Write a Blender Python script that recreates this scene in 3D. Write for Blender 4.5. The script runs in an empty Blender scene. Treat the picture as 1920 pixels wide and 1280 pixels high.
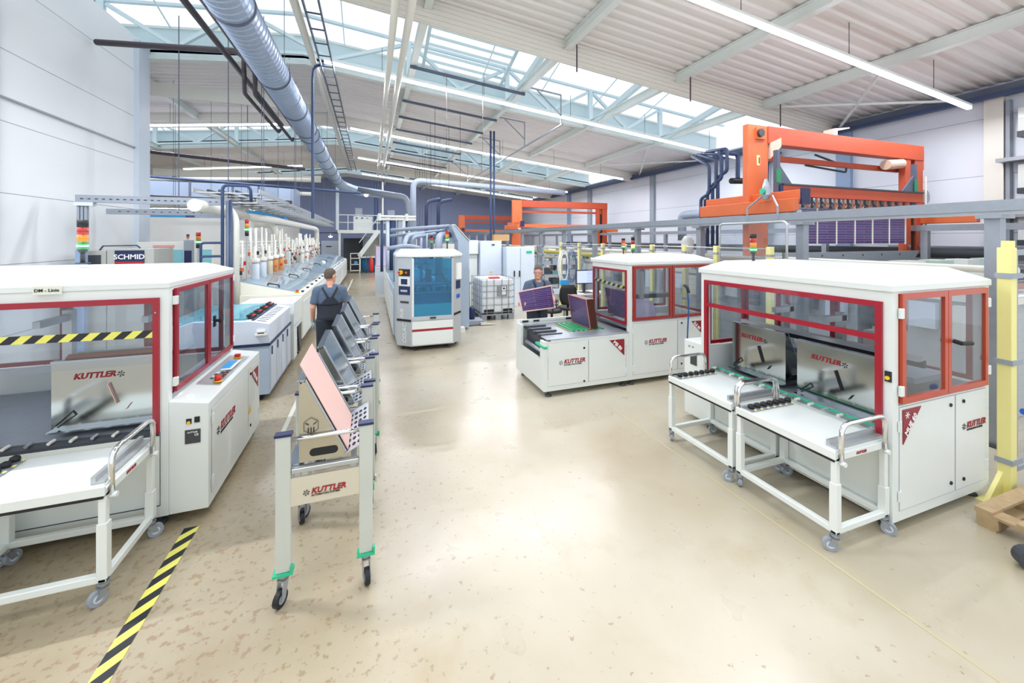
import bpy, math, random
from mathutils import Vector, Matrix
random.seed(7)
S = bpy.context.scene
COL = S.collection
PI = math.pi

# ---------------------------------------------------------------- camera, sky, lights, exposure
CAM_Z = 2.28
cam_d = bpy.data.cameras.new('camera'); cam = bpy.data.objects.new('camera', cam_d); COL.objects.link(cam)
cam_d.sensor_width = 36.0
cam_d.lens = 744.0/1920.0*36.0
cam_d.shift_y = -(640-447)/1920.0
cam_d.clip_start = 0.05; cam_d.clip_end = 300
cam.location = (0, 0, CAM_Z)
YAW = math.atan((960-696)/744.0)
cam.rotation_euler = (PI/2, 0, -YAW)
S.camera = cam

W = bpy.data.worlds.new('sky'); S.world = W; W.use_nodes = True
wn = W.node_tree.nodes; wn.clear()
wo = wn.new('ShaderNodeOutputWorld'); wb = wn.new('ShaderNodeBackground')
wb.inputs['Color'].default_value = (0.90, 0.95, 1.0, 1); wb.inputs['Strength'].default_value = 1.25
W.node_tree.links.new(wb.outputs[0], wo.inputs[0])

sun_d = bpy.data.lights.new('sun', 'SUN'); sun = bpy.data.objects.new('sun', sun_d); COL.objects.link(sun)
sun_d.energy = 0.5; sun_d.angle = 0.6; sun_d.color = (1, .97, .92); sun.rotation_euler = (math.radians(18), math.radians(-12), 0)
sun.location = (0, 0, 30)

S.view_settings.view_transform = 'Standard'
S.view_settings.look = 'None'
S.view_settings.exposure = 0.08
S.view_settings.gamma = 1
S.view_settings.use_curve_mapping = False
S.cycles.use_denoising = True
S.cycles.max_bounces = 8
S.cycles.diffuse_bounces = 4
S.cycles.glossy_bounces = 3
S.cycles.transmission_bounces = 4
S.cycles.transparent_max_bounces = 24
S.cycles.sample_clamp_indirect = 6
S.cycles.caustics_reflective = False
S.cycles.caustics_refractive = False

# ---------------------------------------------------------------- materials
def srgb(h):
    if isinstance(h, str):
        h = [int(h[i:i+2], 16)/255 for i in (0, 2, 4)]
    return tuple((c/12.92 if c <= .04045 else ((c+.055)/1.055)**2.4) for c in h)+(1,)
MATS = {}
def mat(name, col, rough=.5, metal=0., noise=0., nscale=6., bump=0., bscale=40., alpha=None, emit=0., coat=0., spec=.5):
    if name in MATS: return MATS[name]
    m = bpy.data.materials.new(name); m.use_nodes = True; nt = m.node_tree; N = nt.nodes; L = nt.links
    b = N['Principled BSDF']; c = srgb(col)
    b.inputs['Base Color'].default_value = c; b.inputs['Roughness'].default_value = rough
    b.inputs['Metallic'].default_value = metal; b.inputs['Coat Weight'].default_value = coat
    b.inputs['Specular IOR Level'].default_value = spec
    tc = N.new('ShaderNodeTexCoord')
    nz = N.new('ShaderNodeTexNoise'); nz.inputs['Scale'].default_value = nscale; nz.inputs['Detail'].default_value = 4
    L.new(tc.outputs['Object'], nz.inputs['Vector'])
    mx = N.new('ShaderNodeMix'); mx.data_type = 'RGBA'; mx.blend_type = 'MIX'
    k = 1-max(noise, .015)*2
    mx.inputs[6].default_value = c; mx.inputs[7].default_value = (c[0]*k, c[1]*k, c[2]*k, 1)
    L.new(nz.outputs['Fac'], mx.inputs[0]); L.new(mx.outputs[2], b.inputs['Base Color'])
    if bump:
        n2 = N.new('ShaderNodeTexNoise'); n2.inputs['Scale'].default_value = bscale
        L.new(tc.outputs['Object'], n2.inputs['Vector'])
        bp = N.new('ShaderNodeBump'); bp.inputs['Strength'].default_value = bump; bp.inputs['Distance'].default_value = .01
        L.new(n2.outputs['Fac'], bp.inputs['Height']); L.new(bp.outputs[0], b.inputs['Normal'])
    if emit:
        b.inputs['Emission Color'].default_value = c; b.inputs['Emission Strength'].default_value = emit
    MATS[name] = m
    return m
def glassmat(name, tint, refl=.12, body=.0, bodycol='ffffff', rough=.03):
    m = bpy.data.materials.new(name); m.use_nodes = True; nt = m.node_tree; N = nt.nodes; L = nt.links; N.clear()
    o = N.new('ShaderNodeOutputMaterial'); t = N.new('ShaderNodeBsdfTransparent'); g = N.new('ShaderNodeBsdfGlossy')
    t.inputs[0].default_value = srgb(tint); g.inputs['Roughness'].default_value = rough
    fr = N.new('ShaderNodeFresnel'); fr.inputs['IOR'].default_value = 1.45
    mp = N.new('ShaderNodeMath'); mp.operation = 'MULTIPLY_ADD'; mp.inputs[1].default_value = 1.0; mp.inputs[2].default_value = refl*.4; mp.use_clamp = True
    ge = N.new('ShaderNodeNewGeometry'); iv = N.new('ShaderNodeMath'); iv.operation = 'SUBTRACT'; iv.inputs[0].default_value = 1.0
    L.new(ge.outputs['Backfacing'], iv.inputs[1]); pr = N.new('ShaderNodeMath'); pr.operation = 'MULTIPLY'
    L.new(iv.outputs[0], pr.inputs[0]); L.new(mp.outputs[0], pr.inputs[1]); L.new(fr.outputs[0], mp.inputs[0])
    a = N.new('ShaderNodeMixShader'); L.new(pr.outputs[0], a.inputs[0]); L.new(t.outputs[0], a.inputs[1]); L.new(g.outputs[0], a.inputs[2])
    out = a
    if body:
        d = N.new('ShaderNodeBsdfDiffuse'); d.inputs[0].default_value = srgb(bodycol)
        b2 = N.new('ShaderNodeMixShader'); b2.inputs[0].default_value = body
        L.new(a.outputs[0], b2.inputs[1]); L.new(d.outputs[0], b2.inputs[2]); out = b2
    L.new(out.outputs[0], o.inputs[0]); MATS[name] = m
    return m

M_white = mat('machine_white_paint', 'e1e7e4', .35, noise=.02, coat=.1)
M_roof = mat('machine_roof_white', 'dfe5e2', .3, noise=.01, coat=.2)
M_red = mat('red_frame_paint', '9a0b24', .35, coat=.2)
M_orfr = mat('orange_red_frame_paint', 'b94224', .35, coat=.2)
M_brfr = mat('brown_red_frame_paint', '98281c', .35, coat=.2)
M_glass = glassmat('clear_acrylic', 'f3f6f9', .10, .02, 'd8e4f2')
M_blueglass = glassmat('blue_tinted_acrylic', '6cd0ea', .10, .16, '1898c4')
M_cyanglass = glassmat('cyan_tinted_acrylic', '9fdce4', .12, .25, '8fd0dc')
M_lidglass = glassmat('pale_lid_glass', 'e2eef4', .5, .35, 'b0c4d2', .03)
M_roofglass = glassmat('skylight_glass', 'fbfdff', .02)
M_steel = mat('stainless_steel', 'c9ccca', .22, 1., noise=.08, nscale=3, bump=.03, bscale=8)
M_mirror = mat('polished_steel_plate', 'bcc1c0', .13, 1., noise=.06, nscale=2, bump=.15, bscale=2.0)
M_brush = mat('brushed_steel_plate', 'c0c9d4', .17, 1., noise=.05, nscale=2, bump=.02, bscale=5)
M_chrome = mat('chrome_tube', 'e4e4e4', .06, 1.)
M_alu = mat('aluminium', 'c4c8ca', .38, .75, noise=.05)
M_legpaint = mat('cart_leg_paint', 'cdd3cc', .4, .2, noise=.07, nscale=4)
M_galv = mat('galvanised_steel', 'a9b0b8', .42, .7, noise=.1, nscale=12)
M_grey = mat('grey_paint', '9aa3ae', .5, noise=.06)
M_dgrey = mat('dark_grey_plastic', '3c4148', .5)
M_black = mat('black_rubber', '17181b', .6)
M_navy = mat('navy_paint', '1b2750', .45)
M_bluegrey = mat('blue_grey_paint', 'aebfd2', .4, noise=.03)
M_palebl = mat('pale_blue_white_paint', 'd5dfec', .4, noise=.03)
M_dblue = mat('dark_blue_pipe', '33466b', .45, noise=.06)
M_duct = mat('duct_sheet_metal', 'a8b8d0', .36, .45, noise=.08, nscale=2)
M_pvc = mat('cream_pvc', 'e6e4da', .4, noise=.03)
M_greypvc = mat('grey_pvc', '98a3b4', .45, noise=.05)
M_brown = mat('brown_black_pipe', '463f45', .5, noise=.1)
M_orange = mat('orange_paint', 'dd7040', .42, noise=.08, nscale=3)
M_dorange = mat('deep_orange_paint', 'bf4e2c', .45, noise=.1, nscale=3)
M_yellow = mat('pale_yellow_paint', 'efe89a', .5, noise=.03)
M_olive = mat('olive_yellow_paint', 'a8a030', .5)
M_green = mat('green_plastic', '2fb98a', .45)
M_dgreen = mat('green_rubber_bar', '1f8a58', .45, noise=.05)
M_copper = mat('copper_clad_board', 'ecc4ba', .42, .12, noise=.04, nscale=2)
M_copedge = mat('copper_board_edges', 'c98a72', .5, .2, noise=.2, nscale=60)
M_pale_green = mat('grey_green_sheet', 'b4c8bf', .5, noise=.03)
M_wood = mat('pallet_wood', 'c9ad84', .7, noise=.25, nscale=14)
M_cardboard = mat('cardboard', 'c29b6b', .8, noise=.06)
M_tape_y = mat('yellow_tape', 'e6e26a', .5)
M_tape_k = mat('black_tape', '20222c', .5)
M_bluepl = mat('blue_plastic', '1560c8', .4)
M_cyanpl = mat('sky_blue_plastic', '3aa0dc', .4)
M_redpl = mat('red_plastic', 'd8261e', .4)
M_yelpl = mat('yellow_plastic', 'f0c020', .4)
M_sign_red = mat('maroon_sign', '8e1d2e', .4)
M_ink_red = mat('logo_red', '9a1420', .5)
M_ink_dark = mat('logo_black', '25262a', .5)
M_ink_white = mat('letter_white', 'f4f4f4', .5)
M_paper = mat('paper_white', 'f2f2ee', .7)
M_plate = mat('black_rating_plate', '4a4c50', .4, noise=.3, nscale=90)
M_ceil = mat('corrugated_roof_sheet', 'efebe8', .5, noise=.05, nscale=.7)
M_fascia = mat('roof_fascia_white', 'eae8df', .5, noise=.02, nscale=1)
M_beam = mat('steel_beam_white', 'e8eeea', .5, noise=.03)
M_truss = mat('truss_pale_paint', 'd4e6ea', .5, noise=.02)
M_gutter = mat('dark_gutter_steel', '5c6478', .5, noise=.1)
M_trim = mat('trim_blue_white', 'd4deea', .5, noise=.03)
M_trimblue = mat('trim_blue_grey', '8ea6c6', .5, noise=.03)
M_greystone = mat('far_wall_panel_grey', '98a0b8', .6, noise=.04)
M_overall = mat('dark_navy_overalls', '2b323e', .85, noise=.2, nscale=9, bump=.3, bscale=14)
M_tshirt = mat('slate_blue_shirt', '586a80', .85, noise=.15, nscale=8, bump=.35, bscale=11)
M_skin = mat('skin', 'd99f86', .5, noise=.06, nscale=10)
M_hair = mat('grey_brown_hair', '6a5c52', .8, noise=.3, nscale=60, bump=.5, bscale=90)
M_glove = mat('grey_work_glove', 'a3acb8', .8, noise=.1, nscale=30)
M_screen = mat('lit_screen', 'b9c6f2', .3, emit=.7)
M_hmi = mat('blue_panel_display', '2a9ad8', .3, emit=.25)
M_lred = mat('red_lens', 'b31410', .3, coat=.4)
M_lamb = mat('amber_lens', 'd98806', .3, coat=.4)
M_lgrn = mat('green_lens', '0f9a48', .3, coat=.4)
M_lit = mat('lit_green_lens', '8affa8', .3, emit=2.2)
M_lity = mat('lit_yellow_lens', 'ffe27a', .3, emit=1.6)

def panelmat():
    """purple resist coated circuit board: fine conductor grid, copper border"""
    m = bpy.data.materials.new('purple_circuit_board'); m.use_nodes = True; N = m.node_tree.nodes; L = m.node_tree.links
    b = N['Principled BSDF']; tc = N.new('ShaderNodeTexCoord')
    sp = N.new('ShaderNodeSeparateXYZ'); L.new(tc.outputs['Generated'], sp.inputs[0])
    ck = N.new('ShaderNodeTexBrick'); ck.inputs['Scale'].default_value = 7
    ck.inputs['Color1'].default_value = srgb('35255f'); ck.inputs['Color2'].default_value = srgb('4a3678'); ck.inputs['Mortar'].default_value = srgb('a98294')
    ck.inputs['Mortar Size'].default_value = .03; ck.inputs['Brick Width'].default_value = 6.0; ck.inputs['Row Height'].default_value = .55
    L.new(tc.outputs['UV'], ck.inputs['Vector']); L.new(ck.outputs['Color'], b.inputs['Base Color'])
    b.inputs['Roughness'].default_value = .3; b.inputs['Coat Weight'].default_value = .5; b.inputs['Coat Roughness'].default_value = .15
    return m
M_panel = panelmat()

def floormat():
    m = bpy.data.materials.new('stained_epoxy_floor'); m.use_nodes = True; N = m.node_tree.nodes; L = m.node_tree.links
    b = N['Principled BSDF']; tc = N.new('ShaderNodeTexCoord')
    def noise(sc, det=4, rough=.5, off=0):
        mp = N.new('ShaderNodeMapping'); mp.inputs['Location'].default_value = (off, off*1.7, 0)
        L.new(tc.outputs['Object'], mp.inputs[0])
        n = N.new('ShaderNodeTexNoise'); n.inputs['Scale'].default_value = sc; n.inputs['Detail'].default_value = det; n.inputs['Roughness'].default_value = rough
        L.new(mp.outputs[0], n.inputs['Vector']); return n
    def ramp(src, stops):
        r = N.new('ShaderNodeValToRGB'); L.new(src, r.inputs[0])
        r.color_ramp.elements[0].position = stops[0][0]; r.color_ramp.elements[0].color = stops[0][1]
        r.color_ramp.elements[1].position = stops[1][0]; r.color_ramp.elements[1].color = stops[1][1]
        for p, c in stops[2:]:
            e = r.color_ramp.elements.new(p); e.color = c
        return r
    def mix(f, a, bb, mode='MIX'):
        x = N.new('ShaderNodeMix'); x.data_type = 'RGBA'; x.blend_type = mode
        if isinstance(f, float): x.inputs[0].default_value = f
        else: L.new(f, x.inputs[0])
        L.new(a, x.inputs[6])
        if isinstance(bb, tuple): x.inputs[7].default_value = bb
        else: L.new(bb, x.inputs[7])
        return x.outputs[2]
    base = ramp(noise(.45, 5, .55).outputs['Fac'], [(.3, srgb('a89c83')), (.7, srgb('c3bdac'))])
    w = (1, 1, 1, 1); k = (0, 0, 0, 1)
    # worn walkway is denser in stains beside the machines on the left
    sp = N.new('ShaderNodeSeparateXYZ'); L.new(tc.outputs['Object'], sp.inputs[0])
    mr = N.new('ShaderNodeMapRange'); L.new(sp.outputs[0], mr.inputs[0])
    mr.inputs[1].default_value = 1.6; mr.inputs[2].default_value = -1.0; mr.inputs[3].default_value = 0.0; mr.inputs[4].default_value = 1.0
    dens = N.new('ShaderNodeMath'); dens.operation = 'MULTIPLY_ADD'; dens.inputs[1].default_value = .10; L.new(mr.outputs[0], dens.inputs[0])
    n2 = noise(19, 4, .62); L.new(n2.outputs['Fac'], dens.inputs[2])
    spots = ramp(dens.outputs[0], [(.655, k), (.70, w)])
    hue = ramp(noise(1.3, 2, .5, 5).outputs['Fac'], [(.4, srgb('84704c')), (.6, srgb('8c6e56'))])
    mf = N.new('ShaderNodeMath'); mf.operation = 'MULTIPLY'; mf.inputs[1].default_value = .6; L.new(spots.outputs[0], mf.inputs[0])
    g2 = N.new('ShaderNodeMath'); g2.operation = 'MULTIPLY'; L.new(mr.outputs[0], g2.inputs[0]); L.new(noise(.9, 5, .65, 3).outputs['Fac'], g2.inputs[1])
    grime = mix(g2.outputs[0], base.outputs[0], srgb('8c7a58'))
    c1 = mix(mf.outputs[0], grime, hue.outputs[0])
    sm = ramp(noise(2.2, 5, .6, 9).outputs['Fac'], [(.55, k), (.8, w)])
    mf2 = N.new('ShaderNodeMath'); mf2.operation = 'MULTIPLY'; mf2.inputs[1].default_value = .38; L.new(sm.outputs[0], mf2.inputs[0])
    c2 = mix(mf2.outputs[0], c1, srgb('9a8458'))
    # fine scratches
    wv = N.new('ShaderNodeTexNoise'); wv.inputs['Scale'].default_value = 1.0; wv.inputs['Detail'].default_value = 6
    mp = N.new('ShaderNodeMapping'); mp.inputs['Rotation'].default_value = (0, 0, .5); mp.inputs['Scale'].default_value = (1.2, 55, 1)
    L.new(tc.outputs['Object'], mp.inputs[0]); L.new(mp.outputs[0], wv.inputs['Vector'])
    sc = ramp(wv.outputs['Fac'], [(.70, k), (.74, w)])
    mf3 = N.new('ShaderNodeMath'); mf3.operation = 'MULTIPLY'; mf3.inputs[1].default_value = .25; L.new(sc.outputs[0], mf3.inputs[0])
    c3 = mix(mf3.outputs[0], c2, srgb('b9a98a'))
    L.new(c3, b.inputs['Base Color'])
    rr = ramp(noise(3, 3, .5, 2).outputs['Fac'], [(.3, (.26, .26, .26, 1)), (.7, (.4, .4, .4, 1))])
    L.new(rr.outputs[0], b.inputs['Roughness'])
    bp = N.new('ShaderNodeBump'); b.inputs['Coat Weight'].default_value = .6; b.inputs['Coat Roughness'].default_value = .22
    bp.inputs['Strength'].default_value = .05; bp.inputs['Distance'].default_value = .01
    L.new(noise(9, 3).outputs['Fac'], bp.inputs['Height']); L.new(bp.outputs[0], b.inputs['Normal'])
    return m
M_floor = floormat()

def wallmat(name, col, horiz=.95, joint='b8c0c8', zoff=0.):
    """sandwich-panel wall: thin horizontal joints every `horiz` metres"""
    m = bpy.data.materials.new(name); m.use_nodes = True; N = m.node_tree.nodes; L = m.node_tree.links
    b = N['Principled BSDF']; b.inputs['Roughness'].default_value = .5
    tc = N.new('ShaderNodeTexCoord'); sp = N.new('ShaderNodeSeparateXYZ'); L.new(tc.outputs['Object'], sp.inputs[0])
    a = N.new('ShaderNodeMath'); a.operation = 'ADD'; a.inputs[1].default_value = zoff; L.new(sp.outputs[2], a.inputs[0])
    d = N.new('ShaderNodeMath'); d.operation = 'DIVIDE'; d.inputs[1].default_value = horiz; L.new(a.outputs[0], d.inputs[0])
    f = N.new('ShaderNodeMath'); f.operation = 'FRACT'; L.new(d.outputs[0], f.inputs[0])
    g = N.new('ShaderNodeMath'); g.operation = 'LESS_THAN'; g.inputs[1].default_value = .013; L.new(f.outputs[0], g.inputs[0])
    x = N.new('ShaderNodeMix'); x.data_type = 'RGBA'; L.new(g.outputs[0], x.inputs[0])
    nz = N.new('ShaderNodeTexNoise'); nz.inputs['Scale'].default_value = .8; L.new(tc.outputs['Object'], nz.inputs['Vector'])
    y = N.new('ShaderNodeMix'); y.data_type = 'RGBA'; L.new(nz.outputs['Fac'], y.inputs[0])
    c = srgb(col); y.inputs[6].default_value = c; y.inputs[7].default_value = (c[0]*.93, c[1]*.94, c[2]*.96, 1)
    L.new(y.outputs[2], x.inputs[6]); x.inputs[7].default_value = srgb(joint); L.new(x.outputs[2], b.inputs['Base Color'])
    return m
M_wallL = wallmat('left_wall_panels', 'fafcfd', 1.1, 'aeb8c4', .33)
M_wallR = wallmat('right_wall_panels', 'e6eaf2', 1.3, 'b0b6c4', .2)
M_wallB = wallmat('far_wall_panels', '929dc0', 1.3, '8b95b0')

def meshmat(name, col, sx, sy, th):
    """welded wire mesh: thin wires, open between them (procedural cut-out in UV)"""
    m = bpy.data.materials.new(name); m.use_nodes = True; N = m.node_tree.nodes; L = m.node_tree.links
    b = N['Principled BSDF']; b.inputs['Base Color'].default_value = srgb(col); b.inputs['Metallic'].default_value = .5; b.inputs['Roughness'].default_value = .5
    tc = N.new('ShaderNodeTexCoord'); sp = N.new('ShaderNodeSeparateXYZ'); L.new(tc.outputs['UV'], sp.inputs[0])
    outs = []
    for i, sc in ((0, sx), (1, sy)):
        mu = N.new('ShaderNodeMath'); mu.operation = 'MULTIPLY'; mu.inputs[1].default_value = 1/sc; L.new(sp.outputs[i], mu.inputs[0])
        f = N.new('ShaderNodeMath'); f.operation = 'FRACT'; L.new(mu.outputs[0], f.inputs[0])
        g = N.new('ShaderNodeMath'); g.operation = 'LESS_THAN'; g.inputs[1].default_value = th/sc; L.new(f.outputs[0], g.inputs[0]); outs.append(g)
    mx = N.new('ShaderNodeMath'); mx.operation = 'MAXIMUM'; L.new(outs[0].outputs[0], mx.inputs[0]); L.new(outs[1].outputs[0], mx.inputs[1])
    L.new(mx.outputs[0], b.inputs['Alpha'])
    return m
M_mesh = meshmat('wire_mesh', 'a8acb4', .025, .1, .004)
M_mesh2 = meshmat('zinc_wire_mesh', '9fa6b2', .05, .05, .006)

# ---------------------------------------------------------------- geometry helpers
class G:
    def __init__(s): s.v = []; s.f = []; s.uv = None
    def add(s, vs, fs):
        n = len(s.v); s.v += [tuple(p) for p in vs]; s.f += [tuple(i+n for i in f) for f in fs]; return s
    def bx(s, x0, x1, y0, y1, z0, z1):
        x0, x1 = min(x0, x1), max(x0, x1); y0, y1 = min(y0, y1), max(y0, y1); z0, z1 = min(z0, z1), max(z0, z1)
        return s.add([(x0,y0,z0),(x1,y0,z0),(x1,y1,z0),(x0,y1,z0),(x0,y0,z1),(x1,y0,z1),(x1,y1,z1),(x0,y1,z1)],
                     [(0,3,2,1),(4,5,6,7),(0,1,5,4),(1,2,6,5),(2,3,7,6),(3,0,4,7)])
    def bar(s, p, q, w, h=None, up=(0,0,1)):
        """rectangular bar from p to q, w wide, h tall"""
        h = h or w; p = Vector(p); q = Vector(q); d = (q-p).normalized(); u = Vector(up)
        if abs(d.dot(u)) > .98: u = Vector((0,1,0))
        r = d.cross(u).normalized()*w/2; t = r.normalized().cross(d).normalized()*h/2
        return s.add([p-r-t,p+r-t,p+r+t,p-r+t,q-r-t,q+r-t,q+r+t,q-r+t],
                     [(0,1,2,3),(7,6,5,4),(0,4,5,1),(1,5,6,2),(2,6,7,3),(3,7,4,0)])
    def cyl(s, p, q, r, n=12, r2=None, cap=True):
        r2 = r if r2 is None else r2; p = Vector(p); q = Vector(q); d = (q-p).normalized()
        a = Vector((0,0,1)) if abs(d.z) < .9 else Vector((1,0,0)); u = d.cross(a).normalized(); w = d.cross(u)
        vs = []
        for c, rr in ((p, r), (q, r2)):
            for i in range(n):
                t = 2*PI*i/n; vs.append(c+u*math.cos(t)*rr+w*math.sin(t)*rr)
        fs = [(i, (i+1)%n, n+(i+1)%n, n+i) for i in range(n)]
        if cap: fs += [tuple(range(n-1,-1,-1)), tuple(range(n, 2*n))]
        return s.add(vs, fs)
    def tube(s, pts, r, n=8, rnd=0., cap=True):
        pts = [Vector(p) for p in pts]
        if rnd:
            o = [pts[0]]
            for i in range(1, len(pts)-1):
                a, b, c = pts[i-1], pts[i], pts[i+1]; da = (a-b); dc = (c-b)
                k = min(rnd, da.length*.49, dc.length*.49); A = b+da.normalized()*k; Cc = b+dc.normalized()*k
                for j in range(5):
                    t = j/4; o.append(A*(1-t)**2+b*2*t*(1-t)+Cc*t*t)
            o.append(pts[-1]); pts = o
        rs = r if isinstance(r, (list, tuple)) else [r]*len(pts)
        rings = []; prev = None
        for i, p in enumerate(pts):
            if i == 0: d = pts[1]-pts[0]
            elif i == len(pts)-1: d = pts[-1]-pts[-2]
            else: d = (pts[i+1]-p).normalized()+(p-pts[i-1]).normalized()
            d.normalize()
            if prev is None:
                a = Vector((0,0,1)) if abs(d.z) < .9 else Vector((1,0,0)); u = d.cross(a).normalized()
            else:
                u = (prev-d*prev.dot(d)).normalized()
            prev = u; w = d.cross(u)
            rings.append([p+u*math.cos(2*PI*j/n)*rs[i]+w*math.sin(2*PI*j/n)*rs[i] for j in range(n)])
        vs = [v for R in rings for v in R]; fs = []
        for i in range(len(rings)-1):
            for j in range(n): fs.append((i*n+j, i*n+(j+1)%n, (i+1)*n+(j+1)%n, (i+1)*n+j))
        if cap: fs += [tuple(range(n-1,-1,-1)), tuple(range((len(rings)-1)*n, len(rings)*n))]
        return s.add(vs, fs)
    def prism(s, pts, axis, a, b):
        """2-D outline extruded along axis 'x','y' or 'z' from a to b; pts are the two other coords in order"""
        def P(p, t):
            return {'x': (t, p[0], p[1]), 'y': (p[0], t, p[1]), 'z': (p[0], p[1], t)}[axis]
        n = len(pts); vs = [P(p, a) for p in pts]+[P(p, b) for p in pts]
        return s.add(vs, [tuple(range(n-1,-1,-1)), tuple(range(n, 2*n))]+[(i, (i+1)%n, n+(i+1)%n, n+i) for i in range(n)])
    def lathe(s, prof, c, n=16):
        """prof: (radius, z) pairs around the vertical axis through c"""
        vs = []; fs = []
        for r, z in prof:
            for i in range(n): vs.append((c[0]+r*math.cos(2*PI*i/n), c[1]+r*math.sin(2*PI*i/n), c[2]+z))
        for k in range(len(prof)-1):
            for i in range(n): fs.append((k*n+i, k*n+(i+1)%n, (k+1)*n+(i+1)%n, (k+1)*n+i))
        fs += [tuple(range(n-1,-1,-1)), tuple(range((len(prof)-1)*n, len(prof)*n))]
        return s.add(vs, fs)
    def text(s, st, size, O, right, up, shear=0., off=0.012, ext=.0012, align='LEFT', space=1.):
        cu = bpy.data.curves.new('t', 'FONT'); cu.body = st; cu.size = size; cu.extrude = ext; cu.shear = shear; cu.offset = off*size
        cu.align_x = align; cu.resolution_u = 2; cu.space_character = space
        ob = bpy.data.objects.new('t', cu); COL.objects.link(ob)
        dg = bpy.context.evaluated_depsgraph_get(); me = bpy.data.meshes.new_from_object(ob.evaluated_get(dg))
        O = Vector(O); R = Vector(right).normalized(); U = Vector(up).normalized(); Nn = R.cross(U)
        s.add([O+R*v.co.x+U*v.co.y+Nn*(v.co.z+ext) for v in me.vertices], [tuple(p.vertices) for p in me.polygons])
        bpy.data.objects.remove(ob); bpy.data.meshes.remove(me); bpy.data.curves.remove(cu)
        return s
    def build(s, name, m, parent=None, local=False, bevel=0., smooth=False, label=None, cat=None, group=None, kind=None, seg=1, sub=0):
        me = bpy.data.meshes.new(name); vs = s.v; off = Vector((0,0,0)); loc = None
        if parent is not None and not local:
            off = parent.matrix_world_loc if hasattr(parent, 'matrix_world_loc') else wloc(parent)
        if parent is None:
            xs = [v[0] for v in vs]; ys = [v[1] for v in vs]; zs = [v[2] for v in vs]
            off = Vector(((min(xs)+max(xs))/2, (min(ys)+max(ys))/2, min(zs))) if kind != 'structure' else Vector((0,0,0)); loc = off
        me.from_pydata([(v[0]-off.x, v[1]-off.y, v[2]-off.z) for v in vs], [], s.f)
        if s.uv:
            ul = me.uv_layers.new(name='UVMap')
            for lp in me.loops: ul.data[lp.index].uv = s.uv[lp.vertex_index]
        me.materials.append(m)
        if smooth:
            me.polygons.foreach_set('use_smooth', [len(p.vertices) <= 4 for p in me.polygons])
        me.update()
        o = bpy.data.objects.new(name, me); COL.objects.link(o)
        if parent is not None: o.parent = parent
        elif loc is not None: o.location = loc
        if bevel:
            b = o.modifiers.new('bevel', 'BEVEL'); b.width = bevel; b.segments = seg; b.limit_method = 'ANGLE'; b.angle_limit = .6
        if sub:
            b = o.modifiers.new('sub', 'SUBSURF'); b.levels = sub; b.render_levels = sub
        tag(o, label, cat, group, kind)
        return o
def wloc(o):
    v = Vector((0,0,0))
    while o is not None: v += Vector(o.location); o = o.parent
    return v
def tag(o, label=None, cat=None, group=None, kind=None):
    if label: o['label'] = label
    if cat: o['category'] = cat
    if group: o['group'] = group
    if kind: o['kind'] = kind
    return o
def thing(name, label, cat, loc=(0,0,0), rz=0., group=None):
    o = bpy.data.objects.new(name, None); COL.objects.link(o); o.empty_display_size = .1
    o.location = loc; o.rotation_euler = (0, 0, rz)
    return tag(o, label, cat, group)
def kids(o): return [c for c in COL.objects if c.parent == o]
def dup(root, loc=None, rz=None, label=None, group=None):
    """copy of a thing with copies of its parts and sub-parts"""
    def cp(o, par):
        c = o.copy(); COL.objects.link(c)
        if par is not None: c.parent = par
        for ch in KID.get(o.name, []): cp(ch, c)
        return c
    KID = {}
    for c in COL.objects:
        if c.parent is not None: KID.setdefault(c.parent.name, []).append(c)
    r = cp(root, None)
    if loc is not None: r.location = loc
    if rz is not None: r.rotation_euler = (0, 0, rz)
    if label: r['label'] = label
    if group: r['group'] = group
    return r

def frame(root, axis, pl, a0, a1, z0, z1, w=.045, th=.03, m=None, pane=M_glass, name='window_frame', local=False, gx=.0, handle=None, bars=(), label=None):
    """window/door leaf in plane axis=pl spanning a0..a1, z0..z1, with a pane as sub-part"""
    m = m or M_red; g = G()
    def b(A0, A1, Z0, Z1, t0, t1, gg):
        if axis == 'x': gg.bx(pl+t0, pl+t1, A0, A1, Z0, Z1)
        else: gg.bx(A0, A1, pl+t0, pl+t1, Z0, Z1)
    t0, t1 = -th/2, th/2
    b(a0, a1, z1-w, z1, t0, t1, g); b(a0, a1, z0, z0+w, t0, t1, g); b(a0, a0+w, z0+w, z1-w, t0, t1, g); b(a1-w, a1, z0+w, z1-w, t0, t1, g)
    for zb in bars: b(a0+w, a1-w, zb-w*.45, zb+w*.45, t0, t1, g)
    o = g.build(name, m, root, local=local, label=label)
    if pane:
        q = G(); b(a0+w*.5, a1-w*.5, z0+w*.5, z1-w*.5, -.003, .003, q); q.build('pane', pane, o, local=local)
    return o

def logo(root, O, right, up, h, sub=True, local=False, icon=True, dark=None):
    """red company lettering with a dark second line and a small dotted emblem"""
    O = Vector(O); R = Vector(right).normalized(); U = Vector(up).normalized()
    g = G(); g.text('KUTTLER', h*1.35, O, R, U, shear=.25, off=.03)
    o = g.build('lettering', M_ink_red, root, local=local)
    if sub:
        g = G(); g.text('AUTOMATION SYSTEMS', h*.43, O-U*h*.48+R*h*.02, R, U, off=.012, space=1.0); g.build('small_lettering', M_ink_dark, o, local=local)
    if icon:
        g = G(); c = O-R*h*.75+U*h*.3; Nn = R.cross(U)
        if not sub: c = O+R*h*6.4+U*h*.3
        for k in range(6):
            t = k*PI/3+.3; d = R*math.cos(t)+U*math.sin(t); p = c+d*h*.42
            g.cyl(p, p+Nn*.002, h*.11, 8); g.bar(c+d*h*.1+Nn*.001, c+d*h*.32+Nn*.001, h*.05, .002)
        g.build('emblem', M_ink_dark, o, local=local)
    return o

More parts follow.
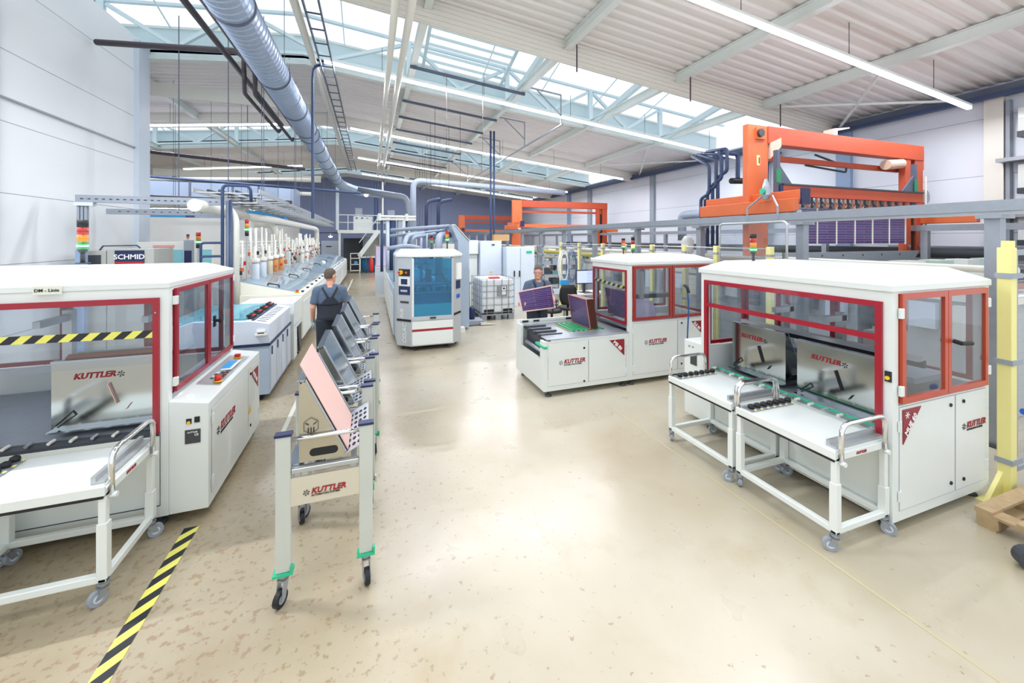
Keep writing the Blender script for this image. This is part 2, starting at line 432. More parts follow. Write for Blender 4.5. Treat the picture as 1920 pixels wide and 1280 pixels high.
def tri_sign(root, pts, nrm, txt, tO, tR, tU, ts, local=False):
    """maroon triangular model sign"""
    n = Vector(nrm)*.004; P = [Vector(p) for p in pts]
    g = G(); g.add(P+[p+n for p in P], [(0,2,1),(3,4,5),(0,1,4,3),(1,2,5,4),(2,0,3,5)])
    o = g.build('triangle_sign', M_sign_red, root, local=local)
    g = G(); g.text(txt, ts, Vector(tO)+n*1.3, tR, tU, off=.03); g.build('sign_lettering', M_ink_white, o, local=local)
    return o

def signal(root, c, z0, h=.34, r=.034, pole=.13, order='krag', local=False, lit='g'):
    """stack light: foot disc, pole, coloured lenses"""
    x, y = c; g = G(); g.cyl((x,y,z0), (x,y,z0+.01), r*1.35, 16); g.cyl((x,y,z0), (x,y,z0+pole), r*.45, 10); g.cyl((x,y,z0+pole-.03), (x,y,z0+pole), r*.6, 16, r*1.0)
    o = g.build('signal_lamp', M_dgrey, root, local=local, smooth=True)
    z = z0+pole; seg = (h-pole)/len(order)
    mm = {'k': (M_black, 'lamp_cap'), 'r': (M_lred, 'red_lens'), 'a': (M_lamb, 'amber_lens'), 'g': (M_lgrn, 'green_lens')}
    for ch in reversed(order):
        m, n = mm[ch]; G().cyl((x,y,z), (x,y,z+seg*.97), r, 18).build(n, m, o, local=local, smooth=True)
        if ch == lit: G().cyl((x,y,z+seg*.35), (x,y,z+seg*.62), r*1.02, 18).build('lit_band', M_lit, o, local=local, smooth=True)
        z += seg
    return o

def caster(root, x, y, zt=.15, wr=.05, rot=0., local=True, wheel=M_grey, name='caster', off=.03):
    """swivel caster: plate, fork, wheel, brake"""
    g = G(); c, s = math.cos(rot), math.sin(rot)
    def T(px, py, pz): return (x+px*c-py*s, y+px*s+py*c, pz)
    g.cyl((x,y,zt-.012), (x,y,zt), .034, 12); g.cyl((x,y,zt-.03), (x,y,zt-.01), .022, 10)
    for sd in (-.021, .021):
        g.add([T(-.02,sd-.003,zt-.028),T(.022,sd-.003,zt-.028),T(off+.018,sd-.003,wr-.006),T(off-.018,sd-.003,wr-.006),
               T(-.02,sd+.003,zt-.028),T(.022,sd+.003,zt-.028),T(off+.018,sd+.003,wr-.006),T(off-.018,sd+.003,wr-.006)],
              [(0,1,2,3),(7,6,5,4),(0,4,5,1),(1,5,6,2),(2,6,7,3),(3,7,4,0)])
    g.add([T(-.02,-.024,zt-.034),T(.03,-.024,zt-.034),T(.03,.024,zt-.034),T(-.02,.024,zt-.034),T(-.02,-.024,zt-.026),T(.03,-.024,zt-.026),T(.03,.024,zt-.026),T(-.02,.024,zt-.026)],
          [(0,3,2,1),(4,5,6,7),(0,1,5,4),(1,2,6,5),(2,3,7,6),(3,0,4,7)])
    o = g.build(name, M_galv, root, local=local)
    w = G(); w.cyl(T(off,-.015,wr), T(off,.015,wr), wr, 20); w.build('wheel', M_black if wheel is M_black else wheel, o, local=local)
    h = G(); h.cyl(T(off,-.017,wr), T(off,.017,wr), wr*.55, 14); h.build('hub', M_palebl if wheel is not M_black else M_grey, o, local=local)
    return o
def foot(root, x, y, zt=.09, r=.05, local=False):
    g = G(); g.lathe([(r,0),(r,.012),(r*.5,.026),(.012,.03),(.012,zt)], (x,y,0), 16); return g.build('levelling_foot', M_dgrey, root, local=local, smooth=True)
# ================================================================ the hall
RX, WX, LX, BY = -1.75, 13.2, -5.3, 35.0     # ridge, right wall, left wall, far wall
def roofz(x): return 5.72+.107*(WX-x) if x > RX else 5.72+.107*(WX-RX)-.107*(RX-x)
STR = 'structure'
g = G(); g.bx(-16, 15, -3, BY+.2, -.1, 0); g.build('floor', M_floor, kind=STR)
g = G(); g.bx(LX-.12, LX, 2.5, 12.35, 0, 7.1); g.build('wall_left', M_wallL, kind=STR)
g = G(); g.bx(WX, WX+.15, .5, BY, 0, 5.75); g.build('wall_right', M_wallR, kind=STR)
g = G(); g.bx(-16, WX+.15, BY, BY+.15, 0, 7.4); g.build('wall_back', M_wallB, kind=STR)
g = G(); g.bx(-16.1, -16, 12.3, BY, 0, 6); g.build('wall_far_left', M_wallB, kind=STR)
g = G(); g.bx(-16, LX-.12, 12.2, 12.35, 0, 6.9); g.build('wall_side_return', M_wallL, kind=STR)

def corr(y0, y1, n):
    """corrugated roof sheet: trapezoid ribs running down the slope"""
    prof = []; p = .26; y = y0
    while y < y1-1e-6:
        prof += [(y, 0), (y+.10, 0), (y+.13, .045), (y+.23, .045)]; y += p
    prof.append((y1, 0)); xs = [-16, RX, WX+.1]; g = G()
    vs = [(x, yy, roofz(x)+dz) for x in xs for yy, dz in prof]; k = len(prof)
    fs = [(i*k+j, (i+1)*k+j, (i+1)*k+j+1, i*k+j+1) for i in range(2) for j in range(k-1)]
    # the outer skin above closes the sheet
    xs2 = len(vs); vs += [(x, yy, roofz(x)+.16) for x in xs for yy in (y0, y1)]
    for i in range(2): fs.append((xs2+2*i, xs2+2*i+1, xs2+2*i+3, xs2+2*i+2))
    for i in range(2):
        fs.append((i*k, xs2+2*i, xs2+2*i+2, (i+1)*k)); fs.append((i*k+k-1, (i+1)*k+k-1, xs2+2*i+3, xs2+2*i+1))
    g.add(vs, fs); return g.build('ceiling', M_ceil, kind=STR)
OPEN = [(8.0, 12.4), (17.6, 22.4), (27.4, 31.8)]
corr(.6, 8.0, 0); corr(12.4, 17.6, 1); corr(22.4, 27.4, 2); corr(31.8, BY, 3)

def slopebar(g, x0, x1, y0, y1, d0, d1):
    """a bar that follows the roof slope, from roof+d0 to roof+d1"""
    xs = [x0]+([RX] if x0 < RX < x1 else [])+[x1]
    for a, b in zip(xs, xs[1:]):
        za, zb = roofz(a), roofz(b)
        g.add([(a,y0,za+d0),(b,y0,zb+d0),(b,y1,zb+d0),(a,y1,za+d0),(a,y0,za+d1),(b,y0,zb+d1),(b,y1,zb+d1),(a,y1,za+d1)],
              [(0,3,2,1),(4,5,6,7),(0,1,5,4),(1,2,6,5),(2,3,7,6),(3,0,4,7)])
for k, (a, b) in enumerate(OPEN):
    g = G(); slopebar(g, -16, WX, a-.06, a, -.5, .02)
    for j in range(5): slopebar(g, -16, WX, a-.085, a-.06, -.48+j*.1, -.44+j*.1)
    g.build('trim_%d' % (k*4+1), M_fascia, kind=STR)
    g = G(); slopebar(g, -16, WX, b, b+.08, -.12, .65); slopebar(g, -16, WX, a-.06, a, .02, .65)
    g.build('trim_%d' % (k*4+2), M_truss, kind=STR)
    g = G(); slopebar(g, -16, WX, b-.03, b, .60, .66); slopebar(g, -16, WX, b-.1, b+.06, -.2, -.1)
    g.build('trim_%d' % (k*4+3), M_beam, kind=STR)
    # glazing of the roof light: two pitched sides with bars
    m = (a+b)/2; g = G(); xs = [-16, RX, WX]
    for x0, x1 in zip(xs, xs[1:]):
        for (ya, da), (yb, db) in (((a, .65), (m, 1.3)), ((m, 1.3), (b, .65))):
            q = [(x0,ya,roofz(x0)+da),(x1,ya,roofz(x1)+da),(x1,yb,roofz(x1)+db),(x0,yb,roofz(x0)+db)]
            g.add(q+[(p[0],p[1],p[2]+.012) for p in q], [(0,3,2,1),(4,5,6,7),(0,1,5,4),(1,2,6,5),(2,3,7,6),(3,0,4,7)])
    w = g.build('window_%d' % (k+1), M_roofglass, kind=STR)
    g = G(); x = -15.0
    while x < WX:
        g.bar((x, m, roofz(x)+1.27), (x, b, roofz(x)+.63), .022, .03); x += 2.04
    slopebar(g, -16, WX, m-.05, m+.05, 1.24, 1.3)
    g.build('window_frame_%d' % (k+1), M_truss, kind=STR)
    # vent louvre leaf between two rafters
    g = G(); xa, xb = (1.5, 4.0) if k == 0 else (1.5, 4.0)
    for t in [i/7 for i in range(8)]:
        y = m+(b-m)*t; d = 1.22-.62*t
        g.bar((xa, y, roofz(xa)+d), (xb, y, roofz(xb)+d), .03, .07)
    for x in (xa, xb): g.bar((x, m, roofz(x)+1.2), (x, b, roofz(x)+.6), .09, .05)
    g.build('window_louvre_%d' % (k+1), M_truss, kind=STR)

# rafters run along the hall, also across the roof lights; trusses stand in the roof lights
RAFT = [-12.2, -9.1, -6.0, -3.1, 1.05, 4.1, 7.15, 10.1]
for x in RAFT:
    g = G(); z = roofz(x)
    y0 = .8
    g.bx(x-.075, x+.075, y0, BY, z-.235, z-.22); g.bx(x-.01, x+.01, y0, BY, z-.22, z-.02); g.bx(x-.075, x+.075, y0, BY, z-.03, z-.012)
    tag(g.build('roof_rafter', M_beam), 'pale steel rafter along the hall under the roof, %s' % (
        {1.05: 'nearest the ridge duct on its right', 4.1: 'second right of the duct', 7.15: 'third right of the duct', 10.1: 'rightmost, nearest the right wall'}.get(x) or
        {-3.1: 'first left of the duct', -6.0: 'second left of the duct', -9.1: 'third left of the duct', -12.2: 'far left, outermost'}[x]), 'beam', 'roof rafters')
for k, (a, b) in enumerate(OPEN):
    yt = b-.35
    t = thing('roof_truss', 'pale blue-white lattice truss standing in the %s roof light' % ('nearest', 'middle', 'farthest')[k], 'truss', (0, yt, roofz(0)), 0, 'roof light trusses')
    for sgn in (0, 1):
        g = G(); slopebar(g, -16, WX, yt-.05, yt+.05, (-.06, 1.0)[sgn], (.02, 1.07)[sgn]); g.build('chord', M_truss, t)
    for i, x in enumerate(RAFT):
        z = roofz(x); G().bx(x-.07, x+.07, yt-.06, yt+.06, z-.2, z+1.02).build('truss_post', M_truss, t)
        if i < len(RAFT)-1:
            x2 = RAFT[i+1]; z2 = roofz(x2); xm = (x+x2)/2; zm = roofz(xm)
            G().bar((x+.1, yt, z+.95), (xm, yt, zm+.0), .09, .09).build('diagonal', M_truss, t)
            G().bar((xm, yt, zm+.0), (x2-.1, yt, z2+.95), .11, .09).build('diagonal', M_truss, t)
# rafter knees in the roof light
for x in (4.1, 7.15, 10.1):
    t = G(); z = roofz(x); t.bar((x, 12.05, z-.2), (x+.1, 8.3, z+.55), .13, .16)
    t.build('inclined_strut', M_truss, label='broad pale strut rising across the near roof light from the %s rafter' % {4.1:'second', 7.15:'third', 10.1:'rightmost'}[x], cat='beam', group='inclined struts of the near roof light')
# wind bracing near the right wall
for i, (p, q) in enumerate([((10.1, 5.2, 5.85), (13.1, 7.9, 5.5)), ((13.1, 5.2, 5.5), (10.1, 7.9, 5.85)), ((10.1, 12.7, 5.85), (13.1, 17.2, 5.5)), ((13.1, 12.7, 5.5), (10.1, 17.2, 5.85))]):
    G().bar(p, q, .05, .05).build('wind_brace', M_beam, label='thin pale roof bracing bar by the right wall, %s' % (['near bay, rising rightward', 'near bay, rising leftward', 'second bay, rising rightward', 'second bay, rising leftward'][i]), cat='brace', group='roof bracing bars')
# gutter beam, wall columns and trims
G().bx(WX-.3, WX, .6, BY, 5.42, 5.62).build('trim_20', M_gutter, kind=STR)
G().bx(WX-.4, WX-.28, .6, BY, 5.36, 5.45).build('trim_21', M_dblue, kind=STR)
for i, (y, w, m) in enumerate([(4.75, .3, M_fascia), (7.75, .38, M_trimblue), (16.2, .3, M_grey), (22.2, .4, M_grey), (25, .4, M_trimblue)]):
    G().bx(WX-.12, WX, y-w/2, y+w/2, 0, 5.4).build('trim_%d' % (30+i), m, kind=STR)
G().bx(LX, LX+.09, 7.95, 8.12, 0, 7.0).build('trim_40', M_trim, kind=STR)
G().bx(LX-.02, LX+.1, 11.85, 12.35, 0, 7.0).build('trim_41', M_trim, kind=STR)
G().bx(LX, LX+.03, 8.12, 11.85, 4.42, 4.45).build('trim_42', M_galv, kind=STR)
g = G(); g.bx(LX, LX+.05, 3, 7.95, 0, 2.62); g.build('wall_left_lining', M_palebl, kind=STR)
G().bx(-8.5, -2.6, 13.72, 13.8, 6.25, 6.62).build('trim_43', M_fascia, kind=STR)
G().bx(-10, -2.6, 24.0, 24.1, 5.35, 5.7).build('trim_44', M_fascia, kind=STR)
# white partition of the room beyond the left wall's end
G().bx(-12, -4.25, 15.0, 15.12, 0, 2.93).build('wall_partition', mat('partition_white', 'f8f8f5', .6), kind=STR)
G().bx(-4.37, -4.25, 15.12, 28, 0, 2.93).build('wall_partition_side', MATS['partition_white'], kind=STR)
# floor joints and the marking groove
for i, (p, q) in enumerate([((3.05, 1.0, .001), (3.05, 4.6, .001)), ((-.98, 5.2, .001), (-.98, 24, .001))]):
    G().bar(p, q, .05 if i else .022, .003).build('trim_%d' % (50+i), mat('floor_joint', 'b9b090', .6) if not i else mat('floor_channel_cover', 'd7d9cc', .5), kind=STR)

# ---------------------------------------------------------------- LED lines
M_tube = mat('lit_led_tube', 'f4f0ff', .4, emit=9)
def led(x0, x1, y, z0, z1, label, power, hang=5):
    t = thing('linear_light', label, 'light', ((x0+x1)/2, y, (z0+z1)/2), 0, 'suspended strip lights')
    G().bar((x0,y,z0), (x1,y,z1), .075, .05).build('tube', M_tube, t)
    G().bar((x0,y,z0+.055), (x1,y,z1+.055), .09, .05).build('housing', M_beam, t)
    for i in range(hang):
        f = (i+.5)/hang; x = x0+(x1-x0)*f; z = z0+(z1-z0)*f
        G().cyl((x,y,z+.07), (x,y,roofz(x)-.0), .006, 5).build('hanger', M_brown, t)
    L = bpy.data.lights.new('strip_glow', 'AREA'); L.shape = 'RECTANGLE'; L.size = abs(x1-x0); L.size_y = .08; L.energy = power; L.color = (.93, .95, 1)
    o = bpy.data.objects.new('strip_glow', L); COL.objects.link(o); o.parent = t
    o.location = (0, 0, -.035); o.rotation_euler = (0, math.atan2(z0-z1, x1-x0), 0)
    return t
PW = 330
led(-5.0, -3.1, 4.8, 6.25, 6.45, 'added unseen short strip light left of the duct, brightening the left wall', 320, 2)  # added lamp out of view, there to whiten the left wall
led(-4.8, 12.0, 1.3, 6.3, 5.13, 'added unseen strip light overhead, nearest the camera, brightening the near fronts', PW*.5)  # added lamp above the view, fills light on surfaces facing the camera
led(-1.0, 12.25, 4.8, 6.6-.02, 5.11, 'lit strip light nearest the camera at upper right, ending at the right wall', PW)
led(-1.07, 12.25, 10.55, 6.55, 5.11, 'long lit strip light from the big duct to the tall orange hoist', PW*1.5)
led(-.75, 11.6, 16.5, 6.52, 5.18, 'lit strip light second beyond the near roof light, right of the duct', PW*1.5)
led(-.65, 11.6, 22.3, 6.5, 5.18, 'lit strip light third beyond the near roof light, under the far roof light', PW*1.5)
led(-.55, 11.4, 27.6, 6.48, 5.2, 'farthest lit strip light right of the duct, close to the far wall', PW*.5, 4)
led(-12.0, -3.05, 16.5, 5.5, 6.46, 'level lit strip light left of the duct beside the end of the left wall', PW*1.3, 4)
led(-9.0, -3.6, 24.6, 5.8, 6.3, 'distant lit strip light left of the duct above the ventilation boxes', PW*.3, 3)

# ---------------------------------------------------------------- duct and roof services
t = thing('ventilation_duct', 'big grey-blue spiral ventilation duct hanging below the roof ridge', 'duct', (-1.85, 2.0, 5.58))
dx, dz_, dr = -1.85, 5.58, .285
g = G(); pts = []; rs = []; y = 2.0
while y < 13.3:
    for o_, r_ in ((0, dr), (.11, dr), (.125, dr+.012), (.14, dr)):
        pts.append((dx, y+o_, dz_)); rs.append(r_)
    y += .15
g.tube(pts, rs, 28); g.build('spiral_section', M_duct, t, smooth=False)
g = G(); g.tube([(dx, 13.3, dz_), (dx, 24.5, dz_), (dx+.1, 26.0, dz_-.05), (dx+.9, 27.6, dz_-.2), (dx+2.6, 27.9, dz_-.35)], dr, 24, rnd=.5); g.build('smooth_section', M_duct, t, smooth=True)
for i, yy in enumerate([4.1, 6.6, 9.15, 11.4, 13.3, 14.0, 15.6, 17.3, 19.0, 20.8, 22.6, 24.2]):
    G().cyl((dx,yy-.02,dz_), (dx,yy+.02,dz_), dr+.02, 28).build('joint_ring', M_gutter, t, smooth=True)
for yy in (5.2, 8.6, 12.4, 16.4, 20):
    for s_ in (-1, 1): G().cyl((dx+s_*dr, yy, dz_), (dx+s_*dr, yy, roofz(dx)-.02), .006, 5).build('hanger', M_gutter, t)
# rectangular branch at the far end
g = G(); g.tube([(-.9, 27.4, 5.42), (2.2, 27.0, 5.0), (2.5, 27.0, 3.0)], .2, 12, rnd=.4)
g.build('end_branch', M_greypvc, t, smooth=True)
for i, (x, r_, z, m, lab) in enumerate([(-2.52, .05, 5.68, M_brown, 'dark brown pipe left of the big duct, outer of the pair'), (-2.24, .055, 5.68, M_brown, 'dark brown pipe hugging the left side of the big duct'),
        (.38, .065, 6.2, M_pvc, 'white pipe under the roof, left of the pair right of the duct'), (.64, .07, 6.2, M_pvc, 'white pipe under the roof, right of the pair right of the duct'),
        (-1.28, .075, 6.45, M_pvc, 'white pipe high up on the right of the duct')]):
    G().cyl((x, 2.5, z), (x, 13.5 if i < 2 else 26, z), r_, 12).build('overhead_pipe', m, smooth=True, label=lab, cat='pipe', group='pipes along the ridge')
g = G(); g.tube([(-5.2, 10.3, 6.22), (-2.5, 9.3, 6.02), (-2.24, 9.2, 5.72)], .06, 10, rnd=.12)
g.build('cross_pipe', M_brown, smooth=True, label='thick dark pipe crossing from the left wall to the duct', cat='pipe')
for i, x in enumerate((-2.85, -2.66)):
    g = G(); g.tube([(x+.45, 9.25-.1*i, 5.95), (x+.45, 9.3, 5.45), (x+.3, 9.9, 5.38), (x+.3, 13.2+i, 5.38), (x+.3, 13.4+i, 5.5)], .042, 8, rnd=.12)
    g.build('branch_pipe', M_brown, smooth=True, label='dark branch pipe with two bends below the cross pipe, %s' % ('left one' if i == 0 else 'right one, nearer the duct'), cat='pipe', group='branch pipes')
t = thing('cable_ladder', 'dark cable ladder high up along the right side of the duct', 'cable tray', (-1.0, 3, 6.4))
for x in (-1.12, -.86): G().bx(x-.012, x+.012, 3, 26, 6.36, 6.44).build('side_rail', M_gutter, t)
y = 3.2
while y < 26: G().bx(-1.12, -.86, y, y+.03, 6.37, 6.39).build('rung', M_gutter, t); y += .6
G().tube([(-1.07, 10.5, 6.48), (-1.27, 10.42, 6.35), (-1.3, 10.4, 6.1), (-1.3, 10.4, 2.75)], .035, 8, rnd=.1).build('conduit_drop', M_dblue, label='dark blue vertical conduit dropping from the left end of the strip light', cat='conduit')
for k, yy in enumerate([10.6, 13.3, 15.1, 16.9, 19.2, 21.2, 23.2, 25.0]):
    lab = ['nearest', 'second', 'third', 'fourth', 'fifth', 'sixth', 'seventh', 'farthest'][k]
    t = thing('suspension_channel', 'dark channel with thin wires between rafters right of the duct, %s from the camera' % lab, 'rail', (2.5, yy, roofz(2.5)-.3), 0, 'suspension channels')
    G().bar((.95, yy, roofz(.95)-.28), (4.15, yy, roofz(4.15)-.28), .055, .07).build('channel', M_gutter, t)
    for x in (1.9+.1*k, 2.9-.05*k):
        G().cyl((x, yy, roofz(x)-.28), (x, yy, 2.9 if k > 2 else 4.6-.2*k), .007, 5).build('wire', M_brown, t)
for k, yy in enumerate([10.4, 13.3, 16.2, 19.2, 22.2]):
    lab = ['nearest', 'second', 'third', 'fourth', 'farthest'][k]
    t = thing('hanging_bracket', 'triangular hanging tube bracket below the roof, %s of the row' % lab, 'bracket', (4.7, yy, 6), 0, 'triangular roof brackets')
    G().bar((4.15, yy, 6.55), (5.2, yy, 6.45), .035).build('arm', M_grey, t); G().bar((5.2, yy, 6.46), (5.2, yy, 5.58), .03).build('drop_tube', M_grey, t)
    G().bar((4.45, yy, 6.5), (5.2, yy, 5.85), .03).build('stay', M_grey, t)
G().cyl((5.2, 10.3, 5.58), (5.2, 22.4, 5.58), .028, 8).build('conduit_run', M_grey, label='thin grey conduit carried by the triangular brackets', cat='conduit')
# blue service posts rising in the middle of the hall
for k, (x, y) in enumerate([(3.9, 13.2), (4.02, 13.2)]):
    G().cyl((x, y, 0), (x, y, 6.0), .035, 8).build('service_pipe', M_dblue, smooth=True, label='dark blue vertical service pipe behind the white cabinets, %s of the pair' % ('left' if k == 0 else 'right'), cat='pipe', group='service pipes behind the cabinets')
G().tube([(1.75, 18, 1.0), (1.75, 18, 4.85), (9.5, 18.6, 4.65)], .13, 14, rnd=.35).build('blue_header_pipe', M_greypvc, smooth=True, label='thick grey-blue pipe rising behind the booth and bending right below the roof', cat='pipe')
# chains hanging from the near rafters
for i, (x, y) in enumerate([(7.1, 7.5), (10.1, 7.5), (4.1, 7.6)]):
    z = roofz(x)-.22; G().cyl((x+.08, y, z), (x+.08, y, z-.6), .016, 5).build('hanging_chain', M_brown, label='short rusty chain hanging from the %s rafter before the white fascia' % ['third', 'rightmost', 'second'][i], cat='chain', group='short chains under the rafters')
# left hall services
for i, (p, q, r_, m, lab) in enumerate([((-9, 15.5, 5.15), (-2.1, 15.0, 4.62), .055, M_brown, 'dark sloping pipe crossing left of the duct below the strip light'),
        ((-9, 17.5, 4.55), (-.4, 17.2, 4.12), .05, M_dblue, 'long blue pipe crossing under the duct'),
        ((-9, 19.5, 4.6), (-2.4, 19.5, 4.9), .07, M_pvc, 'pale pipe crossing high behind the sloping dark pipe'),
        ((-10, 21, 4.4), (-2.6, 21, 4.4), .09, M_pvc, 'thick pale pipe crossing in front of the ventilation boxes'),
        ((-6, 13.2, 3.4), (-2.2, 13.2, 3.35), .05, M_brown, 'dark pipe crossing just above the white partition')]):
    G().cyl(p, q, r_, 10).build('crossing_pipe', m, smooth=True, label=lab, cat='pipe', group='pipes crossing the left hall')
for i in range(9):
    x = -7.3+.62*i+.1*random.random(); y = 14.2+.8*(i % 3)
    lab = ['first', 'second', 'third', 'fourth', 'fifth', 'sixth', 'seventh', 'eighth', 'ninth'][i]
    G().cyl((x, y, 3.2), (x, y, roofz(x)-.02), .006, 5).build('hanging_rod', M_gutter, label='thin vertical hanging rod over the white partition, %s from the left' % lab, cat='rod', group='hanging rods left of the duct')
t = thing('ventilation_box', 'big blue-grey rectangular ventilation duct with a rounded end above the partition', 'duct', (-6, 19.5, 3.6))
G().prism([(-9.5,18.6),(-4.2,18.6),(-3.6,18.75),(-3.25,19.1),(-3.1,19.6),(-3.1,20.6),(-3.9,20.6),(-3.9,19.6),(-9.5,19.6)], 'z', 3.75, 4.45).build('box_section', M_duct, t)
for x in (-8.2, -6.6, -5.2, -4.3): G().bx(x-.03, x+.03, 18.57, 19.63, 3.72, 4.48).build('flange', M_gutter, t)
t = thing('air_handling_pipes', 'silver insulated pipes with bends behind the hanging rods', 'pipe', (-6, 17.8, 3.2))
for k in range(2): G().tube([(-7.9, 18+.3*k, 3.15), (-7.6, 17.9, 3.5-.2*k), (-4.4-.4*k, 17.9, 3.5-.2*k), (-4.2-.4*k, 18, 2.9)], .15, 14, rnd=.3).build('insulated_pipe', M_steel, t, smooth=True)
for i, x in enumerate((-8.6, -6.9, -5.3, -3.9)):
    G().bx(x, x+1.1, 15.3, 16.0, 2.95, 3.2 if i % 2 else 3.3).build('roof_unit', M_cyanpl if i % 2 else M_duct, label='low blue box on the roof of the white partition room, %s from the left' % ['first', 'second', 'third', 'fourth'][i], cat='box', group='boxes on the partition room')
# ================================================================ loading machines
def hollow_roof(root, x0, x1, y0, y1, z0, lip=.055, rise=.10, inset=.2, local=False):
    """shallow hipped cover with a vertical lip"""
    a = [(x0,y0),(x1,y0),(x1,y1),(x0,y1)]; b = [(x0+inset,y0+inset),(x1-inset,y0+inset),(x1-inset,y1-inset),(x0+inset,y1-inset)]
    g = G(); vs = [(x,y,z0) for x,y in a]+[(x,y,z0+lip) for x,y in a]+[(x,y,z0+lip+rise) for x,y in b]
    fs = [(3,2,1,0)]+[(i,(i+1)%4,4+(i+1)%4,4+i) for i in range(4)]+[(4+i,4+(i+1)%4,8+(i+1)%4,8+i) for i in range(4)]+[(8,9,10,11)]
    g.add(vs, fs); return g.build('roof_cover', M_roof, root, local=local, bevel=.006)
def door(root, axis, pl, a0, a1, z0, z1, side, locks=(), hinges=(), name='cabinet_door'):
    """flat sheet door standing proud of the casing; side = outward direction (+1/-1)"""
    def B(g, A0, A1, Z0, Z1, t0, t1):
        t0, t1 = sorted((pl+side*t0, pl+side*t1))
        if axis == 'x': g.bx(t0, t1, A0, A1, Z0, Z1)
        else: g.bx(A0, A1, t0, t1, Z0, Z1)
    g = G(); B(g, a0+.003, a1-.003, z0, z1, .0005, .004); o = g.build(name, M_white, root, bevel=.0015)
    # shadow of the gap around the door, painted as thin grey strips
    g = G(); e = .004
    for A0, A1, Z0, Z1 in ((a0-e,a1+e,z1,z1+e),(a0-e,a1+e,z0-e,z0),(a0-e,a0,z0,z1),(a1,a1+e,z0,z1)): B(g, A0, A1, Z0, Z1, .0, .0012)
    g.build('gap_shade', M_grey, o)
    for (a, z) in locks:
        g = G(); p = (pl+side*.004, a, z) if axis == 'x' else (a, pl+side*.004, z); q = (pl+side*.012, a, z) if axis == 'x' else (a, pl+side*.012, z)
        g.cyl(p, q, .015, 12); g.build('lock', M_black, o)
    for (a, z) in hinges:
        g = G(); B(g, a-.022, a+.022, z-.04, z+.04, .004, .009); B(g, a-.006, a+.006, z-.04, z+.04, .009, .016); g.build('hinge', M_white, o)
    return o

# ---------------- machine on the right: loading side faces -x, door side faces -y
X0, X1, Y0, Y1 = 3.785, 5.155, 1.9, 3.78
RM = thing('loading_machine', 'large white loading machine at right with orange red window doors and two trolleys docked', 'machine', (4.47, 2.84, 0))
g = G()
g.bx(X0, X1, Y0, Y0+.07, .085, 1.86); g.bx(X0, X0+.17, Y0, Y0+.06, .085, 1.86)
g = G()
# casing: lower box plus four posts and lintels
def casing(x0, x1, y0, y1, z0, z1, ztop, walls, w=.06, lint=(.02,.02,.02,.02), box=True):
    """corner posts, low box between them, low walls (x0,x1,y0,y1 sides) up to given heights, lintels"""
    g = G()
    for x in (x0, x1-w):
        for y in (y0, y1-w): g.bx(x, x+w, y, y+w, z0, ztop)
    if box:
        g.bx(x0, x1, y0+w, y1-w, z0, z1); g.bx(x0+w, x1-w, y0, y0+w, z0, z1); g.bx(x0+w, x1-w, y1-w, y1, z0, z1)
    for k, h in enumerate(walls):
        if h <= z1 and box: continue
        b = z1 if box else z0
        if k < 2: xa = x0 if k == 0 else x1-.05; g.bx(xa, xa+.05, y0+w, y1-w, b, h)
        else: ya = y0 if k == 2 else y1-.05; g.bx(x0+w, x1-w, ya, ya+.05, b, h)
    for k, h in enumerate(lint):
        if k < 2: xa = x0 if k == 0 else x1-.04; g.bx(xa, xa+.04, y0+w, y1-w, ztop-h, ztop)
        else: ya = y0 if k == 2 else y1-.04; g.bx(x0+w, x1-w, ya, ya+.04, ztop-h, ztop)
    return g
casing(X0, X1, Y0, Y1, .085, .70, 1.865, (0, .98, .98, .98), .07, (.08,.015,.015,.02)).build('casing', M_white, RM)
hollow_roof(RM, X0-.02, X1+.01, Y0-.015, Y1+.03, 1.865)
G().bx(X0+.02, X1-.02, Y0+.02, Y1-.02, 1.86, 1.868).build('ceiling_panel', M_grey, RM)
frame(RM, 'y', Y0-.008, 3.867, 4.478, 1.0, 1.85, .045, .03, M_orfr, label='orange red window leaf')
frame(RM, 'y', Y0-.008, 4.484, 5.09, 1.0, 1.85, .045, .03, M_orfr, label='orange red window leaf')
G().tube([(4.56,Y0-.02,1.43),(4.56,Y0-.07,1.42),(4.70,Y0-.07,1.41)], .018, 8).build('handle', M_black, RM)
for a, zz in ((3.86, 1.7), (3.86, 1.1), (5.10, 1.72), (5.10, 1.13)): G().bx(a-.02, a+.02, Y0-.03, Y0-.005, zz-.04, zz+.04).build('hinge', M_white, RM, bevel=.004)
frame(RM, 'x', X0-.006, 1.96, 3.72, 1.475, 1.785, .045, .03, name='window_frame')
g = G(); g.bx(X0-.021, X0+.009, 1.96, 2.005, .72, 1.475); g.bx(X0-.021, X0+.009, 3.675, 3.72, .66, 1.475); g.build('opening_jamb', M_red, RM)
G().bx(X0+.005, X0+.011, 2.005, 2.6, 1.28, 1.30).build('glass_edge', M_blueglass, RM) if False else None
frame(RM, 'y', Y1-.02, 3.87, 4.47, 1.0, 1.84, .04); frame(RM, 'y', Y1-.02, 4.48, 5.08, 1.0, 1.84, .04)
frame(RM, 'x', X1-.02, 1.99, 2.55, 1.0, 1.84, .04); frame(RM, 'x', X1-.02, 2.56, 3.12, 1.0, 1.84, .04); frame(RM, 'x', X1-.02, 3.13, 3.7, 1.0, 1.84, .04)
door(RM, 'y', Y0, 3.865, 4.615, .165, .965, -1, locks=((4.552,.893),(4.556,.243)), hinges=((3.865,.82),(3.865,.28)))
door(RM, 'y', Y0, 4.632, 5.10, .165, .965, -1, locks=((4.742,.9),(4.744,.24)), hinges=((5.105,.84),(5.105,.30)))
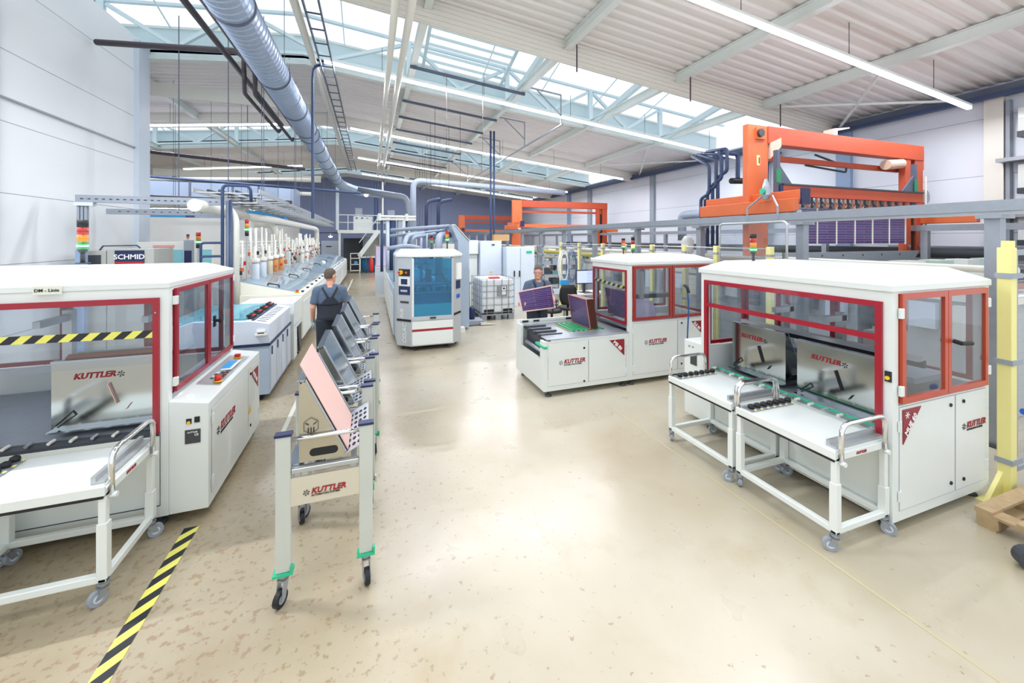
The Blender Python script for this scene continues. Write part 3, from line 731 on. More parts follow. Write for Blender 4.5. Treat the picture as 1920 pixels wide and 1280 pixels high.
tri_sign(RM, [(3.895,Y0-.006,.945),(3.90,Y0-.006,.675),(4.135,Y0-.006,.945)], (0,-1,0), 'MUE 60', (3.94,Y0-.007,.738), (.657,0,.754), (-.754,0,.657), .06)
g = G()
for k in range(6):
    t = k*PI/3; g.bar((3.95,Y0-.012,.90), (3.95+.028*math.cos(t),Y0-.012,.90+.028*math.sin(t)), .006, .002, up=(0,1,0))
g.build('star_emblem', M_ink_white, RM)
logo(RM, (4.79,Y0-.006,.665), (1,0,0), (0,0,1), .052)
for x, y in ((3.86,1.98),(5.05,1.98),(3.86,3.7),(5.05,3.7)): foot(RM, x, y)
signal(RM, (4.2, 3.42), 1.995, .34, .034)
g = G(); g.bx(X0-.012, X0, 1.905, 1.945, 1.17, 1.25); o = g.build('button_box', M_black, RM); G().cyl((X0-.022,1.925,1.2), (X0-.010,1.925,1.2), .015, 12).build('push_button', M_yelpl, o)
# inside: conveyor bed, rollers, green belt
G().bx(X0+.12, X1-.1, Y0+.08, Y1-.1, .70, .735).build('conveyor_bed', M_galv, RM)
for k in range(14):
    y = 2.05+k*.122; g = G(); g.cyl((X0+.02,y,.748), (X0+.08,y,.748), .012, 10); g.build('roller', M_pvc if k % 3 else M_alu, RM)
G().bx(X0+.10, X0+.12, 2.0, 3.66, .735, .75).build('green_belt', M_green, RM)
G().bx(X0+.62, X0+.66, 2.0, 3.7, 1.18, 1.24).build('travel_rail', M_black, RM); G().bx(X0+.55, X0+.62, 2.0, 3.7, 1.24, 1.28).build('linear_guide', M_alu, RM)
for y in (2.25, 2.75, 3.3):
    g = G(); g.bx(X0+.85, X0+.92, y, y+.07, .735, 1.5); g.bx(X0+.62, X0+.92, y, y+.05, 1.42, 1.48); g.build('gantry_arm', M_alu, RM)
G().bx(X0+.72, X0+1.2, 2.1, 3.6, 1.0, 1.05).build('gripper_table', M_grey, RM)
G().bx(X0+.95, X0+1.1, 2.4, 2.62, 1.05, 1.35).build('drive_unit', M_pvc, RM)
# control cabinet at its left end
G().bx(X0+.02, X0+.3, Y1+.005, Y1+.30, .06, .99).build('side_cabinet', M_white, RM, bevel=.006)
G().bx(X0+.012, X0+.022, Y1+.09, Y1+.19, .70, .83).build('rating_plate', M_plate, RM)
for k in range(2): G().cyl((X0+.010,Y1+.15+.06*k,.92),(X0+.022,Y1+.15+.06*k,.92),.011,10).build('push_button', M_galv, RM)

# ---------------- steel board rack ("cradle") used everywhere: vertical back at x=0, board rest and perforated shelf towards +x
def slots(g, O, A, B, na, nb, da, db, la, lb, a0, b0, n):
    """oval holes drawn as thin dark ovals inlaid in a sheet"""
    O, A, B = Vector(O), Vector(A).normalized(), Vector(B).normalized(); Nn = A.cross(B).normalized()*n
    for i in range(na):
        for j in range(nb):
            c = O+A*(a0+i*da)+B*(b0+j*db); vs = []
            for k in range(10):
                t = 2*PI*k/10; vs.append(c+A*math.cos(t)*la+B*math.sin(t)*lb+Nn*.0015)
            vs += [v-Nn*.002 for v in vs]; g.add(vs, [tuple(range(10)), tuple(range(19,9,-1))]+[(k,k+10,(k+1)%10+10,(k+1)%10) for k in range(10)])
M_shelf = mat('satin_shelf_steel', 'd0d6de', .45, .5)
def cradle(name, label, L, loc, rz, logo_on=True, m=M_brush, back=None, group=None, strip=None, H=.52, W=.27):
    t = thing(name, label, 'rack', loc, rz, group)
    g = G(); g.bx(0, .006, -L/2, L/2, 0, H); g.build('back_panel', back or m, t, local=True)
    rest = Vector((W-.012, 0, -(H-.015))).normalized()
    a = [(.006,0),(.006,H-.02),(.03,H),(W,.02),(W,0)]
    for s_ in (-1, 1):
        y = s_*(L/2-.004); g = G(); g.prism([(p[0],p[1]) for p in a], 'y', y-.004, y+.004); e = g.build('end_plate', back or m, t, local=True)
        g = G(); g.bar((.085, y+s_*.0045, .055), (.205, y+s_*.0045, .055), .003, .05); 
        for cx in (.085, .205): g.cyl((cx,y+s_*.004,.055), (cx,y+s_*.0065,.055), .025, 12)
        g.build('grip_slot', M_black, e, local=True)
    # inclined board rest with folded top edge
    g = G(); q = [(.03,-L/2,H),(W,-L/2,.02),(W,L/2,.02),(.03,L/2,H)]
    n = Vector((H-.02, 0, W-.03)).normalized()*.006
    g.add(q+[tuple(Vector(p)+n) for p in q], [(0,3,2,1),(4,5,6,7),(0,1,5,4),(1,2,6,5),(2,3,7,6),(3,0,4,7)])
    g.bx(-.012, .035, -L/2, L/2, H-.006, H+.008)
    g.build('board_rest', m, t, local=True)
    for s_ in (-1, 1):
        g = G(); e0 = Vector((.03, s_*(L/2-.014), H))+n*1.6; e1 = Vector((W, s_*(L/2-.014), .02))+n*1.6; g.bar(e0, e1, .028, .008); g.build('edge_strip', M_alu, t, local=True)
    u = Vector((H-.02, 0, W-.03)).normalized(); g = G(); q = [Vector((W-.005, -L/2, .012)), Vector((W-.005, L/2, .012))]; l = .165
    q = [q[0], q[0]+u*l, q[1]+u*l, q[1]]; dn = Vector((u.z, 0, -u.x))*.005
    g.add([tuple(p) for p in q]+[tuple(p+dn) for p in q], [(0,3,2,1),(4,5,6,7),(0,1,5,4),(1,2,6,5),(2,3,7,6),(3,0,4,7)])
    sh = g.build('perforated_shelf', M_shelf, t, local=True)
    g = G(); slots(g, (W-.005,-L/2,.012), u, (0,1,0), 4, max(3, int(L/.085)), .036, .082, .013, .024, .03, .06, -1); g.build('perforation', M_black, sh, local=True)
    if logo_on:
        logo(t, (-.002, .20, H*.72), (0,-1,0), (0,0,1), .046, sub=False, local=True)
    G().bx(-.06, .0, -L/2, L/2, -.012, .0).build('foot_flange', m, t, local=True)
    if strip:
        g = G(); g.bar((-.004, -.02, H*.62), (-.004, -.075, H*.30), .004, .04, up=(1,0,0)); g.bar((-.004,-.13,.10), (-.004,-.16,.145), .004, .028, up=(1,0,0)); g.build('cut_out', strip, t, local=True)
        g = G(); g.tube([(-.004,.30,.03),(-.004,.20,.13),(-.004,.18,.10),(-.004,.29,.015)], .006, 6); g.build('slot_edge', M_black, t, local=True)
    return t
cradle('board_rack', 'mirror steel board rack standing inside the right machine, nearer one behind the near trolley', .665, (4.03, 2.465, .745), 0, back=M_mirror, group=None, strip=M_black)
cradle('board_rack', 'mirror steel board rack standing inside the right machine, farther one behind the far trolley', .64, (4.03, 3.235, .775), 0, back=M_mirror, strip=M_black)

# ---------------- trolleys: local x = width, local y = towards the machine
def trolley(label, loc, rz, W=.83, D=.56, group='board trolleys', lev=True):
    t = thing('board_trolley', label, 'trolley', loc, rz, group); h = W/2
    for nm, a in (('front_leg', (-h+.02, 0)), ('front_leg', (h-.02, 0)), ('rear_leg', (-h+.02, D)), ('rear_leg', (h-.02, D))):
        g = G(); g.bx(a[0]-.02, a[0]+.02, a[1]-.0, a[1]+.04, .13, .685); g.bx(a[0]-.027, a[0]+.027, a[1]-.005, a[1]+.047, .15, .5 if nm == 'front_leg' else .36); g.build(nm, M_white, t, local=True, bevel=.003)
    g = G(); g.bx(-h, h, .0, .045, .13, .175); g.bx(-h, h, D, D+.04, .13, .175); g.bx(-h, -h+.04, .045, D, .13, .175); g.bx(h-.04, h, .045, D, .13, .175); g.build('base_frame', M_white, t, local=True, bevel=.004)
    g = G(); g.bx(-h+.02, h-.02, 0.0, D+.03, .685, .728); g.build('table_top', M_roof, t, local=True, bevel=.004)
    G().bx(-h, h, -.012, .005, .675, .735).build('front_edge', M_white, t, local=True, bevel=.003)
    G().bx(-h+.01, h-.01, -.010, .02, .658, .675).build('rubber_strip', M_black, t, local=True)
    G().bx(h-.06, h, .0, D+.03, .665, .715).build('side_panel', M_white, t, local=True, bevel=.003)
    g = G(); g.bx(h-.10, h-.075, .05, D+.05, .728, .775); g.bx(h-.075, h-.03, .05, D+.05, .728, .745); g.build('guide_rail', M_alu, t, local=True)
    g = G(); g.bx(-h+.03, -h+.13, .03, D+.0, .728, .742); o = g.build('roller_strip', M_galv, t, local=True)
    for k in range(7): G().lathe([(.0,0),(.024,.004),(.029,.018),(.024,.034),(.008,.042)], (-h+.085, .075+k*.078, .738), 14).build('ball_roller', M_black, o, local=True, smooth=True)
    for k in range(7): G().bx(-h+.120, -h+.135, .065+k*.078, .088+k*.078, .738, .745).build('roller_clip', M_yellow, o, local=True)
    for s_ in (-1, 1):
        x = s_*(h+.012)
        g = G(); g.tube([(x, .035, .66), (x, .035, .93), (x, D-.02, .93), (x, D-.02, .66)], .0165, 12, rnd=.085); hd = g.build('handle', M_chrome, t, local=True, smooth=True)
        for y in (.035, D-.02): G().cyl((x-.012,y,.655), (x+.03,y,.655), .017, 10).build('handle_cap', M_roof, hd, local=True, smooth=True)
    g = G(); g.text('KUTTLER', .028, (h+.001, .22, .68), (0,1,0), (0,0,1), shear=.2, off=.02); g.build('lettering', M_ink_red, t, local=True)
    for a, r_ in (((-h+.02, .02), 2.4), ((h-.02, .02), 4.0), ((-h+.02, D+.02), 1.2), ((h-.02, D+.02), .5)): caster(t, a[0], a[1], .13, .047, r_, wheel=M_grey)
    return t
trolley('white board trolley docked at the right machine, the nearer of the two', (3.17, 2.335, 0), -PI/2)
trolley('white board trolley docked at the right machine, the farther of the two', (3.17, 3.215, 0), -PI/2)
trolley('white board trolley docked at the left machine under the striped tape, the right one', (-1.985, 3.19, 0), 0, W=.84)
trolley('white board trolley at the left machine, cut off by the left photo edge', (-2.865, 3.19, 0), 0, W=.84)

# ---------------- machine on the left: loading side faces -y, glass door side faces +x
X0, X1, Y0, Y1 = -3.7, -1.515, 3.88, 5.42
LM = thing('loading_machine', 'large white loading machine at left with striped tape across its red framed hood', 'machine', (-2.6, 4.65, 0))
g = G()
casing(X0, X1, Y0, Y1, .085, .72, 1.885, (0, .985, 0, .985), .06, (.03,.02,.07,.03)).build('casing', M_white, LM)
hollow_roof(LM, X0, X1+.005, Y0-.01, Y1+.03, 1.885, lip=.05, rise=.08)
G().bx(X0+.02, X1-.02, Y0+.02, Y1-.02, 1.875, 1.884).build('ceiling_panel', M_grey, LM)
g = G(); g.bx(X0+.06, -1.571, Y0-.02, Y0+.01, 1.772, 1.815); g.bx(-1.611, -1.571, Y0-.02, Y0+.01, .755, 1.772); fr_ = g.build('opening_frame', M_red, LM)
G().bx(X0+.07, -1.611, Y0-.006, Y0-.0, 1.30, 1.772).build('pane', M_glass, fr_)
for z in (.84, 1.7): G().cyl((-1.591,Y0-.02,z), (-1.591,Y0-.026,z), .007, 8).build('screw', M_galv, fr_)
# striped barrier tape across the opening
def striped(root, p, q, w, up, n, name='warning_tape', local=False, t=.003, slant=1.0, label=None, cat=None, frac=.5, world_only=False):
    p, q, u = Vector(p), Vector(q), Vector(up).normalized(); d = (q-p); Ln = d.length; d.normalize(); nn = d.cross(u).normalized()*t
    def B(a0, a1, mm, nm, par):
        k = w*slant; vs = []
        lo0, lo1, hi0, hi1 = max(0, a0), min(Ln, a1), max(0, min(Ln, a0+k)), max(0, min(Ln, a1+k))
        if lo0 > lo1: lo0 = lo1
        P = [p+d*lo0-u*w/2, p+d*lo1-u*w/2, p+d*hi1+u*w/2, p+d*hi0+u*w/2]
        return P
    g = G(); P = [p-u*w/2, q-u*w/2, q+u*w/2, p+u*w/2]
    g.add(P+[v+nn for v in P], [(0,3,2,1),(4,5,6,7),(0,1,5,4),(1,2,6,5),(2,3,7,6),(3,0,4,7)])
    base = g.build(name, M_tape_y, root, label=label, cat=cat)
    g = G(); st = Ln/n
    for i in range(-2, n+1):
        P = B(i*st, i*st+st*frac, None, None, None)
        if (P[0]-P[1]).length < 1e-4 and (P[2]-P[3]).length < 1e-4: continue
        P = [v+nn*1.0 for v in P]
        g.add(P+[v+nn*.25 for v in P], [(0,3,2,1),(4,5,6,7),(0,1,5,4),(1,2,6,5),(2,3,7,6),(3,0,4,7)])
    if root is None:
        o = g.build('black_stripes', M_tape_k, base)
    else: o = g.build('black_stripes', M_tape_k, base)
    return base
striped(LM, (X0+.06, Y0-.012, 1.575), (-1.60, Y0-.012, 1.533), .058, (0,0,1), 16, slant=1.0)
g = G(); g.bx(-2.30, -2.145, Y0-.03, Y0-.02, 1.873, 1.935); sg = g.build('label_plate', mat('label_plate_cream', 'e4e6d8', .5), LM)
G().text('DM - Linie', .032, (-2.292, Y0-.031, 1.892), (1,0,0), (0,0,1), off=.012).build('label_lettering', M_ink_dark, sg)
frame(LM, 'x', X1+.008, 3.965, 4.655, 1.035, 1.875, .035, .03); fd = frame(LM, 'x', X1+.008, 4.662, 5.375, 1.035, 1.875, .035, .03)
g = G(); g.cyl((X1+.02, 4.79, 1.45), (X1+.06, 4.79, 1.45), .016, 10); g.cyl((X1+.06, 4.79, 1.45), (X1+.085, 4.79, 1.45), .026, 12); g.bx(X1+.015, X1+.03, 4.77, 4.81, 1.39, 1.5); g.build('handle', M_black, LM)
for y, z in ((3.96,1.78),(3.96,1.12),(5.38,1.83),(5.38,1.13)): G().bx(X1, X1+.03, y-.025, y+.02, z-.035, z+.035).build('hinge', M_white, LM, bevel=.004)
for a, b in ((-3.6,-2.97),(-2.96,-2.28),(-2.27,-1.6)): frame(LM, 'y', Y1-.02, a, b, 1.0, 1.85, .04)
frame(LM, 'x', X0+.02, Y0+.07, Y1-.07, 1.0, 1.85, .04)
# side console with sloped lid
g = G(); g.prism([(X1,.085),(-1.252,.085),(-1.252,.94),(X1,.985)], 'y', Y0+.0, 5.45); g.build('console', M_white, LM, bevel=.004)
door(LM, 'x', -1.252, 3.95, 4.98, .17, .86, 1, hinges=((3.955,.78),(3.955,.27)))
door(LM, 'x', -1.252, 4.99, 5.38, .17, .86, 1, locks=((5.05,.80),(5.05,.24)), hinges=((5.385,.27),))
G().cyl((-1.249,5.06,.855),(-1.246,5.06,.855),.014,10).build('yellow_dot', M_yelpl, LM)
tri_sign(LM, [(-1.247,5.07,.80),(-1.247,5.36,.80),(-1.247,5.36,.555)], (1,0,0), 'MUE 60', (-1.246,5.124,.77), (0,.764,-.645), (0,.645,.764), .064)
logo(LM, (-1.247,4.14,.60), (0,1,0), (0,0,1), .07)
g = G(); g.add([(-1.246,4.97,.38),(-1.246,5.09,.38),(-1.246,5.03,.47),(-1.2445,4.97,.38),(-1.2445,5.09,.38),(-1.2445,5.03,.47)], [(0,2,1),(3,4,5),(0,1,4,3),(1,2,5,4),(2,0,3,5)])
wg = g.build('warning_triangle', M_yelpl, LM)
g = G(); g.bx(-1.40, -1.365, Y0-.006, Y0, .79, .83); o = g.build('main_switch', M_black, LM); G().cyl((-1.383,Y0-.010,.80),(-1.383,Y0-.005,.80),.013,12).build('yellow_button', M_yelpl, o)
G().bx(-1.345, -1.31, Y0-.006, Y0, .795, .84).build('black_switch', M_black, LM)
rp = G().bx(-1.408, -1.305, Y0-.005, Y0, .63, .74).build('rating_plate', M_plate, LM)
G().text('KUTTLER', .016, (-1.39, Y0-.0055, .715), (1,0,0), (0,0,1)).build('plate_lettering', M_paper, rp)
G().text('CE', .024, (-1.345, Y0-.0055, .69), (1,0,0), (0,0,1)).build('plate_lettering', M_paper, rp)
# operator panel on the console lid
def lid(x, y): return .94+(x+1.252)/(X1+1.252)*.045
g = G(); x_a, x_b, y_a, y_b = -1.475, -1.295, 4.28, 5.2
g.add([(x_a,y_a,lid(x_a,0)),(x_b,y_a,lid(x_b,0)),(x_b,y_b,lid(x_b,0)),(x_a,y_b,lid(x_a,0)),(x_a,y_a,lid(x_a,0)+.006),(x_b,y_a,lid(x_b,0)+.006),(x_b,y_b,lid(x_b,0)+.006),(x_a,y_b,lid(x_a,0)+.006)],
      [(0,3,2,1),(4,5,6,7),(0,1,5,4),(1,2,6,5),(2,3,7,6),(3,0,4,7)]); cp = g.build('operator_panel', M_alu, LM)
G().bx(-1.455, -1.32, 4.68, 5.02, .968, .974).build('display_frame', M_paper, cp); G().bx(-1.43, -1.345, 4.73, 5.0, .974, .977).build('display', M_hmi, cp)
for i in range(4):
    for j in range(4): G().bx(-1.455+j*.036, -1.43+j*.036, 4.42+i*.055, 4.455+i*.055, .966, .976).build('key', (M_dgrey, M_dgrey, M_paper, M_lred, M_lgrn, M_dgrey)[(i*3+j*5) % 6], cp)
g = G(); g.cyl((-1.33,4.35,.962), (-1.33,4.35,.975), .034, 16); o = g.build('yellow_collar', M_yelpl, cp, smooth=True); G().cyl((-1.33,4.35,.975), (-1.33,4.35,1.02), .026, 16).build('emergency_button', M_redpl, o, smooth=True)
g = G(); g.bx(-1.41, -1.35, 5.08, 5.13, .968, .985); o = g.build('key_switch', M_yelpl, cp); G().bx(-1.405, -1.355, 5.085, 5.125, .985, 1.015).build('red_switch', M_redpl, o)
for x, y in ((-3.5,3.96),(-1.60,3.96),(-3.5,5.3),(-1.34,5.36)): foot(LM, x, y)
signal(LM, (-2.48, 4.72), 2.05, .40, .038)
G().bx(X0+.06, X1-.06, Y0+.11, Y1-.1, .72, .75).build('conveyor_bed', M_galv, LM); G().bx(X0+.06, X1-.06, Y0+.01, Y0+.11, .72, .745).build('roller_bed', M_dgrey, LM)
for k in range(16):
    x = -3.5+k*.125; G().cyl((x,Y0+.03,.760), (x,Y0+.09,.760), .012, 10).build('roller', M_pvc if k % 3 else M_alu, LM)
for x in (-3.3, -2.75, -2.0):
    g = G(); g.bx(x, x+.07, 4.95, 5.02, .75, 1.6); g.bx(x, x+.05, 4.6, 5.0, 1.5, 1.56); g.build('gantry_arm', M_alu, LM)
g = G(); g.bx(-1.571, -1.568, Y0-.004, Y0-.0005, .175, .755); g.bx(X0+.1, -1.568, Y0-.004, Y0-.0005, .172, .178); g.build('panel_gap', M_dgrey, LM)
cradle('board_rack', 'steel board rack with leaning boards inside the left machine', .66, (-2.0, 4.08, .80), PI/2, back=M_mirror, strip=M_copper)
# boards leaning on that rack: copper stack edges with a grey-green sheet on top
g = G(); q = [(-2.27,4.115,1.335),(-1.70,4.115,1.335),(-1.70,4.33,.93),(-2.27,4.33,.93)]; n = Vector((0,.88,.47))*.05
g.add(q+[tuple(Vector(p)+n) for p in q], [(0,3,2,1),(4,5,6,7),(0,1,5,4),(1,2,6,5),(2,3,7,6),(3,0,4,7)]); g.build('board_stack', M_copedge, label='stack of copper boards leaning on the rack in the left machine', cat='boards')
g = G(); q = [(-2.22,4.165,1.365),(-1.68,4.165,1.365),(-1.68,4.40,.95),(-2.22,4.40,.95)]; n = Vector((0,.88,.47))*.012
g.add(q+[tuple(Vector(p)+n) for p in q], [(0,3,2,1),(4,5,6,7),(0,1,5,4),(1,2,6,5),(2,3,7,6),(3,0,4,7)]); g.build('cover_sheet', M_pale_green, label='grey green sheet lying against the copper boards in the left machine', cat='sheet')

# ---------------- row of rack carts
def cart(i, x, y, label):
    t = thing('rack_cart', label, 'cart', (x, y, 0), 0, 'rack carts in a row'); Wd = .57; Ln = .76
    for yy in (0, Ln-.045):
        for k in range(2):
            xx = k*(Wd-.085); g = G(); g.bx(xx, xx+.085, yy, yy+.045, .2, 1.045); lg = g.build('post', M_legpaint, t, local=True, bevel=.004)
            G().bx(xx-.006, xx+.091, yy-.006, yy+.051, 1.045, 1.06).build('post_cap', M_navy, lg, local=True)
            cm = M_green if i in (0, 2) else M_legpaint
            g = G(); g.bx(xx-.014, xx+.099, yy-.014, yy+.059, .185, .2); g.bx(xx+.085, xx+.099, yy-.014, yy+.02, .2, .235); G.build(g, 'foot_clamp', cm, lg, local=True)
            caster(t, xx+.042, yy+.022, .185, .05, (4.2, 4.9, 1.9, 1.3)[(k+2*(yy > 0)) % 4], wheel=M_black, off=.028)
        G().cyl((.085, yy+.022, 1.012), (Wd-.085, yy+.022, 1.012), .014, 12).build('cross_tube', M_chrome, t, local=True, smooth=True)
    pa = G().bx(.085, Wd-.085, .005, .02, .6, .775).build('front_panel', mat('cart_panel_beige', 'd6d0be', .4, .3), t, local=True)
    logo(pa, (.20, .003, .66), (1,0,0), (0,0,1), .036, local=True)
    G().bx(.085, Wd-.085, Ln-.03, Ln-.015, .6, .775).build('rear_panel', MATS['cart_panel_beige'], t, local=True)
    for xx in (.1, Wd-.14):
        g = G(); g.bx(xx, xx+.04, .02, Ln-.03, .77, .80); g.build('side_rail', M_alu, t, local=True, bevel=.003)
    for yy in (.005, Ln-.06):
        g = G(); g.bx(.087, Wd-.087, yy, yy+.05, .80, .83); g.build('slide_rail', M_alu, t, local=True, bevel=.003)
    return t
CY = [(-.56, 2.80), (-.54, 3.63), (-.50, 4.46), (-.475, 5.30), (-.455, 6.12)]
words = ['nearest', 'second', 'third', 'fourth', 'farthest']
for i, (x, y) in enumerate(CY):
    cart(i, x, y, 'aluminium rack cart on casters, %s of the row of five along the aisle' % words[i])
    m = M_brush if i else mat('satin_beige_steel', 'c4bda8', .35, .8, noise=.05)
    cradle('board_rack', 'steel board rack on the %s cart of the row%s' % (words[i], ', holding a pink copper board' if i == 0 else ''), .66, (x+.125, y+.375, .845), 0, logo_on=False, m=M_brush, back=m if i == 0 else M_brush)
# hexagon mark on the first rack's end plate lives on the plate itself
g = G(); c = Vector((-.365, 2.838, 1.075)); R6 = [c+Vector((math.cos(PI/6+k*PI/3)*.048, 0, math.sin(PI/6+k*PI/3)*.052)) for k in range(6)]
for k in range(6): g.bar(R6[k], R6[(k+1) % 6], .0022, .0025, up=(0,1,0))
for k in (-1, 0, 1): g.bar(c+Vector((k*.016,0,-.045)), c+Vector((k*.016,0,-.012)), .006, .0025, up=(0,1,0))
for k in (-1, 1): g.bar(c+Vector((k*.012,0,.006)), c+Vector((k*.034,0,.02)), .004, .0025, up=(0,1,0))
rk = [o for o in COL.objects if o.name.startswith('board_rack') and o.get('label', '').endswith('pink copper board')][0]
g.build('hexagon_mark', M_ink_dark, rk)
# the pink copper board lying on the first rack
O = Vector((-.55+.235, 2.83, 0)); rr = (Vector((.27,0,.02))-Vector((.03,0,.52))).normalized(); n = Vector((.5,0,.24)).normalized()
base = Vector((-.56+.125, 0, .845)); lo = base+Vector((.27,0,.02))+n*.02; hi = lo-rr*.66; g = G()
q = [Vector((hi.x, 2.86, hi.z)), Vector((lo.x, 2.86, lo.z)), Vector((lo.x, 3.40, lo.z)), Vector((hi.x, 3.40, hi.z))]
g.add([tuple(v) for v in q]+[tuple(v+n*.004) for v in q], [(0,3,2,1),(4,5,6,7),(0,1,5,4),(1,2,6,5),(2,3,7,6),(3,0,4,7)])
g.build('copper_board', M_copper, label='large pink copper board leaning on the nearest cart', cat='board')

# ---------------- machine with open feed table in the middle
MB = thing('board_feeder', 'white feeding machine in the middle with an open table and a red framed hood', 'machine', (3.8, 5.7, 0))
X0, X1, Y0, Y1 = 2.325, 3.765, 5.19, 6.335
g = G(); g.bx(X0+.11, X1-.002, Y0, Y0+.04, .085, .815); g.bx(X0+.04, X1-.002, Y1-.04, Y1, .085, .86)
g.bx(X0, X0+.11, Y0, Y0+.06, .085, .80); g.bx(X0, X0+.04, Y0+.06, Y1-.22, .085, .52); g.bx(X0, X0+.04, Y1-.22, Y1, .085, .86); g.bx(X0, X0+.04, Y0+.06, Y0+.14, .52, .80)
g.bx(X0+.04, X1-.002, Y0+.06, Y1-.04, .085, .12); g.build('casing', M_white, MB)
G().bx(X0+.05, X1, Y0-.004, Y0+.30, .815, .83).build('side_table_plate', M_galv, MB, bevel=.003)
G().bx(X0+.12, X1, Y0+.3, Y1-.05, .79, .815).build('conveyor_table', M_galv, MB)
g = G(); g.bx(X0, X1, Y1-.045, Y1-.005, .86, .90); g.build('back_rail', M_white, MB)
for x in (2.42, 2.62, 3.24): G().bx(x, x+.11, Y1-.05, Y1-.04, .855, .885).build('rail_slot', M_black, MB)
G().bx(X0+.12, X0+.14, Y0+.2, Y1-.2, .52, .80).build('inner_panel', M_dgrey, MB)
for y in (5.45, 5.65, 5.85, 6.05):
    g = G(); g.bx(X0+.02, X0+.42, y-.012, y+.012, .82, .845); g.cyl((X0+.05,y-.02,.83), (X0+.05,y+.02,.83), .026, 10); g.build('belt_guide', M_dgrey, MB)
G().cyl((X0+.07,Y0+.2,.60), (X0+.07,Y1-.3,.60), .03, 10).build('drive_roller', M_galv, MB, smooth=True)
G().bx(X0-.01, X0+.05, Y0-.015, Y0+.3, .70, .735).build('green_bar', M_green, MB, bevel=.004)
door(MB, 'y', Y0, 2.39, 3.05, .155, .765, -1, locks=((2.975,.66),(2.975,.17)), hinges=((2.395,.62),(2.395,.20)))
door(MB, 'y', Y0, 3.055, 3.71, .155, .765, -1, hinges=((3.715,.67),(3.715,.25)))
tri_sign(MB, [(3.41,Y0-.006,.735),(3.675,Y0-.006,.735),(3.675,Y0-.006,.48)], (0,-1,0), 'MB 80', (3.468,Y0-.007,.695), (.72,0,-.693), (.693,0,.72), .072)
logo(MB, (2.64,Y0-.006,.46), (1,0,0), (0,0,1), .062)
# hooded part
X0, X1, Y0, Y1 = 3.765, 5.45, 5.19, 6.26
casing(X0, X1, Y0, Y1, .085, .12, 1.865, (.80, .98, .98, .98), .06, (.08,.015,.015,.02)).build('hood_casing', M_white, MB)
hollow_roof(MB, X0-.02, X1, Y0-.02, Y1+.03, 1.865, rise=.09, inset=.22)
frame(MB, 'x', X0-.004, Y0+.05, Y1-.03, .93, 1.785, .035, .025)
frame(MB, 'y', Y0-.008, 3.835, 4.575, 1.0, 1.85, .045, .03, M_brfr); frame(MB, 'y', Y0-.008, 4.585, 5.36, 1.0, 1.85, .045, .03, M_brfr)
frame(MB, 'y', Y1-.02, 3.84, 4.58, 1.0, 1.85, .04); frame(MB, 'y', Y1-.02, 4.6, 5.36, 1.0, 1.85, .04); frame(MB, 'x', X1-.02, Y0+.07, Y1-.07, 1.0, 1.85, .04)
door(MB, 'y', Y0, 3.84, 4.70, .16, .955, -1, hinges=((3.845,.84),(3.845,.26))); door(MB, 'y', Y0, 4.71, 5.36, .16, .955, -1, locks=((4.78,.90),(4.78,.24)))
tri_sign(MB, [(4.98,Y0-.006,.915),(5.2,Y0-.006,.915),(5.2,Y0-.006,.70)], (0,-1,0), 'SLE 80', (5.02,Y0-.007,.882), (.715,0,-.699), (.699,0,.715), .062)
logo(MB, (4.13,Y0-.006,.625), (1,0,0), (0,0,1), .062)
for y in (5.25, 6.2): foot(MB, 2.42, y); foot(MB, 3.69, y); foot(MB, 3.84, y); foot(MB, 5.35, y)
signal(MB, (4.2, 5.95), 1.985, .30, .031, lit='g')
for z, y0_ in ((1.52, 5.3),): striped(MB, (X0+.004, Y1-.06, 1.56), (X0+.004, Y0+.06, 1.50), .05, (0,0,1), 7)
G().bx(3.8, 5.4, 5.3, 6.15, .86, .89).build('inner_table', M_galv, MB)
G().bx(4.3, 5.2, 5.95, 6.02, 1.2, 1.28).build('travel_rail', M_dgrey, MB); G().bx(4.5, 4.6, 5.9, 6.0, .89, 1.7).build('gantry_arm', M_alu, MB)
g = G(); g.add([(4.12,5.55,.90),(4.75,5.75,.90),(4.75,5.85,1.16),(4.12,5.62,1.28),(4.12,5.56,.90),(4.75,5.76,.90),(4.75,5.86,1.16),(4.12,5.63,1.28)], [(0,1,2,3),(7,6,5,4),(0,4,5,1),(1,5,6,2),(2,6,7,3),(3,7,4,0)])
g.build('clear_film_sheet', mat('lilac_film', 'd8cfec', .25), label='pale lilac sheet leaning inside the hood of the middle machine', cat='sheet')
# blue air gun hose over the hood window
g = G(); g.tube([(4.85,5.13,1.42),(4.86,5.11,1.2),(4.82,5.10,.7),(4.80,5.09,.25),(4.9,5.02,.04)], .011, 8, rnd=.1)
t = thing('air_hose', 'dark blue air hose with a gun hanging down the middle machine', 'hose', (4.83, 5.1, 0)); g.build('hose', mat('hose_blue', '26508c', .4), t, smooth=True)
g = G(); g.tube([(4.80,5.16,1.52),(4.83,5.12,1.50),(4.86,5.11,1.40)], [.02,.028,.02], 10); g.build('air_gun', M_dgrey, t, smooth=True)

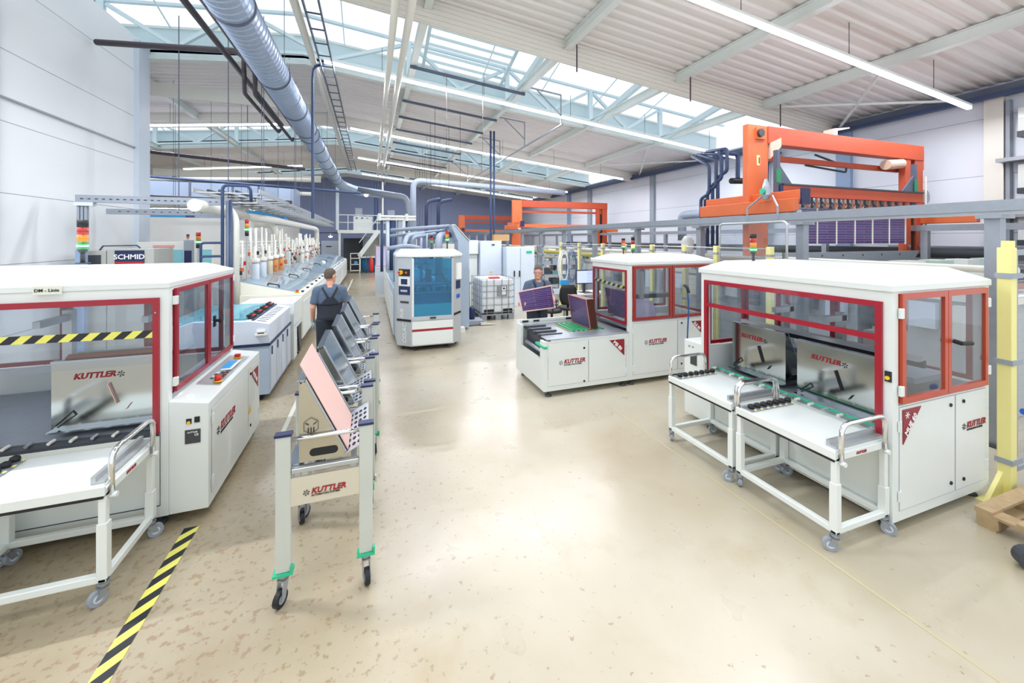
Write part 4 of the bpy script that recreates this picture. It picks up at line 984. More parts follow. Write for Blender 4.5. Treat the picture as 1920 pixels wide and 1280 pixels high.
# standing stacks of boards on green racks
def uvpanel(P, n, th, m=M_panel, w=1., h=1.):
    """flat board with UVs: P four corners, n outward normal"""
    g = G(); n = Vector(n).normalized()*th; V = [Vector(p) for p in P]
    g.add([tuple(v) for v in V]+[tuple(v+n) for v in V], [(0,3,2,1),(4,5,6,7),(0,1,5,4),(1,2,6,5),(2,3,7,6),(3,0,4,7)])
    g.uv = [(0,0),(w,0),(w,h),(0,h)]*2; return g
def bstack(x, y, n, label, z=.90):
    t = thing('board_stack', label, 'boards', (x, y, z)); w, h, tilt = .60, .47, .02
    for k in range(n):
        xx = x+k*.018; P = [(xx,y+w,z+.0),(xx,y,z),(xx-tilt*4,y,z+h),(xx-tilt*4,y+w,z+h)]
        o = uvpanel(P, (1,0,.17), .012, M_panel if k == 0 else mat('board_core_brown', '5a2a20', .4), 3, 2).build('board', M_panel if k == 0 else MATS['board_core_brown'], t)
        if k == 0:
            g = G()
            for a, b in ((0,1),(1,2),(2,3),(3,0)): g.bar(Vector(P[a])+Vector((-.002,0,0)), Vector(P[b])+Vector((-.002,0,0)), .012, .012)
            g.build('copper_rim', M_copedge, o)
    return t
bstack(3.28, 5.52, 8, 'thick stack of purple boards standing on green bars on the feed table', .845)
bstack(4.00, 5.50, 4, 'stack of purple boards standing behind the glass of the hood', .945)
def gtray(x, y, label, z=.815):
    t = thing('green_bar_tray', label, 'tray', (x, y, z)); G().bx(x, x+.62, y, y+.62, z, z+.012).build('base_board', M_wood, t)
    for k in range(7): G().prism([(x+.02+k*.086, z+.012), (x+.085+k*.086, z+.012), (x+.07+k*.086, z+.03), (x+.035+k*.086, z+.03)], 'y', y+.01, y+.61).build('green_bar', M_dgreen, t)
gtray(2.93, 5.50, 'tray of green bars on the feed table of the middle machine')
gtray(3.80, 5.48, 'tray of green bars under the boards inside the hood', .915) if False else None
striped(None, (-1.335, 3.80, .0015), (-1.315, 2.3, .0015), .10, (1,0,0), 9, t=.0012, slant=-1.0, label='yellow and black striped tape stuck on the floor beside the left machine', cat='tape')
# ================================================================ left side: wet process line and services
t = thing('process_console', 'blue grey process unit with navy band and black lid handles beside the left machine', 'machine', (-1.9, 7.1, 0))
X0, X1, Y0, Y1 = -2.75, -1.35, 6.41, 7.95
G().prism([(X0,Y0+.5),(X0+.45,Y0),(X1,Y0),(X1,Y1),(X0,Y1)], 'z', .09, .775).build('lower_body', M_bluegrey, t, bevel=.006)
G().prism([(X0-.01,Y0+.49),(X0+.45,Y0-.012),(X1+.012,Y0-.012),(X1+.012,Y1),(X0-.01,Y1)], 'z', .775, .805).build('navy_band', M_navy, t)
G().prism([(X0,.805),(X1,.805),(X1,1.08),(X1-.22,1.13),(X0+.5,1.16),(X0,1.0)], 'y', Y0, Y1).build('upper_body', M_palebl, t, bevel=.006)
G().bx(X0+.1, X1-.1, Y0+.08, Y1-.08, 0, .09).build('plinth', M_black, t)
G().bx(X0+.2, X1-.3, Y0+.06, Y1-.05, 1.145, 1.165).build('glass_lid', M_cyanglass, t)
for k in range(4):
    y = 6.55+k*.36; g = G(); g.bx(X1-.30, X1-.24, y, y+.27, 1.13, 1.165); g.bx(X1-.32, X1-.28, y+.02, y+.25, 1.165, 1.19); h = g.build('lid_handle', M_black, t)
    G().bx(X1-.275, X1-.245, y+.08, y+.2, 1.166, 1.176).build('red_marker', M_redpl, h)
G().bx(X1-.23, X1-.20, Y0+.05, Y1-.05, 1.128, 1.145).build('navy_strip', M_navy, t)
for k in range(10): G().bar((X1-.17, 6.5+k*.13, 1.122), (X1-.06, 6.53+k*.13, 1.097), .018, .004).build('vent_slot', M_ink_dark, t)
for k in range(4):
    y = 6.5+k*.37; G().bx(X1-.002, X1+.003, y, y+.33, .13, .75).build('door_panel', M_palebl, t, bevel=.002); G().bx(X1+.003, X1+.014, y+.02, y+.05, .62, .74).build('latch', M_navy, t)
g = G(); g.bx(X1-.15, X1-.05, Y0-.03, Y0, .965, 1.0); g.bx(X1-.17, X1-.03, Y0-.035, Y0-.005, .93, .955); g.build('toggle_handle', M_paper, t); G().bx(X1-.14, X1-.06, Y0-.036, Y0-.03, .955, .97).build('handle_grip', M_black, t)
t = thing('white_module', 'white narrow end module between the blue grey unit and the long tank line', 'machine', (-1.6, 8.4, 0))
G().bx(-2.2, -1.31, 8.05, 8.95, .62, 1.12).build('body', M_white, t, bevel=.006); G().bx(-1.62, -1.31, 8.05, 8.35, .10, .62).build('leg_box', M_white, t, bevel=.004)
g = G(); g.prism([(8.6,.62),(8.95,.62),(8.95,.05),(8.8,.05)], 'x', -1.36, -1.33); g.build('grey_leg', M_dgrey, t); foot(t, -1.45, 8.2, .1); foot(t, -1.4, 8.87, .1)
G().bx(-1.312, -1.30, 8.1, 8.9, .7, .705).build('seam', M_grey, t)
# near cream end of the tank line and the tank modules
LY = [9.0, 11.2, 13.4, 15.8, 18.2, 20.6]
for i, y in enumerate(LY):
    y1 = LY[i+1]-.06 if i < 5 else 24.5
    t = thing('tank_module', 'white process tank with pale glass lid in the left line, %s module' % ['nearest', 'second', 'third', 'fourth', 'fifth', 'farthest'][i], 'tank', (-1.9, (y+y1)/2, 0), 0, 'process tanks of the left line')
    g = G(); g.prism([(-2.75,.25),(-1.31,.25),(-1.31,1.13),(-1.42,1.17),(-2.75,1.17)], 'y', y, y1); g.build('tank_body', M_white if i else mat('cream_end_plate', 'dedccd', .45), t, bevel=.006)
    G().bx(-2.6, -1.5, y+.1, y1-.1, .02, .25).build('plinth', M_dgrey, t)
    g = G(); q = [(-2.42,y+.02,1.44),(-1.45,y+.02,1.20),(-1.45,y1-.02,1.20),(-2.42,y1-.02,1.44)]
    g.add(q+[(p[0],p[1],p[2]+.02) for p in q], [(0,3,2,1),(4,5,6,7),(0,1,5,4),(1,2,6,5),(2,3,7,6),(3,0,4,7)]); ld = g.build('glass_lid', M_lidglass, t)
    g = G(); g.add([(-2.42,y+.02,1.17),(-1.45,y+.02,1.17),(-1.45,y+.02,1.2),(-2.42,y+.02,1.44),(-2.42,y+.035,1.17),(-1.45,y+.035,1.17),(-1.45,y+.035,1.2),(-2.42,y+.035,1.44)], [(0,1,2,3),(7,6,5,4),(0,4,5,1),(1,5,6,2),(2,6,7,3),(3,7,4,0)])
    g.build('lid_side', MATS.get('cream_end_plate') or M_white, t)
    for k in range(2): G().bx(-2.40, -1.46, y+.7+k*.75, y+.73+k*.75, 1.44, 1.45).build('lid_seam', M_grey, ld) if False else None
    g = G(); g.tube([(-1.75,y+.12,1.285),(-1.75,y+.12,1.34),(-1.95,y+.12,1.385),(-1.95,y+.12,1.33)], .012, 8, rnd=.03); g.build('lid_handle', M_black, t, smooth=True)
    for k in range(3): G().bx(-1.39, -1.345, y+.35+k*.7, y+.47+k*.7, 1.155, 1.18).build('latch', M_navy, t)
    g = G(); g.bx(-1.312, -1.300, y+.06, y1-.06, .32, 1.0); g.build('side_door', M_roof, t, bevel=.003)
    g = G(); g.bx(-1.55, -1.43, y+.6, y+.6+.9, 1.2, 1.222); g.build('wood_strip', M_wood, t) if i in (1, 2) else None
g = G(); g.cyl((-1.42,9.1,1.16), (-1.42,9.1,1.19), .035, 14); t = thing('emergency_stop', 'red and yellow emergency stop on the near end of the tank line', 'button', (-1.42, 9.1, 1.16)); g.build('yellow_collar', M_yelpl, t); G().cyl((-1.42,9.1,1.19), (-1.42,9.1,1.235), .022, 12).build('red_button', M_redpl, t)
# white PVC pipework behind the tanks: risers, headers, filter housings
random.seed(3)
ranks = ['nearest', 'second', 'third', 'fourth', 'fifth', 'sixth', 'seventh', 'eighth', 'ninth', 'tenth', 'eleventh', 'twelfth', 'thirteenth', 'farthest']
for i in range(14):
    y = 9.15+i*.98
    t = thing('pipe_riser_group', 'group of white plastic pipe risers behind the left tank line, %s group' % ranks[i], 'pipes', (-2.5, y, 1.17), 0, 'white pipe risers of the left line')
    for k in range(4):
        yy = y+k*.2+random.uniform(-.04, .04); top = 2.28+random.uniform(-.15, .3)-(.0 if i < 5 else .1); r = random.choice((.02, .026, .032))
        xx = -2.5-.06*(k % 2)
        G().cyl((xx, yy, 1.17), (xx, yy, top), r, 8).build('riser', M_pvc, t, smooth=True)
        G().cyl((xx, yy, 1.4+.1*k), (xx, yy, 1.48+.1*k), r*1.5, 10).build('union_nut', (M_dgrey, M_pvc, M_orange, M_grey)[(i+k) % 4], t)
    for z in (1.75, 2.05, 2.12, 2.2): G().cyl((-2.56, y-.1, z), (-2.56, y+.82, z), .018, 8).build('header', M_pvc, t, smooth=True)
    for z in (1.9,): G().bx(-2.53, -2.49, y-.1, y+.85, z, z+.05).build('rack_bar', M_white, t)
    for k in range(3): G().bx(-2.47, -2.43, y+.1+k*.28, y+.15+k*.28, 1.55+.18*((i+k)%3), 1.63+.18*((i+k)%3)).build('fitting', (M_dgrey, M_redpl, M_orange, M_black)[(i*2+k)%4], t)
    G().tube([(-2.48,y,1.3),(-2.40,y+.2,1.42),(-2.42,y+.5,1.36),(-2.48,y+.7,1.25)], .012, 6).build('hose', M_greypvc, t)
    if i % 3 == 2: G().bx(-2.52, -2.42, y, y+.25, 1.45, 1.85).build('white_box', M_roof, t)
for i in range(7):
    y = 9.75+i*.62 if i < 5 else 10.2+i*1.1
    t = thing('filter_housing', '%s filter housing standing behind the left tank line, %s from the camera' % (('clear', 'clear', 'smoky', 'amber', 'amber', 'white', 'white')[i], ranks[i] if i < 6 else 'farthest'), 'filter', (-2.32, y, 1.17), 0, 'filter housings')
    G().lathe([(.075,.12),(.08,.14),(.08,.55),(.05,.6)], (-2.32,y,1.17), 16).build('housing', (M_palebl, M_palebl, mat('smoky_cream', 'cfc6ae', .3), mat('amber_housing', 'c98a4c', .3), MATS['amber_housing'], M_pvc, M_pvc)[i], t, smooth=True)
    G().lathe([(.085,.6),(.09,.62),(.09,.68),(.03,.70),(.025,.95)], (-2.32,y,1.17), 16).build('head', M_pvc, t, smooth=True)
    G().cyl((-2.32,y,1.17), (-2.32,y,1.3), .02, 8).build('drain', M_pvc, t)
    if i > 1: G().cyl((-2.20,y,1.62), (-2.16,y,1.62), .035, 10).build('valve_wheel', M_redpl if i % 2 else M_orange, t)
random.seed(11)
for i in range(12):
    y = 12.2+i*.85; z = 1.6+random.uniform(-.1, .35)
    t = thing('hand_valve', 'small %s valve on the white pipes of the left line, %s from the camera' % ('orange' if i % 2 else 'black', ranks[i]), 'valve', (-2.42, y, z), 0, 'valves on the white pipes')
    G().cyl((-2.5,y,z), (-2.38,y,z), .03, 8).build('body', M_pvc, t); G().bx(-2.38, -2.35, y-.06, y+.06, z-.02, z+.02).build('lever', M_orange if i % 2 else M_black, t)
for lab, pts, r in [('thick cream vertical pipe rising at the near end of the tank line', [(-2.47,9.0,1.0),(-2.47,9.0,2.68),(-2.6,9.0,2.88),(-2.62,9.1,2.9)], .068),
        ('big cream overhead pipe with a flat end cap above the white partition', [(-3.0,8.65,2.88),(-3.0,11.4,2.88)], .115),
        ('cream overhead pipe continuing along the cable tray with an elbow down', [(-2.95,11.5,2.82),(-2.6,13,2.8),(-2.5,20.6,2.75),(-2.5,21.4,2.7),(-2.5,21.5,1.4)], .10),
        ('cream pipe elbow dropping behind the filter housings', [(-3.2,13.2,2.7),(-2.75,13.6,2.7),(-2.7,13.8,2.0)], .1)]:
    G().tube(pts, r, 16, rnd=.2).build('exhaust_pipe', M_pvc, smooth=True, label=lab, cat='pipe', group='cream exhaust pipes')
t = thing('pipe_stand', 'dark blue vertical pipes with a bend on top behind the left machine', 'pipes', (-2.6, 8.8, 0))
for k, (x, m) in enumerate(((-2.62, M_dblue), (-2.52, M_dblue), (-2.56, M_greypvc))):
    if k == 0: g = G(); g.tube([(x,8.8,0),(x,8.8,3.28),(x+.45,8.8,3.28),(x+.45,8.85,2.98)], .028, 10, rnd=.1)
    else: g = G(); g.cyl((x,8.86+.04*k,0), (x,8.86+.04*k,3.0), .05 if k == 2 else .032, 10)
    g.build('standpipe', m, t, smooth=True)
for z in (2.2, 1.95): G().tube([(-2.62,8.78,z),(-2.95,8.78,z),(-2.95,8.78,1.5)], .022, 8, rnd=.06).build('side_branch', M_dblue, t, smooth=True)
# cable trays on rods
for i, (xa, xb, z, lab) in enumerate([(-3.44, -2.26, 3.23, 'wide overhead cable tray above the left tank line, upper one'), (-2.9, -2.3, 3.03, 'narrow cable tray below the wide one over the left tank line')]):
    t = thing('cable_tray', lab, 'cable tray', ((xa+xb)/2, 9.8, z), 0, 'cable trays over the left line')
    for x in (xa, xb): G().bx(x-.008, x+.008, 9.8, 28, z, z+.10).build('side_rail', M_alu, t)
    if 1:
        for k in range(24): G().bx(xa, xb, 9.9+k*.75, 9.95+k*.75, z, z+.025).build('rung', M_alu, t)
        for x in ((-3.2, -3.0, -2.7), (-2.8, -2.6))[i]: G().cyl((x, 9.9, z+.05), (x, 28, z+.05), .03, 6).build('cable', M_dgrey, t)
    for k in range(5):
        y = 10.2+k*4; G().cyl((xb, y, z), (xb, y, roofz(xb)-.02), .008, 5).build('rod', M_gutter, t)
# grey perforated beam on posts and machines at the left
t = thing('strut_frame', 'grey perforated channel frame with posts standing in front of the left wall', 'frame', (-3.7, 9.0, 0))
g = G(); g.bx(-4.82, -2.6, 8.98, 9.06, 2.91, 3.04); b_ = g.build('top_channel', M_grey, t)
for k in range(22): G().bx(-4.75+k*.098, -4.71+k*.098, 8.975, 8.979, 2.965, 2.98).build('slot', M_ink_dark, b_)
G().bx(-4.82, -4.70, 8.98, 9.08, 0, 2.09).build('post', M_trimblue, t); 
for x in (-4.81, -4.76, -4.71): G().bx(x, x+.035, 9.0, 9.06, 2.09, 2.91).build('post', M_grey, t)
G().bx(-4.84, -4.58, 8.97, 9.09, 2.85, 2.91).build('bracket', M_palebl, t)
t = thing('strut_frame', 'second grey perforated channel behind the first, above the white partition', 'frame', (-4, 10.4, 0))
b_ = G().bx(-5.1, -2.9, 10.4, 10.48, 2.78, 2.89).build('top_channel', M_grey, t)
for k in range(14): G().bx(-4.9+k*.14, -4.86+k*.14, 10.397, 10.402, 2.83, 2.845).build('slot', M_ink_dark, b_)

for x in (-3.9, -3.0): G().cyl((x,10.44,2.89),(x,10.44,roofz(x)-.02),.01,5).build('rod', M_gutter, t)
t = thing('wet_bench', 'grey process cabinet with a navy company sign in front of the left wall', 'machine', (-4.4, 9.7, 0))
G().bx(-4.55, -3.86, 9.3, 10.1, 0, 2.09).build('cabinet', mat('warm_grey_cabinet', 'b4b6b0', .45), t, bevel=.006); G().bx(-4.95, -4.56, 9.3, 10.1, 0, 2.06).build('cabinet', MATS['warm_grey_cabinet'], t, bevel=.006)
G().bx(-4.88, -4.63, 9.29, 9.3, 1.5, 1.98).build('window', M_dgrey, t)
sg = G().bx(-4.43, -4.0, 9.285, 9.3, 1.80, 2.06).build('sign_board', M_navy, t)
G().bx(-4.43, -4.0, 9.28, 9.29, 1.83, 1.85).build('red_stripe', M_redpl, sg)
G().text('SCHMID', .125, (-4.215, 9.281, 1.90), (1,0,0), (0,0,1), off=.02, align='CENTER').build('lettering', M_ink_white, sg)
g = G(); g.tube([(-4.75,9.5,2.06),(-4.7,9.5,2.14),(-4.2,9.5,2.15),(-4.15,9.5,2.10)], .014, 6); g.build('lid_arm', M_dgrey, t)
t = thing('exposure_unit', 'pale cabinet with cyan windows left of the white partition', 'machine', (-4.3, 11.6, 0))
G().bx(-5.0, -3.55, 11.3, 11.8, 0, 2.20).build('cabinet', mat('offwhite_cabinet', 'e8e8e4', .5), t, bevel=.006)
for x in (-4.78, -4.42, -3.86): G().bx(x, x+.28, 11.285, 11.3, 1.4, 2.02).build('window', M_cyanpl if False else mat('cyan_window', '8fccd8', .2), t)
p_ = G().bx(-4.09, -3.93, 11.2, 11.3, .05, 2.24).build('pillar', M_grey, t); G().bx(-4.08, -3.94, 11.195, 11.2, 1.3, 2.0).build('navy_panel', M_navy, p_)
G().bx(-4.7, -4.3, 11.28, 11.3, 2.08, 2.13).build('red_lettering_strip', mat('faded_red', 'e6a9a0', .6), t)
for lab, x, y, zt, zb, r, od in [('stack light with red on top standing beside the dark standpipes', -2.33, 9.2, 2.66, 2.33, .034, 'ragk'), ('stack light on a white pole behind the left machine', -3.4, 10.0, 2.41, 2.08, .042, 'ragk'), ('small distant stack light left of the white pole one', -4.1, 11.45, 2.38, 2.28, .03, 'kra')]:
    t = thing('stack_light', lab, 'signal lamp', (x, y, 0)); z = zb
    G().cyl((x,y,.0 if r != .03 else 2.2), (x,y,zb), .016, 8).build('pole', M_alu, t)
    seg = (zt-zb)/len(od)
    for ch in reversed(od):
        m, n = {'k': (M_black, 'lamp_base'), 'r': (M_lred, 'red_lens'), 'a': (M_lamb, 'amber_lens'), 'g': (M_lgrn, 'green_lens')}[ch]
        o = G().cyl((x,y,z), (x,y,z+seg*.96), r, 14).build(n, m, t, smooth=True)
        if ch == 'g': G().cyl((x,y,z+seg*.35), (x,y,z+seg*.7), r*1.02, 14).build('lit_band', M_lit, o)
        z += seg

# ================================================================ far end: platform, stairs, drums
t = thing('platform', 'white steel platform with railings and stairs at the far end of the aisle', 'platform', (0, 29, 0))
PZ = 2.85; px0, px1, py0, py1 = -2.1, 3.0, 28.6, 33
G().bx(px0, px1, py0, py1, PZ-.22, PZ).build('deck', M_white, t)
for x in (px0+.05, .55, px1-.1): G().bx(x, x+.14, py0+.05, py0+.19, 0, PZ-.22).build('column', M_white, t)
G().bx(px0-.1, px0+.08, py0, py0+.18, PZ, 6.0).build('column', M_palebl, t)
for z in (PZ+.5, PZ+1.0): G().cyl((px0,py0,z), (px1,py0,z), .03, 6).build('rail', M_roof, t)
for k in range(9): G().bx(px0+k*.62, px0+.05+k*.62, py0-.02, py0+.03, PZ, PZ+1.0).build('rail_post', M_roof, t)
g = G()
for s_ in (0, .9): g.bar((.45, py0-.5+s_, PZ-.05), (-.75, py0-.5+s_, 1.1), .05, .28)
g.build('stringer', M_roof, t)
for k in range(8): G().bx(.30-k*.15, .52-k*.15, py0-.5, py0+.4, PZ-.3-k*.22, PZ-.27-k*.22).build('tread', M_galv, t)
for zo in (.9,): G().bar((.45, py0-.5, PZ-.05+zo), (-.75, py0-.5, 1.1+zo), .05, .05).build('hand_rail', M_roof, t)
G().bx(-.8, .5, py0-.6, py0+.5, 1.0, 1.08).build('landing', M_roof, t); 
for x in (-.75, .4): G().bx(x, x+.06, py0-.55, py0-.49, 0, 1.0).build('column', M_roof, t)
for i, (x, w, z) in enumerate([(-1.15, 1.25, .95), (1.0, 1.3, .85)]):
    u = thing('filter_unit', 'white filter unit on the far platform, %s one' % ('left' if i == 0 else 'right'), 'machine', (x+w/2, 29.8, PZ), 0, 'units on the far platform')
    G().bx(x, x+w, 29.2, 30.2, PZ, PZ+z).build('case', M_roof, u, bevel=.01)
    for k in range(3): G().bx(x+.15+k*.35, x+.27+k*.35, 29.18, 29.2, PZ+z-.15, PZ+z-.08).build('clip', M_black, u)
    G().bx(x+.1, x+w*.45, 29.6, 29.9, PZ+z, PZ+z+.6).build('outlet_box', M_grey, u)
for i, x in enumerate((.25, .42, .75)): G().cyl((x, 29.0, PZ), (x, 29.0, 6.2), .06, 8).build('riser_pipe', (M_dblue, M_dblue, M_pvc)[i], label='vertical pipe rising through the far platform, %s' % ('left blue one', 'right blue one', 'white one')[i], cat='pipe', group='pipes on the far platform')
t = thing('service_door', 'blue grey steel door in the far wall under the platform', 'door', (-3.2, 34.9, 0)); G().bx(-3.75, -2.5, 34.88, 34.99, 0, 2.1).build('leaf', M_palebl, t); G().bx(-3.4, -3.0, 34.86, 34.88, 1.6, 1.68).build('sign_plate', M_navy, t)
G().bx(-1.9, -.6, 31.2, 31.9, 0, 2.3).build('tall_shelf', M_dgrey, label='dark tall shelf in the shade under the far platform', cat='shelf')
G().bx(-.45, .5, 30.2, 31.0, 0, 2.35).build('beige_tank', mat('beige_tank', 'b9bcb0', .5), label='large beige tank under the far platform behind the stairs', cat='tank', bevel=.02)
t = thing('trolley_cabinet', 'small grey shelf trolley before the far platform', 'trolley', (-.9, 28.3, 0))
for z in (.15, .55, .95, 1.28): G().bx(-1.3, -.65, 28.0, 28.5, z, z+.04).build('shelf', M_pvc, t)
for x in (-1.3, -.69): G().bx(x, x+.04, 28.0, 28.5, .1, 1.3).build('side_frame', M_pvc, t)
G().bx(-1.05, -.85, 28.05, 28.3, .6, .78).build('blue_box', M_cyanpl, label='small blue box on the grey shelf trolley', cat='box')
t = thing('blue_drum', 'blue plastic drum on a small pallet at the far end', 'drum', (1.02, 28.3, .12)); G().lathe([(.27,0),(.29,.03),(.29,.3),(.3,.32),(.29,.34),(.29,.6),(.3,.62),(.29,.64),(.29,.9),(.25,.95)], (1.02,28.3,.12), 20).build('drum', M_bluepl, t, smooth=True); G().cyl((1.1,28.3,1.07),(1.1,28.3,1.10),.05,10).build('bung', M_paper, t)
t = thing('small_pallet', 'low wooden pallet under the blue drum', 'pallet', (1.0, 28.3, 0)); G().bx(.6, 1.45, 27.9, 28.7, .09, .12).build('deck_boards', M_wood, t)
for x in (.6, .97, 1.35): G().bx(x, x+.1, 27.9, 28.7, 0, .09).build('runner', M_wood, t)
t = thing('gas_cylinder_cart', 'red cylinder on a dark hand truck at the far end', 'cart', (-.1, 27.9, 0)); G().lathe([(.15,.1),(.16,.14),(.16,.85),(.06,.98),(.04,1.05)], (0.0,28.0,0), 14).build('red_cylinder', M_redpl, t, smooth=True)
for x in (-.28, -.08): G().bar((x,27.8,.02), (x,27.9,1.2), .03).build('truck_rail', M_dgrey, t)
for x in (-.32, -.05): G().cyl((x,27.8,.1), (x+.04,27.8,.1), .1, 12).build('wheel', M_black, t)
for i, x in enumerate((-.35, .35)): G().lathe([(.24,0),(.24,1.0),(.2,1.05)], (x,29.0+.2*i,0), 16).build('cyan_container', M_cyanpl, smooth=True, label='sky blue container behind the red cylinder, %s one' % ('left', 'right')[i], cat='container', group='sky blue containers')
for i, (x, y, z) in enumerate([(-2.6, 29.5, 2.35), (-.3, 27.5, 5.0)]):
    t = thing('bulkhead_lamp', 'lit round lamp at the far end, %s' % ('low one on the far left' if i == 0 else 'high one below the duct end'), 'light', (x, y, z), 0, 'lit far lamps')
    G().lathe([(.05,0),(.12,.04),(.12,.1)], (x,y,z), 12).build('lens', mat('lit_lamp_glass', 'ffffff', .4, emit=8), t); G().cyl((x,y,z+.1),(x,y,z+.3),.03,6).build('stem', M_grey, t)
    if i == 0: G().bx(x-.8, x+.8, y-.02, y+.1, z+.28, z+.36).build('carrier', M_dgrey, t)
# ================================================================ booth and etching line in the middle
t = thing('etching_booth', 'white and grey booth with a large blue tinted window and a dark red stripe', 'machine', (1.15, 8.8, 0))
fx0, fx1, fy, by = .755, 1.625, 8.2, 9.35
M_boothgrey = mat('booth_grey', 'b9bfc4', .4, .2)
G().prism([(fx0,fy),(fx1,fy),(1.83,8.48),(1.83,by),(.50,by),(.50,8.45)], 'z', .10, .95).build('lower_body', M_boothgrey, t, bevel=.004)
G().prism([(.50,8.45),(fx0,fy),(fx0+.03,fy),(fx0+.03,fy+.12),(.56,8.52)], 'z', .95, 1.90).build('left_pillar', M_boothgrey, t, bevel=.004)
G().prism([(fx1-.03,fy),(fx1,fy),(1.83,8.48),(1.77,8.54),(fx1-.03,fy+.12)], 'z', .95, 1.90).build('right_pillar', M_boothgrey, t, bevel=.004)
G().bx(.50, .55, 8.52, by, .95, 1.90).build('side_wall', M_boothgrey, t); G().bx(1.78, 1.83, 8.54, by, .95, 1.90).build('side_wall', M_boothgrey, t); G().bx(.55, 1.78, by-.012, by, .95, 1.9).build('rear_window', M_glass, t)
g = G(); a = [(.47,8.43),(.745,8.17),(1.635,8.17),(1.86,8.46),(1.86,by+.02),(.47,by+.02)]; b = [(.62,8.58),(.80,8.40),(1.58,8.40),(1.72,8.56),(1.72,by-.15),(.62,by-.15)]
g.add([(x,y,1.90) for x,y in a]+[(x,y,1.95) for x,y in a]+[(x,y,2.05) for x,y in b], [tuple(range(5,-1,-1))]+[(i,(i+1)%6,6+(i+1)%6,6+i) for i in range(6)]+[(6+i,6+(i+1)%6,12+(i+1)%6,12+i) for i in range(6)]+[tuple(range(12,18))])
g.build('roof_cover', M_roof, t, bevel=.008)
f_ = G().bx(fx0+.03, fx1-.03, fy-.012, fy+.0, .62, .70).build('sill', M_boothgrey, t); G().bx(1.13, 1.25, fy-.035, fy-.012, .645, .68).build('handle', M_dgrey, f_)
G().bx(fx0+.02, fx0+.055, fy-.01, fy+.01, .70, 1.88).build('window_frame', M_roof, t); G().bx(fx1-.05, fx1-.02, fy-.01, fy+.01, .70, 1.88).build('window_frame', M_boothgrey, t)
G().bx(fx0+.055, fx1-.04, fy-.005, fy+.002, .70, 1.875).build('tinted_window', M_blueglass, t)
G().bx(fx0+.02, fx1-.02, fy-.012, fy, .12, .60).build('front_panel', M_roof, t, bevel=.003)
G().bx(fx0+.02, fx1-.02, fy-.016, fy-.011, .40, .445).build('red_stripe', M_red, t)
dL = Vector((fx0-.50, fy-8.45, 0)).normalized(); nL = Vector((dL.y, -dL.x, 0)); 
def Lp(a, z, o=.004): v = Vector((.50, 8.45, 0))+dL*a+nL*o; return (v.x, v.y, z)
def plate(nm, a0, a1, z0, z1, m, par, o=.004, th=.006):
    g = G(); P = [Lp(a0,z0,0), Lp(a1,z0,0), Lp(a1,z1,0), Lp(a0,z1,0)]; Q = [Lp(a0,z0,o+th), Lp(a1,z0,o+th), Lp(a1,z1,o+th), Lp(a0,z1,o+th)]
    g.add(P+Q, [(0,3,2,1),(4,5,6,7),(0,1,5,4),(1,2,6,5),(2,3,7,6),(3,0,4,7)]); return g.build(nm, m, par)
plate('black_band', 0, .36, .60, .645, M_black, t)
k1 = plate('switch_panel', .05, .33, 1.52, 1.66, M_black, t); g = G(); g.cyl(Lp(.12,1.59,.01), Lp(.12,1.59,.05), .045, 14); g.build('emergency_button', M_yelpl, k1)
g = G(); g.cyl(Lp(.10,1.59,.05), Lp(.10,1.59,.07), .026, 12); g.build('red_cap', M_redpl, k1); G().cyl(Lp(.25,1.59,.01), Lp(.25,1.59,.03), .022, 10).build('main_switch', M_orange, k1)
k2 = plate('display_panel', .05, .33, 1.32, 1.50, M_roof, t); plate('display', .11, .27, 1.35, 1.46, M_navy, k2, .008)
k3 = plate('card_slot_panel', .05, .33, 1.14, 1.31, M_navy, t); plate('slot', .1, .27, 1.2, 1.24, M_boothgrey, k3, .009)
plate('handle_recess', .09, .30, .97, 1.01, M_dgrey, t)
g = G(); g.text('RUB', .10, Lp(.16, .66, .006), (0,0,1), -dL, shear=.2, off=.02); g.build('vertical_lettering', M_roof, t)
g = G(); g.text('CO.ACT', .13, Lp(.24, .16, .006), (0,0,1), -dL, shear=.1, off=.02); g.build('vertical_lettering', M_roof, t)
dR = Vector((1.83-fx1, 8.48-fy, 0)).normalized(); nR = Vector((dR.y, -dR.x, 0))
def plateR(nm, a0, a1, z0, z1, m, par, o=.004, th=.006):
    def P_(a, z, oo): v = Vector((fx1, fy, 0))+dR*a+nR*oo; return (v.x, v.y, z)
    g = G(); g.add([P_(a0,z0,0),P_(a1,z0,0),P_(a1,z1,0),P_(a0,z1,0),P_(a0,z0,o+th),P_(a1,z0,o+th),P_(a1,z1,o+th),P_(a0,z1,o+th)], [(0,3,2,1),(4,5,6,7),(0,1,5,4),(1,2,6,5),(2,3,7,6),(3,0,4,7)]); return g.build(nm, m, par)
plateR('black_band', 0, .33, .68, .725, M_black, t); plateR('paper_holder', .10, .31, 1.42, 1.76, M_paper, t, .03); plateR('navy_window', .10, .30, 1.22, 1.39, M_navy, t); plateR('blue_sticker', .13, .28, 1.02, 1.10, M_bluepl, t)
for x, y in ((.62,8.5),(fx0+.1,8.3),(fx1-.1,8.3),(1.72,8.6),(.6,9.2),(1.7,9.2)): foot(t, x, y, .1, .04)
signal(t, (1.24, 8.75), 2.05, .30, .032, order='krg', lit='-'); signal(t, (1.62, 8.95), 2.04, .42, .038, .17, order='rag', lit='g')
